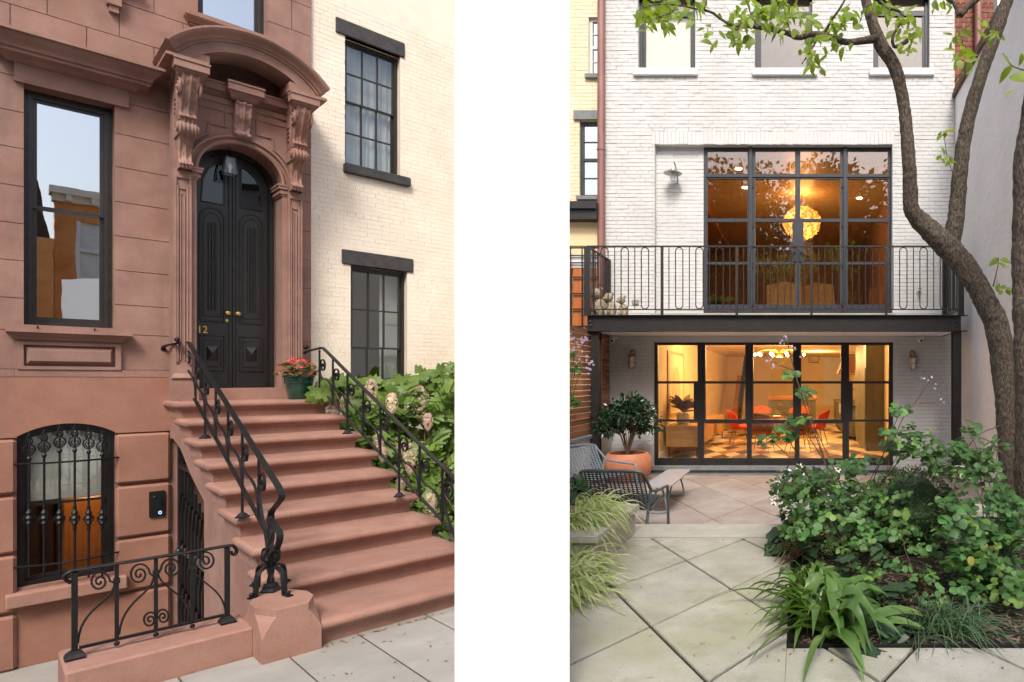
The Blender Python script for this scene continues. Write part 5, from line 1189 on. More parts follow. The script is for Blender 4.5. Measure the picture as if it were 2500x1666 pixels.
for px in (1442, 2327): x = X(px, BF); p = MB().bx(x, x+.145, BF+.0, BF+.02, ZP, zb1-.014).bx(x, x+.145, BF+.125, BF+.145, ZP, zb1-.014).bx(x+.062, x+.082, BF+.02, BF+.125, ZP, zb1-.014); p.build('post', 'steel_dark', BA)
for px in (1441, 2335):
    for py in (786, 796): MB().lathe([(.018, 0), (.018, .02), (.01, .025)], (0, 0, 0), 6); q = MB(); q.lathe([(.022, 0), (.022, .02), (.012, .025)], (0, 0, 0), 8); q.v = [(X(px, BF)+x, BF-z, Z(py, BF)+y) for x, y, z in q.v]; q.build('bolt', 'steel_dark', BA)
zl = Z(756, BF); bt = .0075
rl_ = MB().bx(xb0, xb1+.05, BF-.02, BF+.02, zr-.012, zr+.012).bx(xb0, xb1, BF-.012, BF+.012, zl-.01, zl+.01); rl_.build('front_rail', 'steel_dark', BA)
def loop_pts(c, w, z0, z1, dirx):
    a = [(c+w*math.cos(t), z1-w+w*math.sin(t)) for t in [PI*k/8 for k in range(9)]]+[(c+w*math.cos(t), z0+w+w*math.sin(t)) for t in [PI+PI*k/8 for k in range(9)]]; return a+[a[0]]
posts = [1434+(2346-1434)*k/5 for k in range(6)]
for k, px in enumerate(posts):
    x = X(px, BF); MB().bx(x-.022, x+.022, BF-.02, BF+.02, zd, zr-.012).build('rail_post', 'steel_dark', BA) if 0 < k < 5 else MB().bx(x-.05, x+.05, BF-.03, BF+.04, zd, zr-.012).build('rail_post', 'steel_dark', BA)
pw_ = (2346-1434)/5
for k in range(5):
    for f in (.092, .365, .635, .908): x = X(posts[k]+pw_*f, BF); MB().tube([(x, BF, zl), (x, BF, zr)], .0085, 6).build('picket', 'steel_dark', BA)
    for f in (.229, .5, .771):
        x = X(posts[k]+pw_*f, BF); MB().tube([(a, BF, b) for a, b in loop_pts(x, .064, zl+.012, zr-.02, 0)], .0095, 6, cap=False).build('picket_loop', 'steel_dark', BA)
for x, nm in ((xb0, 'l'), (xb1, 'r')):
    MB().bx(x-.02, x+.02, BF+.02, D-.02, zr-.012, zr+.012).bx(x-.012, x+.012, BF+.02, D-.02, zl-.01, zl+.01).build('side_rail', 'steel_dark', BA); MB().bx(x-.04, x+.04, D-.10, D-.02, zd, zr).build('rail_post', 'steel_dark', BA)
    for k in range(8):
        y = BF+(D-BF)*(k+.6)/8.6
        if k % 2: MB().tube([(x, y, zl), (x, y, zr)], .0085, 6).build('picket', 'steel_dark', BA)
        else: MB().tube([(x, a, b) for a, b in loop_pts(y, .06, zl+.012, zr-.02, 0)], .0095, 6, cap=False).build('picket_loop', 'steel_dark', BA)
# stone animals on the balcony
def beast(label, px, py, s, d=11.2):
    x = X(px, d); z = zd+.02; t = thing('stone_animal', label, 'statue', (x, d, z), 'weathered stone animals on the balcony')
    def lump(c, rx, ry, rz_): 
        m = MB(); m.ball((0, 0, 0), 1, 12); m.v = [(x+(c[0]+v[0]*rx*(1+.12*noise.noise(Vector(v)*3+Vector((px, 0, 0)))))*s, d+(c[1]+v[1]*ry)*s, z+(c[2]+v[2]*rz_*(1+.10*noise.noise(Vector(v)*4+Vector((0, px, 0)))))*s) for v in m.v]; return m
    b = lump((0, 0, .22), .17, .2, .23); h = lump((-.05, -.08, .55), .13, .14, .13); e = lump((-.13, -.18, .50), .06, .09, .05); l1 = lump((-.10, -.16, .12), .05, .06, .13); l2 = lump((.08, -.16, .12), .05, .06, .13); ea = lump((.05, -.02, .66), .04, .04, .06)
    b.add(l1.v, l1.f); b.add(l2.v, l2.f); b.build('body', 'stone_figure', t, smooth=2); h.add(e.v, e.f); h.add(ea.v, ea.f); h.build('head', 'stone_figure', t, smooth=2)
beast('tallest pale stone animal at the left end of the balcony', 1463, 770, .78, 11.3); beast('crouching stone animal second from the left balcony end', 1492, 770, .62, 11.15); beast('small stone animal farthest right of the three on the balcony', 1522, 770, .56, 11.3)
# lamps and cameras on the wall
lx, lz = X(1645, D), Z(428, D); t = thing('barn_wall_light', 'galvanised swan neck wall light with a wide disc shade above the balcony', 'wall light', (lx, D+rd, lz))
MB().lathe([(.15*1.2, 0), (.10, .035), (.04, .06), (.03, .09)], (lx, D+rd-.26, lz), 20).build('shade', 'galvanised', t, smooth=True); MB().lathe([(.01, -.16), (.045, -.145), (.055, -.06), (.055, .0)], (lx, D+rd-.26, lz), 14).build('glass_jar', 'frosted', t, smooth=True)
MB().tube(smoothpath([(lx+.03, D+rd, lz-.10), (lx+.06, D+rd-.06, lz-.10), (lx+.05, D+rd-.1, lz+.05), (lx+.02, D+rd-.15, lz+.22), (lx, D+rd-.22, lz+.22), (lx, D+rd-.26, lz+.09)], 5), .014, 8).build('arm', 'galvanised', t, smooth=True)
def bulkhead(label, px, py):
    x, z = X(px), Z(py); t = thing('bulkhead_light', label, 'wall light', (x, D, z), 'caged brass wall lights')
    MB().lathe([(.05, 0), (.06, .01), (.06, .03)], (0, 0, 0), 12); b = MB().ball((x, D-.02, z+.19), .055, 12); b.tube(smoothpath([(x, D-.02, z+.19), (x, D-.10, z+.20), (x, D-.11, z+.13)], 4), .022, 8); b.build('bracket', 'bronze', t, smooth=True)
    MB().lathe([(.012, -.12), (.05, -.10), (.062, 0), (.062, .10)], (x, D-.11, z), 14).build('glass', 'frosted', t, smooth=True)
    MB().lathe([(.075, .09), (.078, .11), (.05, .135), (.02, .14)], (x, D-.11, z), 14).build('cap', 'bronze', t, smooth=True)
    for k in range(4): a = PI/4+PI/2*k; MB().tube([(x+.07*math.cos(a), D-.11+.07*math.sin(a), z+.10), (x+.072*math.cos(a), D-.11+.072*math.sin(a), z-.08), (x+.03*math.cos(a), D-.11+.03*math.sin(a), z-.135)], .007, 6).build('cage_bar', 'bronze', t)
    MB().tube([(x+.074*math.cos(2*PI*k/12), D-.11+.074*math.sin(2*PI*k/12), z-.01) for k in range(13)], .006, 6).build('cage_ring', 'bronze', t)
bulkhead('caged brass wall light left of the folding doors', 1547, 884); bulkhead('caged brass wall light right of the folding doors', 2227, 887)
for px, lb in ((1500, 'small white security camera beside the left balcony post'), (2245, 'small white security camera near the right balcony post')):
    x, z = X(px), Z(832); t = thing('security_camera', lb, 'camera', (x, D, z), 'small wall cameras')
    MB().cbx(x-.075, x+.075, D-.10, D-.004, z+.02, z+.08, .01).build('mount', 'white_metal', t); MB().ball((x-.01, D-.11, z), .055, 12).build('dome', 'white_metal', t, smooth=True); MB().ball((x, D-.155, z-.015), .022, 8).build('lens', 'shadow_black', t, smooth=True)
t = MB().bx(X(1544), X(1560), D-.03, D-.005, Z(743), Z(733)).build('outlet_box', 'galvanised', None, org=(X(1552), D, Z(738))); tag(t, 'small grey metal outlet box low on the wall behind the balcony railing', 'outlet')
t = thing('hose_tap', 'small metal tap on the white wall behind the right railing', 'tap', (X(2244), D, Z(711))); MB().tube([(X(2244), D, Z(711)), (X(2244), D-.10, Z(711)), (X(2244), D-.12, Z(717))], .02, 8).build('spout', 'galvanised', t); q = MB().lathe([(.04, 0), (.04, .012)], (X(2244), D-.08, Z(707)), 10).build('handle', 'galvanised', t)

# ------------------------------------------------------------------ left neighbour, downpipe, fence
t = thing('downpipe', 'brown copper rainwater pipe at the left edge of the white house', 'pipe', (X(1468), D-.1, 3)); dp = D-.09
MB().tube([(X(1468, dp), dp, ZP+.4), (X(1468, dp), dp, 9.9)], .074, 14).build('pipe', 'copper_pipe', t, smooth=True)
for py in (372, 700): MB().lathe([(.085, 0), (.085, .03)], (X(1468, dp), dp, Z(py)), 14).build('clamp', 'copper_pipe', t)
NB = thing('cream_rear_house', 'pale yellow painted house with slate lintels at the far left of the garden', 'house', (-5, 12.3, 0)); dn = 12.25
n1 = (X(1437, dn), X(1520, dn), Z(183, dn), Z(42, dn)); n2 = (X(1415, dn), X(1500, dn), Z(480, dn), Z(296, dn))
w = MB()
for q in cut([(-7.2, xl-.01, Z(510, dn), 11)], [n1, n2]): w.bx(q[0], q[1], dn+.012, dn+.3, q[2], q[3])
w.bx(-7.2, -7.0, dn+.3, dn+4, -.1, 11).bx(-7.2, xl, dn+4, dn+4.1, -.1, 11); w.build('wall', 'cream_wall', NB)
bricks(NB, [n1, n2, (X(1402, dn), X(1500, dn), Z(294, dn), Z(272, dn))], -5.4, xl-.01, Z(505, dn), Z(-6, dn), lambda a, b, z0, z1, mb, r: mb.bx(a, b, dn-r.uniform(0, .005), dn+.013, z0, z1), .235, .0755, .006, 'cream_wall', prefer=lambda x, z: -x, seed=6)
for q, zl_ in ((n1, 1), (n2, 2)):
    fr = MB().bx(q[0], q[0]+.06, dn+.06, dn+.14, q[2], q[3]).bx(q[1]-.06, q[1], dn+.06, dn+.14, q[2], q[3]).bx(q[0]+.06, q[1]-.06, dn+.06, dn+.14, q[3]-.06, q[3]).bx(q[0]+.06, q[1]-.06, dn+.06, dn+.14, q[2], q[2]+.05); zm = (q[2]+q[3])/2; xm = (q[0]+.06+q[1]-.06)/2
    fr.bx(q[0]+.06, q[1]-.06, dn+.07, dn+.13, zm-.03, zm+.03).bx(xm-.012, xm+.012, dn+.08, dn+.12, q[2]+.05, zm-.03).bx(xm-.012, xm+.012, dn+.08, dn+.12, zm+.03, q[3]-.06)
    for z in ((q[2]+.05+zm-.03)/2, (q[3]-.06+zm+.03)/2): fr.bx(q[0]+.06, xm-.012, dn+.08, dn+.12, z-.01, z+.01).bx(xm+.012, q[1]-.06, dn+.08, dn+.12, z-.01, z+.01)
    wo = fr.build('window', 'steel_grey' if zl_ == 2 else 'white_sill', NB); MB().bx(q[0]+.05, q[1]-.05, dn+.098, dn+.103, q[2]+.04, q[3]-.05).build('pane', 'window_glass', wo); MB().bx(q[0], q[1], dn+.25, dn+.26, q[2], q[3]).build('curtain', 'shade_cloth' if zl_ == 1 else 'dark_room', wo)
MB().bx(X(1402, dn), X(1500, dn), dn-.05, dn+.1, Z(294, dn), Z(272, dn)).build('lintel', 'slate_stone', NB); MB().bx(X(1409, dn), X(1500, dn), dn-.07, dn+.1, Z(489, dn), Z(480.5, dn)).build('window_sill', 'slate_stone', NB); MB().bx(X(1430, dn), X(1520, dn), dn-.07, dn+.1, Z(193, dn), Z(183.5, dn)).build('window_sill', 'slate_stone', NB)
dq = 12.0; MB().bx(-7.2, xl-.05, dq-.25, dq+.6, Z(543, dq), Z(520, dq)).bx(-7.2, xl-.05, dq-.32, dq+.6, Z(520, dq), Z(503, dq)).build('porch_roof', 'steel_dark', NB)
for k in range(4): z = Z(543+14.5*(k+1), dq); MB().bx(-7.2, xl-.05, dq-.02-.004*k, dq+.05, z, z+.112).build('siding_board', 'wall_cream', NB)
MB().bx(-7.2, xl-.05, dq+.0, dq+.1, -.1, Z(601, dq)).build('porch_wall', 'wall_cream', NB)
SCN = thing('porch_screen', 'black metal grid with orange wood panels behind it on the neighbouring porch', 'screen', (-4.2, 11.9, 2)); ds = 11.85
for (a, b) in ((1300, 1345), (1350, 1393), (1397, 1420), (1423, 1447), (1449, 1461)): MB().bx(X(a, ds), X(b, ds), ds+.04, ds+.07, Z(795, ds), Z(655, ds)).build('wood_panel', 'orange_wood', SCN)
MB().bx(X(1300, ds), X(1461, ds), ds+.04, ds+.06, Z(653, ds), Z(620, ds)).build('awning_cloth', 'white_sill', SCN)
for px in (1330, 1362, 1393, 1421, 1448): MB().tube([(X(px, ds), ds, Z(800, ds)), (X(px, ds), ds, Z(602, ds))], .013, 6).build('upright', 'steel_dark', SCN)
for py in (606, 624, 642, 677, 717, 755, 797): MB().bx(X(1300, ds), X(1462, ds), ds-.012, ds+.012, Z(py, ds)-.011, Z(py, ds)+.011).build('cross_bar', 'steel_dark', SCN)
fx = X(1490, D); FN = thing('board_fence', 'reddish brown horizontal board fence on the left side of the patio', 'fence', (fx, 9.5, 1.15))
r = random.Random(3); zf0, zf1 = 1.16, 3.0; nbd = 19
for k in range(nbd):
    y = 8.1-r.uniform(0, .1); z = zf0+(zf1-zf0)*k/nbd
    while y < 11.95:
        L_ = r.uniform(1.1, 2.4); y1 = min(y+L_, 11.96); b = MB(); b.bx(fx-.03+r.uniform(-.004, .004), fx, y+.004, y1-.004, z+.004, z+(zf1-zf0)/nbd-.006); b.build('board', 'fence_wood', FN); y = y1
RW = thing('garden_side_wall', 'low white garden wall with a grey stone cap under the board fence', 'wall', (fx, 9, ZP)); MB().bx(fx-.25, fx+.03, 8.1, D-.01, -.02, 1.09).build('wall', 'white_brick', RW); MB().cbx(fx-.28, fx+.07, 8.1, D-.015, 1.09, 1.155, .008).build('cap', 'slate_stone', RW)
# ------------------------------------------------------------------ right hand wall and the brick house behind it
xw = X(2332, D); SW = thing('stucco_wall', 'tall white stucco boundary wall on the right of the garden', 'wall', (xw, 8, 0)); MB().bx(xw, xw+.3, 3.4, D+.3, -.05, 7.62).build('wall', 'white_stucco', SW)
MB().bx(xw-.06, xw+.36, 3.4, D+.25, 7.62, 7.70).bx(xw-.03, xw+.33, 3.4, D+.25, 7.70, 7.80).build('coping', 'twig', SW)
BR = thing('red_brick_house', 'red brick house with a metal downpipe above the white stucco wall', 'house', (5, 12.8, 0)); db = 12.6
bw_ = (X(2426, db), X(2480, db), 7.5, 11)
w = MB()
for q in cut([(X(2325, db), 7.5, -.1, 11)], [bw_]): w.bx(q[0], q[1], db+.012, db+.3, q[2], q[3])
w.build('wall', 'mortar', BR)
bricks(BR, [bw_], X(2326, db), 5.6, 7.0, 10.6, lambda a, b, z0, z1, mb, r: mb.bx(a, b, db-r.uniform(0, .004), db+.013, z0, z1), .225, .098, .014, 'red_brick', nparts=300, prefer=lambda x, z: x, bond='common', seed=8)
MB().bx(bw_[0], bw_[0]+.09, db+.02, db+.12, 7.5, 11).bx(bw_[1]-.06, bw_[1], db+.02, db+.12, 7.5, 11).build('window_frame', 'steel_grey', BR); MB().bx(bw_[0]+.08, bw_[1]-.05, db+.07, db+.076, 7.5, 11).build('pane', 'window_glass', BR); MB().bx(bw_[0], bw_[1], db+.25, db+.27, 7.5, 11).build('curtain', 'shade_cloth', BR)
MB().tube([(X(2388, db-.1), db-.1, 6.5), (X(2388, db-.1), db-.1, 10.9)], .078, 14).build('downpipe', 'copper_pipe', BR, smooth=True)

# ------------------------------------------------------------------ patio furniture
def weave(mb, A_, B_, C_, D_, nu, nv, th, bend):      # woven sheet: strands both ways between four corners
    A_, B_, C_, D_ = map(Vector, (A_, B_, C_, D_))
    def P(u, v): 
        p = (A_*(1-u)+B_*u)*(1-v)+(D_*(1-u)+C_*u)*v; return p+bend(u, v)
    for i in range(nu+1):
        mb.tube([P(i/nu, k/8) for k in range(9)], th, 4)
    for j in range(nv+1):
        mb.tube([P(k/10, (j+.25)/(nv+.5)) for k in range(11)], th*.8, 4)
    for j in range(nv):
        mb.tube([P(k/10, (j+.75)/(nv+.5)) for k in range(11)], th*.8, 4)
    return mb
def woven_seat(label, loc, rz, wd, dark=False, nx=15):
    t = thing('woven_sofa' if wd > .9 else 'woven_armchair', label, 'sofa' if wd > .9 else 'chair', loc); t.rotation_euler = (0, 0, rz); o_ = ORG[t.name]; ORG[t.name] = Vector((0, 0, 0))
    fm, wm = ('chair_frame_dark', 'chair_mesh_dark') if dark else ('chair_frame', 'chair_mesh'); h = wd/2
    sz, sb, bt_ = .40, .34, .80                                        # seat front height, seat back height, back top height
    S = [(-h*.80, -.30, sz), (h*.80, -.30, sz), (h*.92, .22, sb), (-h*.92, .22, sb)]; Bk = [(-h*.92, .22, sb), (h*.92, .22, sb), (h*.88, .42, bt_), (-h*.88, .42, bt_)]
    fr = MB(); fr.tube(smoothpath([(-h*.98, .24, .56), (-h*.93, .38, bt_-.08), (-h*.80, .43, bt_), (0, .45, bt_+.01), (h*.80, .43, bt_), (h*.93, .38, bt_-.08), (h*.98, .24, .56)], 4), .017, 8)
    fr.build('back_frame', fm, t, smooth=True)
    for sx in (-1, 1):
        MB().tube(smoothpath([(sx*h*.98, .26, .56), (sx*h*1.0, .0, .53), (sx*h*.98, -.30, .52), (sx*h*.96, -.37, .46), (sx*h*.96, -.40, .0)], 4), .017, 8).build('arm', fm, t, smooth=True)
        MB().tube([(sx*h*.97, .26, .57), (sx*h*.92, .30, .28), (sx*h*.95, .42, 0)], .017, 8).build('leg', fm, t, smooth=True)
    MB().tube(smoothpath([S[3], (-h*.93, .1, sb+.02), (-h*.86, -.22, sz), (-h*.70, -.33, sz), (h*.70, -.33, sz), (h*.86, -.22, sz), (h*.93, .1, sb+.02), S[2]], 4), .014, 8).build('seat_frame', fm, t, smooth=True)
    z0 = Vector((0, 0, 0))
    weave(MB(), *S, nx, 9, .0095, lambda u, v: Vector((0, 0, -.025*math.sin(PI*u)*math.sin(PI*v)))).build('seat_weave', wm, t)
    weave(MB(), *Bk, nx, 9, .0095, lambda u, v: Vector((0, .05*math.sin(PI*u)*v, 0))).build('back_weave', wm, t)
    ORG[t.name] = o_; return t
woven_seat('blue grey woven garden sofa with curved arms beside the planter', (X(1422, 8.9), 8.9, ZP), PI/2-.45, 1.5, nx=24)
ap_ = wb(1556, 1262, 7.0)
woven_seat('dark woven garden armchair seen from behind in front of the low table', (X(1528, 7.2), 7.2, ZP), PI-.10, .80, dark=True)
tt = thing('garden_table', 'low grey metal table with rounded corners on the patio', 'table', (X(1600, 9.2), 9.2, ZP)); tx0, tx1, ty0, ty1, zt_ = X(1580, 8.2), X(1672, 9.3), 8.15, 9.75, ZP+.40
def rrect(x0, x1, y0, y1, r_, sk=0): 
    o = []
    for cx_, cy_, a0 in ((x1-r_, y1-r_, 0), (x0+r_, y1-r_, PI/2), (x0+r_, y0+r_, PI), (x1-r_, y0+r_, 1.5*PI)):
        o += [(cx_+r_*math.cos(a0+PI/2*k/5), cy_+r_*math.sin(a0+PI/2*k/5)) for k in range(6)]
    return o
MB().prism(rrect(tx0-.05, tx1+.02, ty0, ty1, .14), 'z', zt_-.02, zt_).build('tabletop', 'table_top', tt)
for y in (ty0+.18, ty1-.2):
    MB().tube(smoothpath([(tx0+.12, y, zt_-.02), (tx0+.02, y, ZP+.06), (tx0+.08, y, ZP+.016), (tx1-.14, y, ZP+.016), (tx1-.06, y, ZP+.06), (tx1-.14, y, zt_-.02)], 5), .014, 8).build('leg', 'chair_frame', tt, smooth=True)
# terracotta pot with camellia
px_, py_ = X(1532, 11.0), 11.0; TP = thing('terracotta_planter', 'wide terracotta bowl planted with a glossy dark green shrub', 'planter', (px_, py_, ZP))
MB().lathe([(.24, 0), (.30, .02), (.40, .14), (.435, .28), (.42, .42), (.36, .50), (.34, .515), (.315, .50), (.33, .44), (.30, .42)], (px_, py_, ZP), 32).build('bowl', 'terracotta', TP, smooth=True); MB().lathe([(.325, 0), (.02, .03)], (px_, py_, ZP+.44), 20).build('soil', 'soil', TP)
CM = thing('camellia_shrub', 'rounded shrub with small glossy dark leaves in the terracotta bowl', 'shrub', (px_, py_, ZP+.45))
leafmat('glossy_leaf', (.012, .035, .018), (.03, .07, .035), rough=.22, tl=.08, rndv=.3); gm = leafmesh('leaf', 'glossy_leaf', [(0, 0), (.2, .2), (.26, .5), (.16, .8), (0, 1)], .2, .15); r = random.Random(21); st = MB(); lm = MB()
tips = []
for k in range(26):
    a = r.uniform(0, 2*PI); e = r.uniform(.25, 1.45); R_ = r.uniform(.3, .5); top_ = Vector((px_+R_*math.cos(a)*math.cos(e), py_+R_*math.sin(a)*math.cos(e), ZP+.95+R_*1.2*math.sin(e)-.1)); mid_ = Vector((px_+.12*math.cos(a), py_+.12*math.sin(a), ZP+.82))
    st.tube([(px_, py_, ZP+.45), tuple(mid_), tuple(top_)], [.012, .008, .004], 5); tips.append(top_)
st.build('stem', 'twig', CM)
for k in range(2600):
    c = tips[k % 26]; n_ = Vector((r.gauss(0, 1), r.gauss(0, 1), r.gauss(0, 1))).normalized(); p = c+Vector((n_.x*.22, n_.y*.22, n_.z*.20))*r.uniform(.3, 1.)
    M = Matrix.Translation(p) @ rotm(n_+Vector((0, 0, -.2)), r.uniform(-1.5, 1.5)) @ Matrix.Scale(r.uniform(.06, .095), 4)
    if k < 560 and p.y < py_: inst(gm, 'leaf', CM, M)
    else: lm.add([M @ v.co for v in gm.vertices], [tuple(q.vertices) for q in gm.polygons])
lm.build('foliage', 'glossy_leaf', CM, smooth=True, kind='stuff')
# ------------------------------------------------------------------ trees
mat('bark', (.042, .032, .024), (.155, .12, .09), rough=.95, scale=60, stretch=(1, 1, .45), bump=1., bscale=48, ramp=(.40, .64))
leafmat('dogwood_leaf', (.13, .22, .02), (.27, .37, .05), rough=.45, tl=.45, rndv=.35, scale=9)
leafmat('rue_leaf', (.035, .115, .03), (.12, .25, .065), rough=.5, tl=.25, rndv=.45, scale=7)
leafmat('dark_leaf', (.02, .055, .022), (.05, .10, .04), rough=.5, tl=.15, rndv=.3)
leafmat('iris_leaf', (.055, .125, .024), (.15, .26, .07), rough=.4, tl=.25, rndv=.2)
leafmat('grass_leaf', (.20, .30, .08), (.58, .62, .38), rough=.45, tl=.3, rndv=.2, scale=14)
leafmat('box_leaf', (.03, .055, .016), (.10, .15, .05), rough=.35, tl=.1, scale=30)
leafmat('tree_leaf', (.03, .07, .012), (.07, .13, .02), rough=.5, tl=.3, scale=2)
mat('white_petal', (.80, .74, .70), (.85, .80, .78), rough=.7); mat('lilac_petal', (.50, .40, .62), (.62, .52, .72), rough=.7)
mat('mulch', (.045, .027, .018), (.13, .085, .06), rough=1, scale=45, bump=.8, bscale=70)
mat('chip', (.10, .062, .042), (.22, .15, .11), rough=1, rndv=.3, scale=90)
mat('leaf_margin', (.62, .66, .48), rough=.5)
def limb(own, pts, name='limb', n=30, jit=.10):
    P = []; R_ = []
    for (px, py, d, rp) in pts: P.append(wb(px, py, d)); R_.append(rp*.93*d/F)
    kk = 14 if n > 10 else 5; Q = smoothpath([(p.x, p.y, p.z) for p in P], kk); RR = [v.x for v in smoothpath([(q, 0, 0) for q in R_], kk)]
    m = MB(); m.tube(Q, RR, n)
    k = n*len(Q); base = len(m.v)-k
    for i in range(base, len(m.v)):
        ring = (i-base)//n; c = Q[ring]; v = Vector(m.v[i]); f = 1+jit*noise.noise(v*7.)+jit*.9*noise.noise(v*19.)+jit*.6*max(0, noise.noise(v*3.3))+(jit*.7*abs(noise.noise(Vector((v.x, v.y, v.z*.5))*46.)) if n > 10 else 0)
        m.v[i] = tuple(c+(v-c)*f)
    return m.build(name, 'bark', own, smooth=2)
TRE = thing('forked_tree', 'leaning forked tree with scaly bark and light green leaves in front of the white house', 'tree', tuple(wb(2470, 1330, 6.2)))
limb(TRE, [(2480, 1440, 6.2, 34), (2474, 1330, 6.2, 29), (2467, 1200, 6.2, 27), (2461, 1100, 6.2, 26), (2456, 1000, 6.22, 26), (2449, 900, 6.28, 29), (2436, 805, 6.32, 31), (2410, 742, 6.36, 30), (2384, 695, 6.4, 29), (2350, 645, 6.43, 30), (2316, 606, 6.45, 31), (2284, 575, 6.45, 29), (2252, 545, 6.45, 25), (2227, 513, 6.4, 21), (2222, 460, 6.35, 19), (2219, 400, 6.3, 18), (2214, 330, 6.3, 17), (2204, 240, 6.3, 16), (2184, 165, 6.3, 17), (2150, 108, 6.3, 17), (2130, 55, 6.3, 14), (2113, 0, 6.3, 12), (2100, -70, 6.3, 10)], 'trunk')
limb(TRE, [(2312, 620, 6.45, 22), (2328, 570, 6.47, 23), (2337, 500, 6.5, 21), (2346, 400, 6.5, 19), (2362, 300, 6.5, 18), (2393, 190, 6.5, 17), (2428, 90, 6.55, 17), (2458, 0, 6.6, 16), (2485, -80, 6.6, 14)])
limb(TRE, [(2145, 92, 6.27, 12), (2105, 100, 6.2, 10), (2065, 103, 6.1, 8.5), (2022, 90, 6.0, 8), (1982, 84, 5.9, 7.5), (1950, 92, 5.9, 7), (1918, 80, 5.85, 6.5), (1885, 72, 5.8, 6.5), (1845, 66, 5.8, 6), (1808, 62, 5.75, 5)], 'branch', 8)
tw = [[(1808, 62, 5.75, 4.5), (1797, 74, 5.7, 2.5)], [(1845, 66, 5.8, 4), (1790, 62, 5.7, 4), (1760, 47, 5.7, 3.5), (1740, 32, 5.65, 3.5), (1718, 25, 5.6, 3.2), (1690, 20, 5.6, 2.5), (1650, 12, 5.55, 2), (1600, 12, 5.5, 1.5), (1565, 22, 5.5, 1)], [(1718, 25, 5.6, 2), (1725, 5, 5.6, 1.5), (1722, -20, 5.6, 1.2)], [(1655, 12, 5.55, 1.6), (1640, 30, 5.5, 1.2), (1600, 45, 5.5, 1)], [(2010, 86, 6.0, 4), (2030, 50, 5.95, 3.5), (2050, 22, 5.9, 3), (2068, -10, 5.9, 2.5)], [(1998, 90, 5.95, 3), (1982, 120, 5.9, 2.5), (1958, 156, 5.85, 1.5)], [(2215, 100, 6.25, 6), (2185, 115, 6.2, 5), (2180, 90, 6.2, 4), (2200, 55, 6.15, 3)], [(2150, 20, 6.3, 6), (2190, 25, 6.2, 4), (2205, 40, 6.15, 3)], [(2345, 38, 6.4, 9), (2360, 20, 6.4, 8), (2395, -10, 6.4, 8)], [(2340, 40, 6.4, 5), (2330, 10, 6.4, 6), (2310, -5, 6.4, 5)], [(2330, 200, 6.45, 1.5), (2360, 150, 6.4, 1.5), (2345, 90, 6.4, 1)], [(2325, 420, 6.4, 1.2), (2312, 380, 6.4, 1), (2304, 320, 6.4, .8)], [(2425, 700, 6.3, 2), (2436, 650, 6.3, 1.2), (2438, 630, 6.3, 1)], [(2500, 172, 5.3, 2), (2470, 160, 5.3, 1.5), (2448, 130, 5.3, 1)], [(1850, 64, 5.8, 2.5), (1835, 40, 5.8, 2), (1825, 10, 5.8, 1.5), (1815, -10, 5.8, 1)], [(1930, 78, 5.85, 1.5), (1918, 40, 5.8, 1.2), (1910, 0, 5.8, 1)]]
for q in tw: limb(TRE, q, 'twig', 6, .05)
T2 = thing('right_edge_tree', 'thick dark barked tree trunk at the right edge of the garden', 'tree', tuple(wb(2520, 1330, 5.2)))
limb(T2, [(2535, 1480, 5.2, 56), (2528, 1330, 5.2, 50), (2522, 1150, 5.2, 47), (2520, 1000, 5.2, 42), (2514, 850, 5.22, 38), (2508, 740, 5.25, 36), (2507, 600, 5.3, 37), (2508, 480, 5.3, 36), (2510, 380, 5.3, 34), (2522, 280, 5.3, 30), (2540, 150, 5.3, 28), (2560, -60, 5.3, 26)], 'trunk')
dog = [leafmesh('leaf', 'dogwood_leaf', [(0, 0), (.16, .12), (.27, .35), (.25, .6), (.13, .85), (0, 1.03)], f, c) for f, c in ((.15, .25), (.3, .4), (.05, -.1))]
camv = Vector((0, 0, EYE))
def face(p, sz, r, up=.6, spread=.9, droop=-.5):
    tc = (camv-p).normalized(); n_ = (tc*.55+Vector((r.uniform(-spread, spread), r.uniform(-spread, spread), up+r.uniform(-.3, .6)))).normalized()
    d = Vector((r.uniform(-1, 1), r.uniform(-1, 1), droop+r.uniform(-.5, .5))); d = (d-n_*d.dot(n_)).normalized(); x = d.cross(n_)
    return Matrix.Translation(p) @ Matrix(((x.x, d.x, n_.x, 0), (x.y, d.y, n_.y, 0), (x.z, d.z, n_.z, 0), (0, 0, 0, 1))) @ Matrix.Scale(sz, 4)
class Leaves:
    """up to 'cap' leaves become parts of their plant, the others one joined part"""
    def __init__(s, own, meshes, m, cap=290): s.own, s.ms, s.m, s.cap, s.L = own, meshes, m, cap, []
    def add(s, M, k=0): s.L.append((M, k))
    def done(s):
        s.L.sort(key=lambda q: q[0].translation.y); j = MB()
        for i, (M, k) in enumerate(s.L):
            me = s.ms[k % len(s.ms)]
            if i < s.cap: inst(me, 'leaf', s.own, M)
            else: j.add([M @ v.co for v in me.vertices], [tuple(q.vertices) for q in me.polygons])
        if j.v: j.build('foliage', s.m, s.own, smooth=2, kind='stuff')
r = random.Random(4); LV = Leaves(TRE, dog, 'dogwood_leaf')
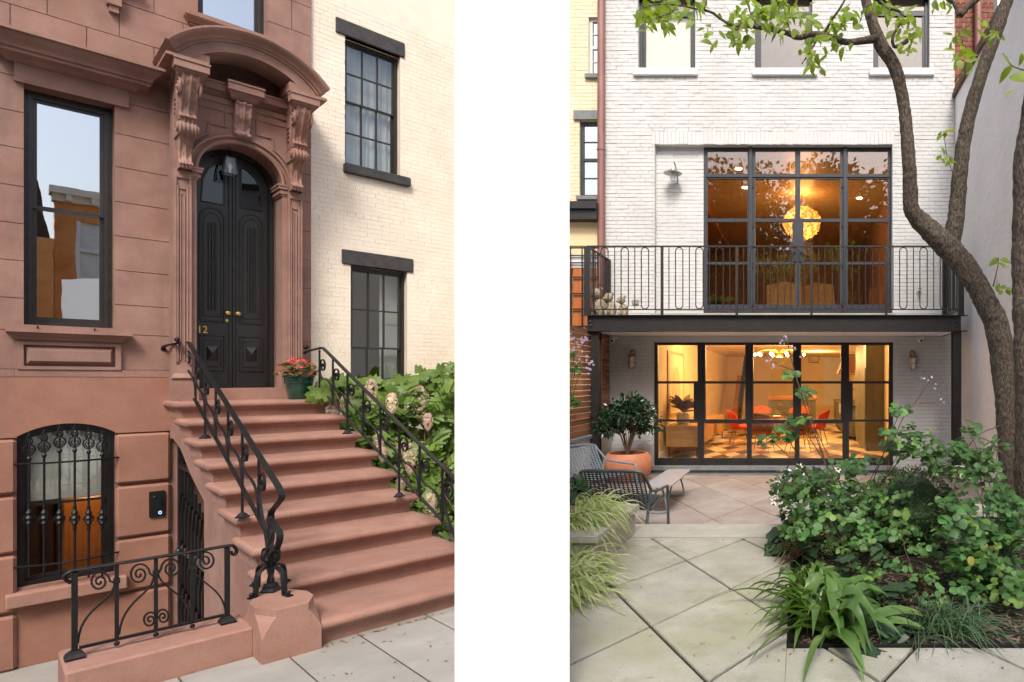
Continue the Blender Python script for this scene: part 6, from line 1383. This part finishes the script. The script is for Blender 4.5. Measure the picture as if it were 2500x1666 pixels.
for (px, py, rx, ry, n_) in ((1590, 22, 42, 26, 24), (1640, 32, 40, 28, 24), (1575, 55, 15, 12, 5), (1705, 8, 30, 14, 9), (1722, 72, 10, 8, 3), (1745, 88, 10, 18, 4), (1792, 58, 30, 30, 18), (1835, 32, 42, 34, 30), (1802, 98, 15, 12, 6), (1828, 90, 16, 14, 5), (1880, 40, 36, 36, 20), (1920, 18, 30, 24, 13), (1932, 70, 26, 24, 12), (1975, 55, 26, 30, 12), (1978, 120, 26, 30, 16), (1982, 160, 16, 12, 5), (2003, 90, 24, 18, 10), (2042, 52, 30, 34, 15), (2080, 50, 20, 30, 12), (2060, 112, 12, 10, 3), (2140, 12, 22, 14, 8), (2172, 28, 26, 26, 12), (2215, 52, 26, 32, 16), (2222, 85, 24, 20, 9), (2203, 122, 18, 14, 6), (2305, 3, 22, 12, 6), (2335, 82, 22, 12, 5), (2352, 128, 20, 18, 8), (2372, 150, 14, 10, 4), (2400, 50, 12, 12, 3), (2418, 85, 20, 10, 7), (2304, 322, 6, 8, 4), (2302, 384, 8, 10, 3), (2322, 392, 6, 8, 2), (2437, 640, 6, 10, 5), (2448, 700, 12, 14, 5)):
    for k in range(int(n_*1.5)):
        u, v = r.gauss(0, .6), r.gauss(0, .6); p = wb(px+rx*u, py+ry*v, 5.75+(px-1590)/900*.7+r.uniform(-.35, .35)); LV.add(face(p, r.uniform(.075, .135), r), k)
for (px, py, s) in ((2462, 190, .24), (2472, 160, .16), (2450, 135, .10), (2455, 235, .12), (2496, 130, .1)): LV.add(face(wb(px, py, 5.2), s, r), 0)
LV.done()

# ------------------------------------------------------------------ planting bed
bed = MB().bx(BX0+.01, 3.04, BY0+.01, BY1, .4, ZT-.035); bo = bed.build('planting_bed', 'mulch', None); tag(bo, kind='structure')
t = thing('bed_edging', 'thin black metal strip edging the planting bed', 'edging', (1, BY0, ZT)); MB().bx(BX0-.006, BX0+.006, BY0, BY1, ZT-.06, ZT+.012).build('side_strip', 'steel_dark', t); MB().bx(BX0+.006, 3.03, BY0-.006, BY0+.006, ZT-.06, ZT+.012).build('front_strip', 'steel_dark', t)
r = random.Random(9); m = MB()
for k in range(5200):
    c = Vector((r.uniform(BX0+.05, 2.95), BY0+.05+(BY1-BY0-.1)*r.random()**1.2, ZT-.03+r.uniform(0, .022))); a = r.uniform(0, PI); l_, w_ = r.uniform(.012, .045), r.uniform(.005, .012); u = Vector((math.cos(a), math.sin(a), r.uniform(-.25, .25)))*l_; v = Vector((-math.sin(a), math.cos(a), r.uniform(-.4, .4)))*w_
    m.add([c-u-v, c+u-v*.4, c+u*.8+v, c-u*.6+v], [(0, 1, 2, 3)])
tag(m.build('wood_mulch', 'chip', None), 'shredded brown bark mulch covering the planting bed', 'mulch', kind='stuff')
rue = []
for f in (.1, .25): 
    o_ = [(0, 0), (.30, .08), (.46, .30), (.47, .55), (.36, .80), (.22, .88), (.16, .80), (0, .95)]; rue.append(leafmesh('leaf', 'rue_leaf', o_, f, .12))
leafmat('rue_light', (.10, .20, .04), (.19, .31, .075), rough=.5, tl=.3, rndv=.3, scale=7); leafmat('rue_yellow', (.30, .28, .05), (.42, .36, .08), rough=.6, tl=.3)
rue = [rue[0], rue[1], leafmesh('leaf', 'rue_leaf', [(0, 0), (.22, .10), (.38, .34), (.36, .62), (.20, .90), (.08, .84), (0, .98)], -.12, .3), leafmesh('leaf', 'rue_light', [(0, 0), (.30, .08), (.44, .30), (.45, .55), (.33, .80), (0, .95)], .2, .2), leafmesh('leaf', 'rue_yellow', [(0, 0), (.26, .08), (.40, .30), (.38, .6), (.24, .85), (0, .92)], .3, .4)]
def rue_plant(label, base, clusters, stems, seed, size=.053):
    r = random.Random(seed); b = gz(*base, ZT-.03); t = thing('meadow_rue', label, 'plant', tuple(b)); LV = Leaves(t, rue, 'rue_leaf'); st = MB()
    for (px, py, rx, ry, n_, d) in clusters:
        c = wb(px, py, d); q = b+Vector((r.uniform(-.1, .1), r.uniform(-.1, .1), 0)); st.tube([tuple(q), tuple((q+c)/2+Vector((r.uniform(-.06, .06), 0, .06))), tuple(c)], [.006, .004, .0025], 5)
        for k in range(int(n_*.95)):                       # compound leaves: three or five leaflets on one stalk
            p = wb(px+rx*r.gauss(0, .62), py+ry*r.gauss(0, .62), d+r.gauss(0, .18)); sz = size*r.uniform(.55, 1.3); M = face(p, sz, r, 1.0, .8, -.2); kd = 4 if r.random() < .008 else (3 if r.random() < .2 else r.randrange(3))
            for an_, of_ in ((0, .35), (1.1, .25), (-1.1, .25))[:3 if r.random() < .8 else 1]: LV.add(M @ Matrix.Rotation(an_+r.uniform(-.2, .2), 4, 'Z') @ Matrix.Translation((0, of_, r.uniform(-.12, .12))) @ Matrix.Rotation(r.uniform(-.35, .35), 4, 'X') @ Matrix.Scale(r.uniform(.75, 1.1), 4), kd)
    for s in stems: st.tube(smoothpath([tuple(wb(px, py, d)) for px, py, d in s], 4), [.006]*1+[.004]*(4*(len(s)-1)), 5)
    LV.done(); st.build('stem', 'twig', t); return t
T_ = rue_plant('spreading meadow rue with round blue green leaflets in the middle of the bed', (2090, 1330), [(1940, 1192, 52, 26, 60, 4.7), (2010, 1172, 56, 28, 70, 4.8), (2065, 1200, 56, 32, 80, 4.6), (1990, 1240, 66, 30, 80, 4.5), (2082, 1262, 66, 36, 80, 4.4), (2150, 1200, 46, 28, 50, 4.6), (1960, 1285, 36, 22, 34, 4.4), (2120, 1312, 56, 26, 50, 4.3), (2175, 1262, 40, 28, 44, 4.4), (2210, 1082, 40, 34, 55, 4.6), (2268, 1112, 30, 22, 40, 4.6), (2300, 1140, 18, 16, 16, 4.6), (2198, 1002, 18, 10, 10, 4.5), (2180, 1062, 22, 14, 14, 4.5), (2240, 1062, 20, 14, 14, 4.5), (1884, 1074, 16, 7, 10, 4.3), (1915, 1052, 20, 9, 14, 4.35), (1948, 1026, 18, 9, 14, 4.4), (1962, 956, 18, 8, 9, 4.5), (1926, 911, 12, 5, 5, 4.5), (2085, 1130, 40, 16, 30, 4.8)], [[(2030, 1180, 4.6), (2000, 1090, 4.55), (1962, 980, 4.5), (1935, 890, 4.5), (1922, 835, 4.5)], [(2145, 1260, 4.5), (2172, 1120, 4.5), (2200, 1030, 4.5), (2240, 975, 4.5), (2272, 925, 4.5)], [(1960, 1015, 4.4), (1925, 1045, 4.35), (1872, 1082, 4.3)], [(1938, 905, 4.5), (1900, 890, 4.5), (1865, 870, 4.5)], [(2245, 985, 4.5), (2275, 985, 4.5), (2300, 978, 4.5)]], 31)
rue_plant('tall dense meadow rue at the right edge of the bed', (2440, 1470), [(2330, 1232, 38, 26, 40, 4.2), (2400, 1152, 38, 32, 40, 4.4), (2442, 1222, 42, 36, 55, 4.1), (2372, 1290, 48, 32, 65, 4.0), (2452, 1312, 44, 38, 65, 4.0), (2342, 1350, 44, 34, 65, 3.9), (2422, 1392, 52, 40, 75, 3.9), (2365, 1428, 34, 24, 35, 3.85), (2472, 1440, 28, 38, 40, 3.8), (2367, 1047, 18, 13, 14, 4.5), (2345, 1100, 24, 18, 20, 4.5), (2392, 1118, 36, 20, 30, 4.4), (2432, 1092, 18, 12, 8, 4.4), (2490, 1280, 16, 40, 30, 4.0)], [[(2400, 1300, 4.1), (2330, 1190, 4.3), (2375, 1075, 4.5), (2440, 1040, 4.5)], [(2380, 1065, 4.5), (2420, 1080, 4.5), (2450, 1110, 4.5)]], 32, .056)
def flowers(own, pts, m, sz, name='flower', n_=5, rr=.0):
    f_ = MB()
    for k in range(n_): a = 2*PI*k/n_; f_.add([(0, 0, 0), (.5*math.cos(a-.45), .5*math.sin(a-.45), .16), (math.cos(a), math.sin(a), .12), (.5*math.cos(a+.45), .5*math.sin(a+.45), .16)], [(0, 1, 2, 3)])
    me = mesh_of(f_, name, m)
    for p in pts: q = (camv-p).normalized()+Vector((rnd.uniform(-.6, .6), rnd.uniform(-.6, .6), rnd.uniform(-.4, .6))); inst(me, name, own, Matrix.Translation(p) @ q.to_track_quat('Z', 'Y').to_matrix().to_4x4() @ Matrix.Scale(sz*rnd.uniform(.8, 1.2), 4))
flowers(T_, [wb(px+rnd.uniform(-7, 7), py+rnd.uniform(-7, 7), 4.5) for px, py in ((1920, 826),)*3+((1908, 838),)*3+((1935, 850),)*3+((1872, 878),)*2+((1885, 885),)*3+((1888, 900),)*2+((1950, 868),)*1+((2250, 927),)*2+((2270, 925),)*2+((2285, 942),)*2+((2302, 976),)*2], 'lilac_petal', .012)
r = random.Random(14)
# clipped box ball
bc = wb(2222, 1240, 5.0); BXB = thing('box_shrub', 'dense clipped box bush with tiny dark leaves behind the meadow rue', 'shrub', (bc.x, bc.y, ZT-.03)); m = MB()
for k in range(5200):
    n_ = Vector((r.gauss(0, 1), r.gauss(0, 1), r.gauss(0, 1))).normalized(); rr = .36*(1+.09*noise.noise(n_*3.1))*r.uniform(.88, 1.03); p = bc+Vector((n_.x*rr, n_.y*rr, n_.z*rr*.95-.02))
    if p.z < ZT: continue
    d = (n_+Vector((r.uniform(-1, 1), r.uniform(-1, 1), r.uniform(-1, 1)))*.8).normalized(); x = d.orthogonal().normalized()*.008; y = d*.02; m.add([p-x*0, p+x+y*.5, p+y, p-x+y*.5], [(0, 1, 2, 3)])
m.build('foliage', 'box_leaf', BXB, kind='stuff'); b = MB()
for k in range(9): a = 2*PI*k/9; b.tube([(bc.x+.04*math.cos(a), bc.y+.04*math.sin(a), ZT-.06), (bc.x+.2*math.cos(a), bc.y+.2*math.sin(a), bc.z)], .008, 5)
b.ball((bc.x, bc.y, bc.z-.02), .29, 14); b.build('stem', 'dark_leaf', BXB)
# hostas
def hosta(label, px, py, d, n_, sz, seed):
    r = random.Random(seed); b = wb(px, py, d); b.z = ZT+.05; t = thing('hosta', label, 'plant', tuple(b), 'cream edged hostas')
    o1 = [(0, 0), (.20, .12), (.30, .35), (.28, .6), (.15, .85), (0, 1.0)]; o2 = [(0, .05), (.15, .16), (.22, .36), (.20, .58), (.09, .78), (0, .88)]
    a1 = leafmesh('leaf', 'leaf_margin', o1, .2, .35); a2 = leafmesh('leaf_blade', 'rue_leaf', o2, .2, .35)
    for k in range(n_):
        a = 2*PI*k/n_+r.uniform(-.3, .3); c = wb(px+r.uniform(-28, 28), py+r.uniform(-22, 22), d+r.uniform(-.2, .2)); M = Matrix.Translation(c) @ rotm((math.cos(a), math.sin(a)*.6-.4, r.uniform(.1, .7)), r.uniform(-.4, .4)) @ Matrix.Scale(sz*r.uniform(.8, 1.2), 4); l = inst(a1, 'leaf', t, M)
        e = bpy.data.objects.new('leaf_blade', a2); COL.objects.link(e); e.parent = l; e.location = (0, 0, .025)
hosta('cream edged hosta between the box bush and the right post', 2330, 1165, 5.05, 13, .19, 3); hosta('cream edged hosta in front of the leaning tree trunk', 2455, 1245, 4.75, 11, .19, 4); hosta('cream edged hosta low beside the box bush', 2310, 1215, 4.9, 9, .15, 7)
# mandevilla in front of the patio step
MV = thing('mandevilla_vine', 'glossy dark vine with pale pink star flowers at the patio edge', 'plant', (X(1950, 5.7), 5.7, ZP)); r = random.Random(6); LV = Leaves(MV, [gm], 'glossy_leaf')
for (px, py, rx, ry, n_) in ((1935, 1180, 30, 22, 60), (1960, 1160, 36, 18, 60), (1920, 1215, 22, 24, 50), (1925, 1250, 16, 18, 30), (2000, 1165, 30, 18, 40), (1900, 1190, 14, 14, 18)):
    for k in range(n_): p = wb(px+rx*r.gauss(0, .6), py+ry*r.gauss(0, .6), 5.65+r.uniform(-.15, .12)); LV.add(face(p, r.uniform(.05, .085), r), 0)
LV.done(); flowers(MV, [wb(px, py, 5.45) for px, py in ((1897, 1205), (1890, 1225), (1908, 1232), (1928, 1233), (1935, 1256), (1918, 1245), (1960, 1165), (1945, 1190), (1885, 1212), (1953, 1140), (2045, 1148), (1900, 1180), (1925, 1262))], 'white_petal', .042)
b = MB()
for px, py in ((1935, 1180), (1960, 1160), (1920, 1215), (2000, 1165), (1900, 1190)): b.tube([(X(1970, 5.75), 5.75, ZP+.0), tuple(wb((px+1970)/2, 1240, 5.7)), tuple(wb(px, py, 5.65))], [.012, .008, .004], 5)
b.build('stem', 'twig', MV)
# strap leaved irises
def ribbon(mb, base, a, L_, w_, rise, droop, n=9, twist=0.):
    d = Vector((math.cos(a), math.sin(a), 0)); s = Vector((-math.sin(a), math.cos(a), 0)); vs = []
    for i in range(n+1):
        t = i/n; c = Vector(base)+d*L_*(t*math.cos(rise)*1.0+.12*t*t)+Vector((0, 0, L_*(t*math.sin(rise)-droop*t*t*t))); wv = w_*(.75+.5*t if t < .3 else .9)*(1-max(0, (t-.55)/.45)**1.6); q = s*wv+Vector((0, 0, wv*.45))
        c.z = max(c.z, ZT+.004+.02*(1-t))
        vs += [c-q, c+Vector((0, 0, -wv*.35)), c+s*wv+Vector((0, 0, wv*.45))]
    mb.add(vs, [f for i in range(n) for f in ((3*i, 3*i+1, 3*i+4, 3*i+3), (3*i+1, 3*i+2, 3*i+5, 3*i+4))])
def straps(label, bases, n_, L0_, seed, w0=.026):
    r = random.Random(seed); c0_ = gz(*bases[0], ZT); t = thing('strap_leaf_iris', label, 'plant', tuple(c0_), 'strap leaved irises')
    for k in range(n_):
        b = gz(*bases[k % len(bases)], ZT-.02)+Vector((r.uniform(-.05, .05), r.uniform(-.05, .05), 0)); m = MB(); a = 2*PI*k/n_*1.618*3+r.uniform(-.3, .3); rise = r.uniform(.55, 1.35); ribbon(m, b, a, L0_*r.uniform(.7, 1.2), w0*r.uniform(.75, 1.15), rise, r.uniform(.65, 1.05)*math.sin(rise)); m.build('leaf', 'iris_leaf', t, smooth=2)
straps('large strap leaved iris spilling over the front corner of the bed', [(2030, 1560), (2055, 1545), (2010, 1535)], 64, .56, 41, .030)
straps('strap leaved iris arching over the left edge of the bed', [(1965, 1500), (1980, 1485)], 44, .50, 42, .027)
straps('smaller upright strap leaved iris behind the two larger ones', [(1985, 1432)], 22, .38, 43, .020)
# anemones with lobed dark leaves
lob = [(0, 0), (.3, -.08), (.42, .06), (.34, .18), (.52, .28), (.55, .48), (.34, .46), (.36, .66), (.24, .74), (.12, .70), (0, 1.0)]
an = [leafmesh('leaf', 'dark_leaf', lob, f, c) for f, c in ((.15, .2), (.05, .35))]
def anemone(label, spots, seed):
    r = random.Random(seed); b = gz(spots[0][0], spots[0][1]+40, ZT-.03); t = thing('anemone_plant', label, 'plant', tuple(b), 'dark lobed anemone leaves'); LV = Leaves(t, an, 'dark_leaf'); st = MB()
    for (px, py, n_, d, sz) in spots:
        for k in range(n_): p = wb(px+r.uniform(-26, 26), py+r.uniform(-20, 20), d+r.uniform(-.1, .1)); p.z = max(p.z, ZT+.02); LV.add(face(p, sz*r.uniform(.8, 1.2), r, .8, .5, -.5), k); st.tube([(b.x+r.uniform(-.1, .1), p.y, ZT-.03), tuple(p)], .004, 5)
    LV.done(); st.build('stem', 'twig', t)
anemone('dark lobed anemone leaves in the middle of the bed', [(2085, 1370, 5, 4.0, .12), (2130, 1350, 4, 4.0, .10), (2120, 1440, 5, 3.7, .12), (2190, 1440, 4, 3.7, .11), (2150, 1480, 4, 3.6, .10)], 51)
anemone('dark lobed anemone leaves drooping over the front edge of the bed', [(2190, 1545, 5, 3.3, .10), (2160, 1600, 5, 3.15, .11), (2210, 1515, 4, 3.4, .09)], 52)
anemone('lobed anemone leaves spilling onto the terrace at the back left corner of the bed', [(1905, 1300, 6, 5.0, .16), (1890, 1345, 5, 4.85, .14), (1950, 1270, 6, 4.9, .15), (1985, 1320, 6, 4.6, .13), (1965, 1300, 5, 4.7, .13)], 53)
rue_plant('low yellow green meadow rue seedlings on the bare mulch', (2260, 1440), [(2180, 1380, 30, 18, 16, 3.9), (2260, 1400, 30, 16, 14, 3.85), (2240, 1340, 34, 20, 24, 4.1), (2290, 1460, 22, 14, 10, 3.65), (2130, 1400, 26, 18, 16, 3.8), (2060, 1330, 40, 22, 30, 4.2), (2200, 1300, 40, 20, 30, 4.3)], [], 35, .04)
rr_ = random.Random(23); m = MB()
for k in range(130):
    c = Vector((rr_.uniform(-1.3, 2.6), rr_.uniform(2.9, 5.3), ZT+.006)) if k < 90 else Vector((rr_.uniform(-.6, 2.9), BY0-.03-abs(rr_.gauss(0, .1)), ZT+.006))
    if BX0-.02 < c.x and c.y > BY0-.02: continue
    a = rr_.uniform(0, 2*PI); l_ = rr_.uniform(.004, .014); u = Vector((math.cos(a)*l_, math.sin(a)*l_, rr_.uniform(0, .004))); v = Vector((-math.sin(a)*l_*.5, math.cos(a)*l_*.5, rr_.uniform(0, .003))); m.add([c-u, c+v, c+u, c-v], [(0, 1, 2, 3)])
tag(m.build('terrace_litter', 'dry_leaf', None), 'tiny dry crumbs scattered over the diagonal terrace slabs', 'leaf litter', kind='stuff')
# grasses
def tuft(label, cat, base_pts, n_, L_, w_, m_, seed, name, amin=0., amax=2*PI, droop=.9, z0=ZT-.02, grp=None):
    r = random.Random(seed); t = thing(name, label, cat, tuple(base_pts[0]), grp); mb = MB()
    for k in range(n_):
        b = base_pts[k % len(base_pts)]+Vector((r.gauss(0, .06), r.gauss(0, .06), 0)); ribbon(mb, b, r.uniform(amin, amax), L_*r.uniform(.6, 1.25), w_*r.uniform(.6, 1.2), r.uniform(.4, 1.3), r.uniform(.6, 1.1)*droop, 7)
    mb.build('foliage', m_, t, smooth=2, kind='stuff')
tuft('wispy fine bladed sedge at the front of the bed', 'grass', [gz(2300, 1530, ZT), gz(2340, 1540, ZT), gz(2270, 1545, ZT)], 260, .34, .0035, 'dark_leaf', 61, 'sedge_tuft')
tuft('low striped grass at the back left of the bed', 'grass', [gz(1955, 1350, ZT), gz(2000, 1335, ZT)], 140, .3, .006, 'grass_leaf', 62, 'grass_clump')
hb = [Vector((-1.72, 4.45, ZT)), Vector((-1.78, 4.65, ZT+.2)), Vector((-1.62, 4.15, ZT)), Vector((-1.72, 4.9, 1.0)), Vector((-1.50, 3.85, ZT))]
tuft('arching striped ornamental grass spilling over the left edge of the terrace', 'grass', hb, 760, .43, .0068, 'grass_leaf', 63, 'ornamental_grass', -1.5, 1.0, .85)
t = thing('fern', 'light green fern at the right edge beside the thick trunk', 'plant', tuple(wb(2520, 1240, 4.7))); r = random.Random(3)
for k in range(7):
    m = MB(); b = wb(2525, 1260, 4.7); a = PI*.75+.22*k; d = Vector((math.cos(a), -.35, .7-.12*k)).normalized(); s = d.cross(Vector((0, -1, .3))).normalized()
    for i in range(15):
        c = b+d*(.05+.026*i)+Vector((0, 0, -.0012*i*i)); w_ = .09*(1-i/16)
        for sg in (-1, 1): m.add([c, c+s*sg*w_*.5+d*.012, c+s*sg*w_, c+s*sg*w_*.5-d*.006], [(0, 1, 2, 3)])
    m.build('frond', 'grass_leaf', t)
tl_ = thing('white_begonia', 'broad leaved plant with a white bloom behind the ornamental grass', 'plant', (-2.0, 5.3, 1.0)); LV = Leaves(tl_, an, 'dark_leaf'); r = random.Random(5)
for k in range(14): LV.add(face(wb(1400+r.uniform(-25, 25), 1185+r.uniform(-22, 30), 5.2+r.uniform(-.1, .1)), r.uniform(.1, .17), r), k)
LV.done(); flowers(tl_, [wb(1415, 1216, 5.1), wb(1420, 1221, 5.1), wb(1410, 1223, 5.1)], 'white_petal', .03)
# flowering sprigs against the fence
t = thing('thalictrum_sprig', 'lilac flowered sprigs with yellow green leaves in front of the board fence', 'plant', tuple(wb(1385, 1000, 6.8))); r = random.Random(7); st = MB()
for q in ([(1370, 1150), (1392, 950), (1405, 830), (1400, 800)], [(1385, 1000), (1410, 880), (1430, 830)], [(1380, 1020), (1420, 900), (1445, 870)]): st.tube(smoothpath([tuple(wb(px, py, 6.8)) for px, py in q], 4), .004, 5)
st.build('stem', 'twig', t); LV = Leaves(t, rue, 'grass_leaf')
for (px, py, n_) in ((1395, 865, 7), (1415, 892, 7), (1392, 905, 6), (1400, 980, 12), (1394, 960, 6)):
    for k in range(n_): LV.add(face(wb(px+r.uniform(-9, 9), py+r.uniform(-9, 9), 6.8), .07, r), k)
LV.done(); flowers(t, [wb(px+r.uniform(-9, 9), py+r.uniform(-9, 9), 6.75) for px, py in ((1395, 815), (1400, 830), (1425, 832), (1430, 828), (1440, 875), (1443, 895), (1420, 855), (1398, 850), (1415, 880), (1436, 905)) for _ in range(3)], 'lilac_petal', .02)

# ------------------------------------------------------------------ what the windows mirror: trees and houses behind the camera
tc = MB(); r = random.Random(77)
for k in range(11000):
    cl = (k*7) % 38; rc = random.Random(cl); cc = Vector((rc.uniform(-2.2, 2.2), rc.uniform(-1.6, 1.6), rc.uniform(4.2, 9.6))); p = cc+Vector((r.gauss(0, .55), r.gauss(0, .55), r.gauss(0, .42))); d = Vector((r.uniform(-1, 1), r.uniform(-1, 1), r.uniform(-1, .4))).normalized(); x = d.orthogonal().normalized(); y = d.cross(x); s = r.uniform(.08, .17)
    tc.add([p, p+x*s*.6+y*s, p+y*s*2, p-x*s*.6+y*s], [(0, 1, 2, 3)])
crown = mesh_of(tc, 'crown', 'tree_leaf'); tr = MB(); tr.tube([(0, 0, 0), (.1, 0, 2), (0, .1, 4.5), (.1, 0, 7.5)], [.22, .18, .13, .05], 10); 
for k in range(7): rc = random.Random(k); tr.tube([(0, 0, 3+.5*k), (rc.uniform(-1, 1), rc.uniform(-.8, .8), 4.4+.5*k), (rc.uniform(-2, 2), rc.uniform(-1.4, 1.4), 5.4+.5*k)], [.09, .06, .02], 6)
trunk = mesh_of(tr, 'trunk', 'bark', True)
for (x, y, s, a, lb) in ((-4.4, -18, 1.6, .3, 'left'), (3.6, -19, 1.7, 1.7, 'right')):
    o = thing('garden_tree', lb+' leafy tree mirrored in the glass of the upper doors', 'tree', (x, y, 0), 'trees mirrored in the upper doors'); o.rotation_euler = (0, 0, a); o.scale = (s, s, s)
    for me in (trunk, crown): c = bpy.data.objects.new(me.name, me); COL.objects.link(c); c.parent = o
RH = thing('rear_pale_house', 'pale brick house mirrored low in the upper doors', 'house', (0, -25, 0))
mat('pale_pink_brick', (.55, .43, .38), (.64, .53, .48), rough=.9, scale=3); rwn = [(x, x+1.3, z, z+2.0) for x in (-8, -4.5, -1, 2.5, 6, 9.5) for z in (2.2, 6.0, 9.6)]
w = MB()
for q in cut([(-11, 13, -.03, 12.6)], rwn): w.bx(q[0], q[1], -25.4, -25, q[2], q[3])
w.build('wall', 'pale_pink_brick', RH)
for q in rwn: MB().bx(q[0], q[1], -25.3, -25.25, q[2], q[3]).build('window', 'window_black', RH)
FR[0] = MA
OH = thing('opposite_brick_house', 'orange brick house with a pale window mirrored in the tall brownstone window', 'house', (3, -16, 0)); oo = 16.0
mat('orange_brick', (.60, .22, .06), (.75, .34, .12), rough=.9, scale=1.5); ow = (1.62, 2.5, 5.2, 6.8)
w = MB()
for q in cut([(1.2, 3.6, -.03, 7.3)], [ow]): w.ab(q[0], q[1], oo, oo+.3, q[2], q[3])
w.ab(-1.2, 1.18, oo-.3, oo+.3, -.03, 6.2); w.build('wall', 'orange_brick', OH)
bricks(OH, [ow], 1.2, 3.58, 3.4, 7.28, lambda a, b, z0, z1, mb, rr: mb.ab(a, b, oo-.012-rr.uniform(0, .004), oo+.002, z0, z1), .22, .075, .010, 'orange_brick', nparts=0, seed=12)
MB().ab(1.1, 3.7, oo-.35, oo+.3, 7.5, 7.7).ab(1.15, 3.65, oo-.18, oo+.3, 7.3, 7.5).build('cornice', 'cream_joint', OH)
for k in range(5): MB().ab(1.4+.5*k, 1.52+.5*k, oo-.32, oo-.18, 7.32, 7.5).build('cornice_bracket', 'cream_joint', OH)
MB().ab(ow[0], ow[1], oo+.12, oo+.16, ow[2], ow[3]).build('window_blind', 'room_white', OH); MB().ab(ow[0], ow[0]+.08, oo-.02, oo+.1, ow[2], ow[3]).ab(ow[1]-.08, ow[1], oo-.02, oo+.1, ow[2], ow[3]).ab(ow[0], ow[1], oo-.03, oo+.1, ow[2]-.1, ow[2]).ab(ow[0]+.08, ow[1]-.08, oo, oo+.1, 5.95, 6.05).build('window_frame', 'white_sill', OH)
MB().prism([(-1.2, 6.2), (-1.2, 6.6), (-.1, 8.6), (.6, 9.6), (1.1, 6.2)], 'y', -oo-.2, -oo+.3).build('gable', 'dark_room', OH)
FR[0] = MI
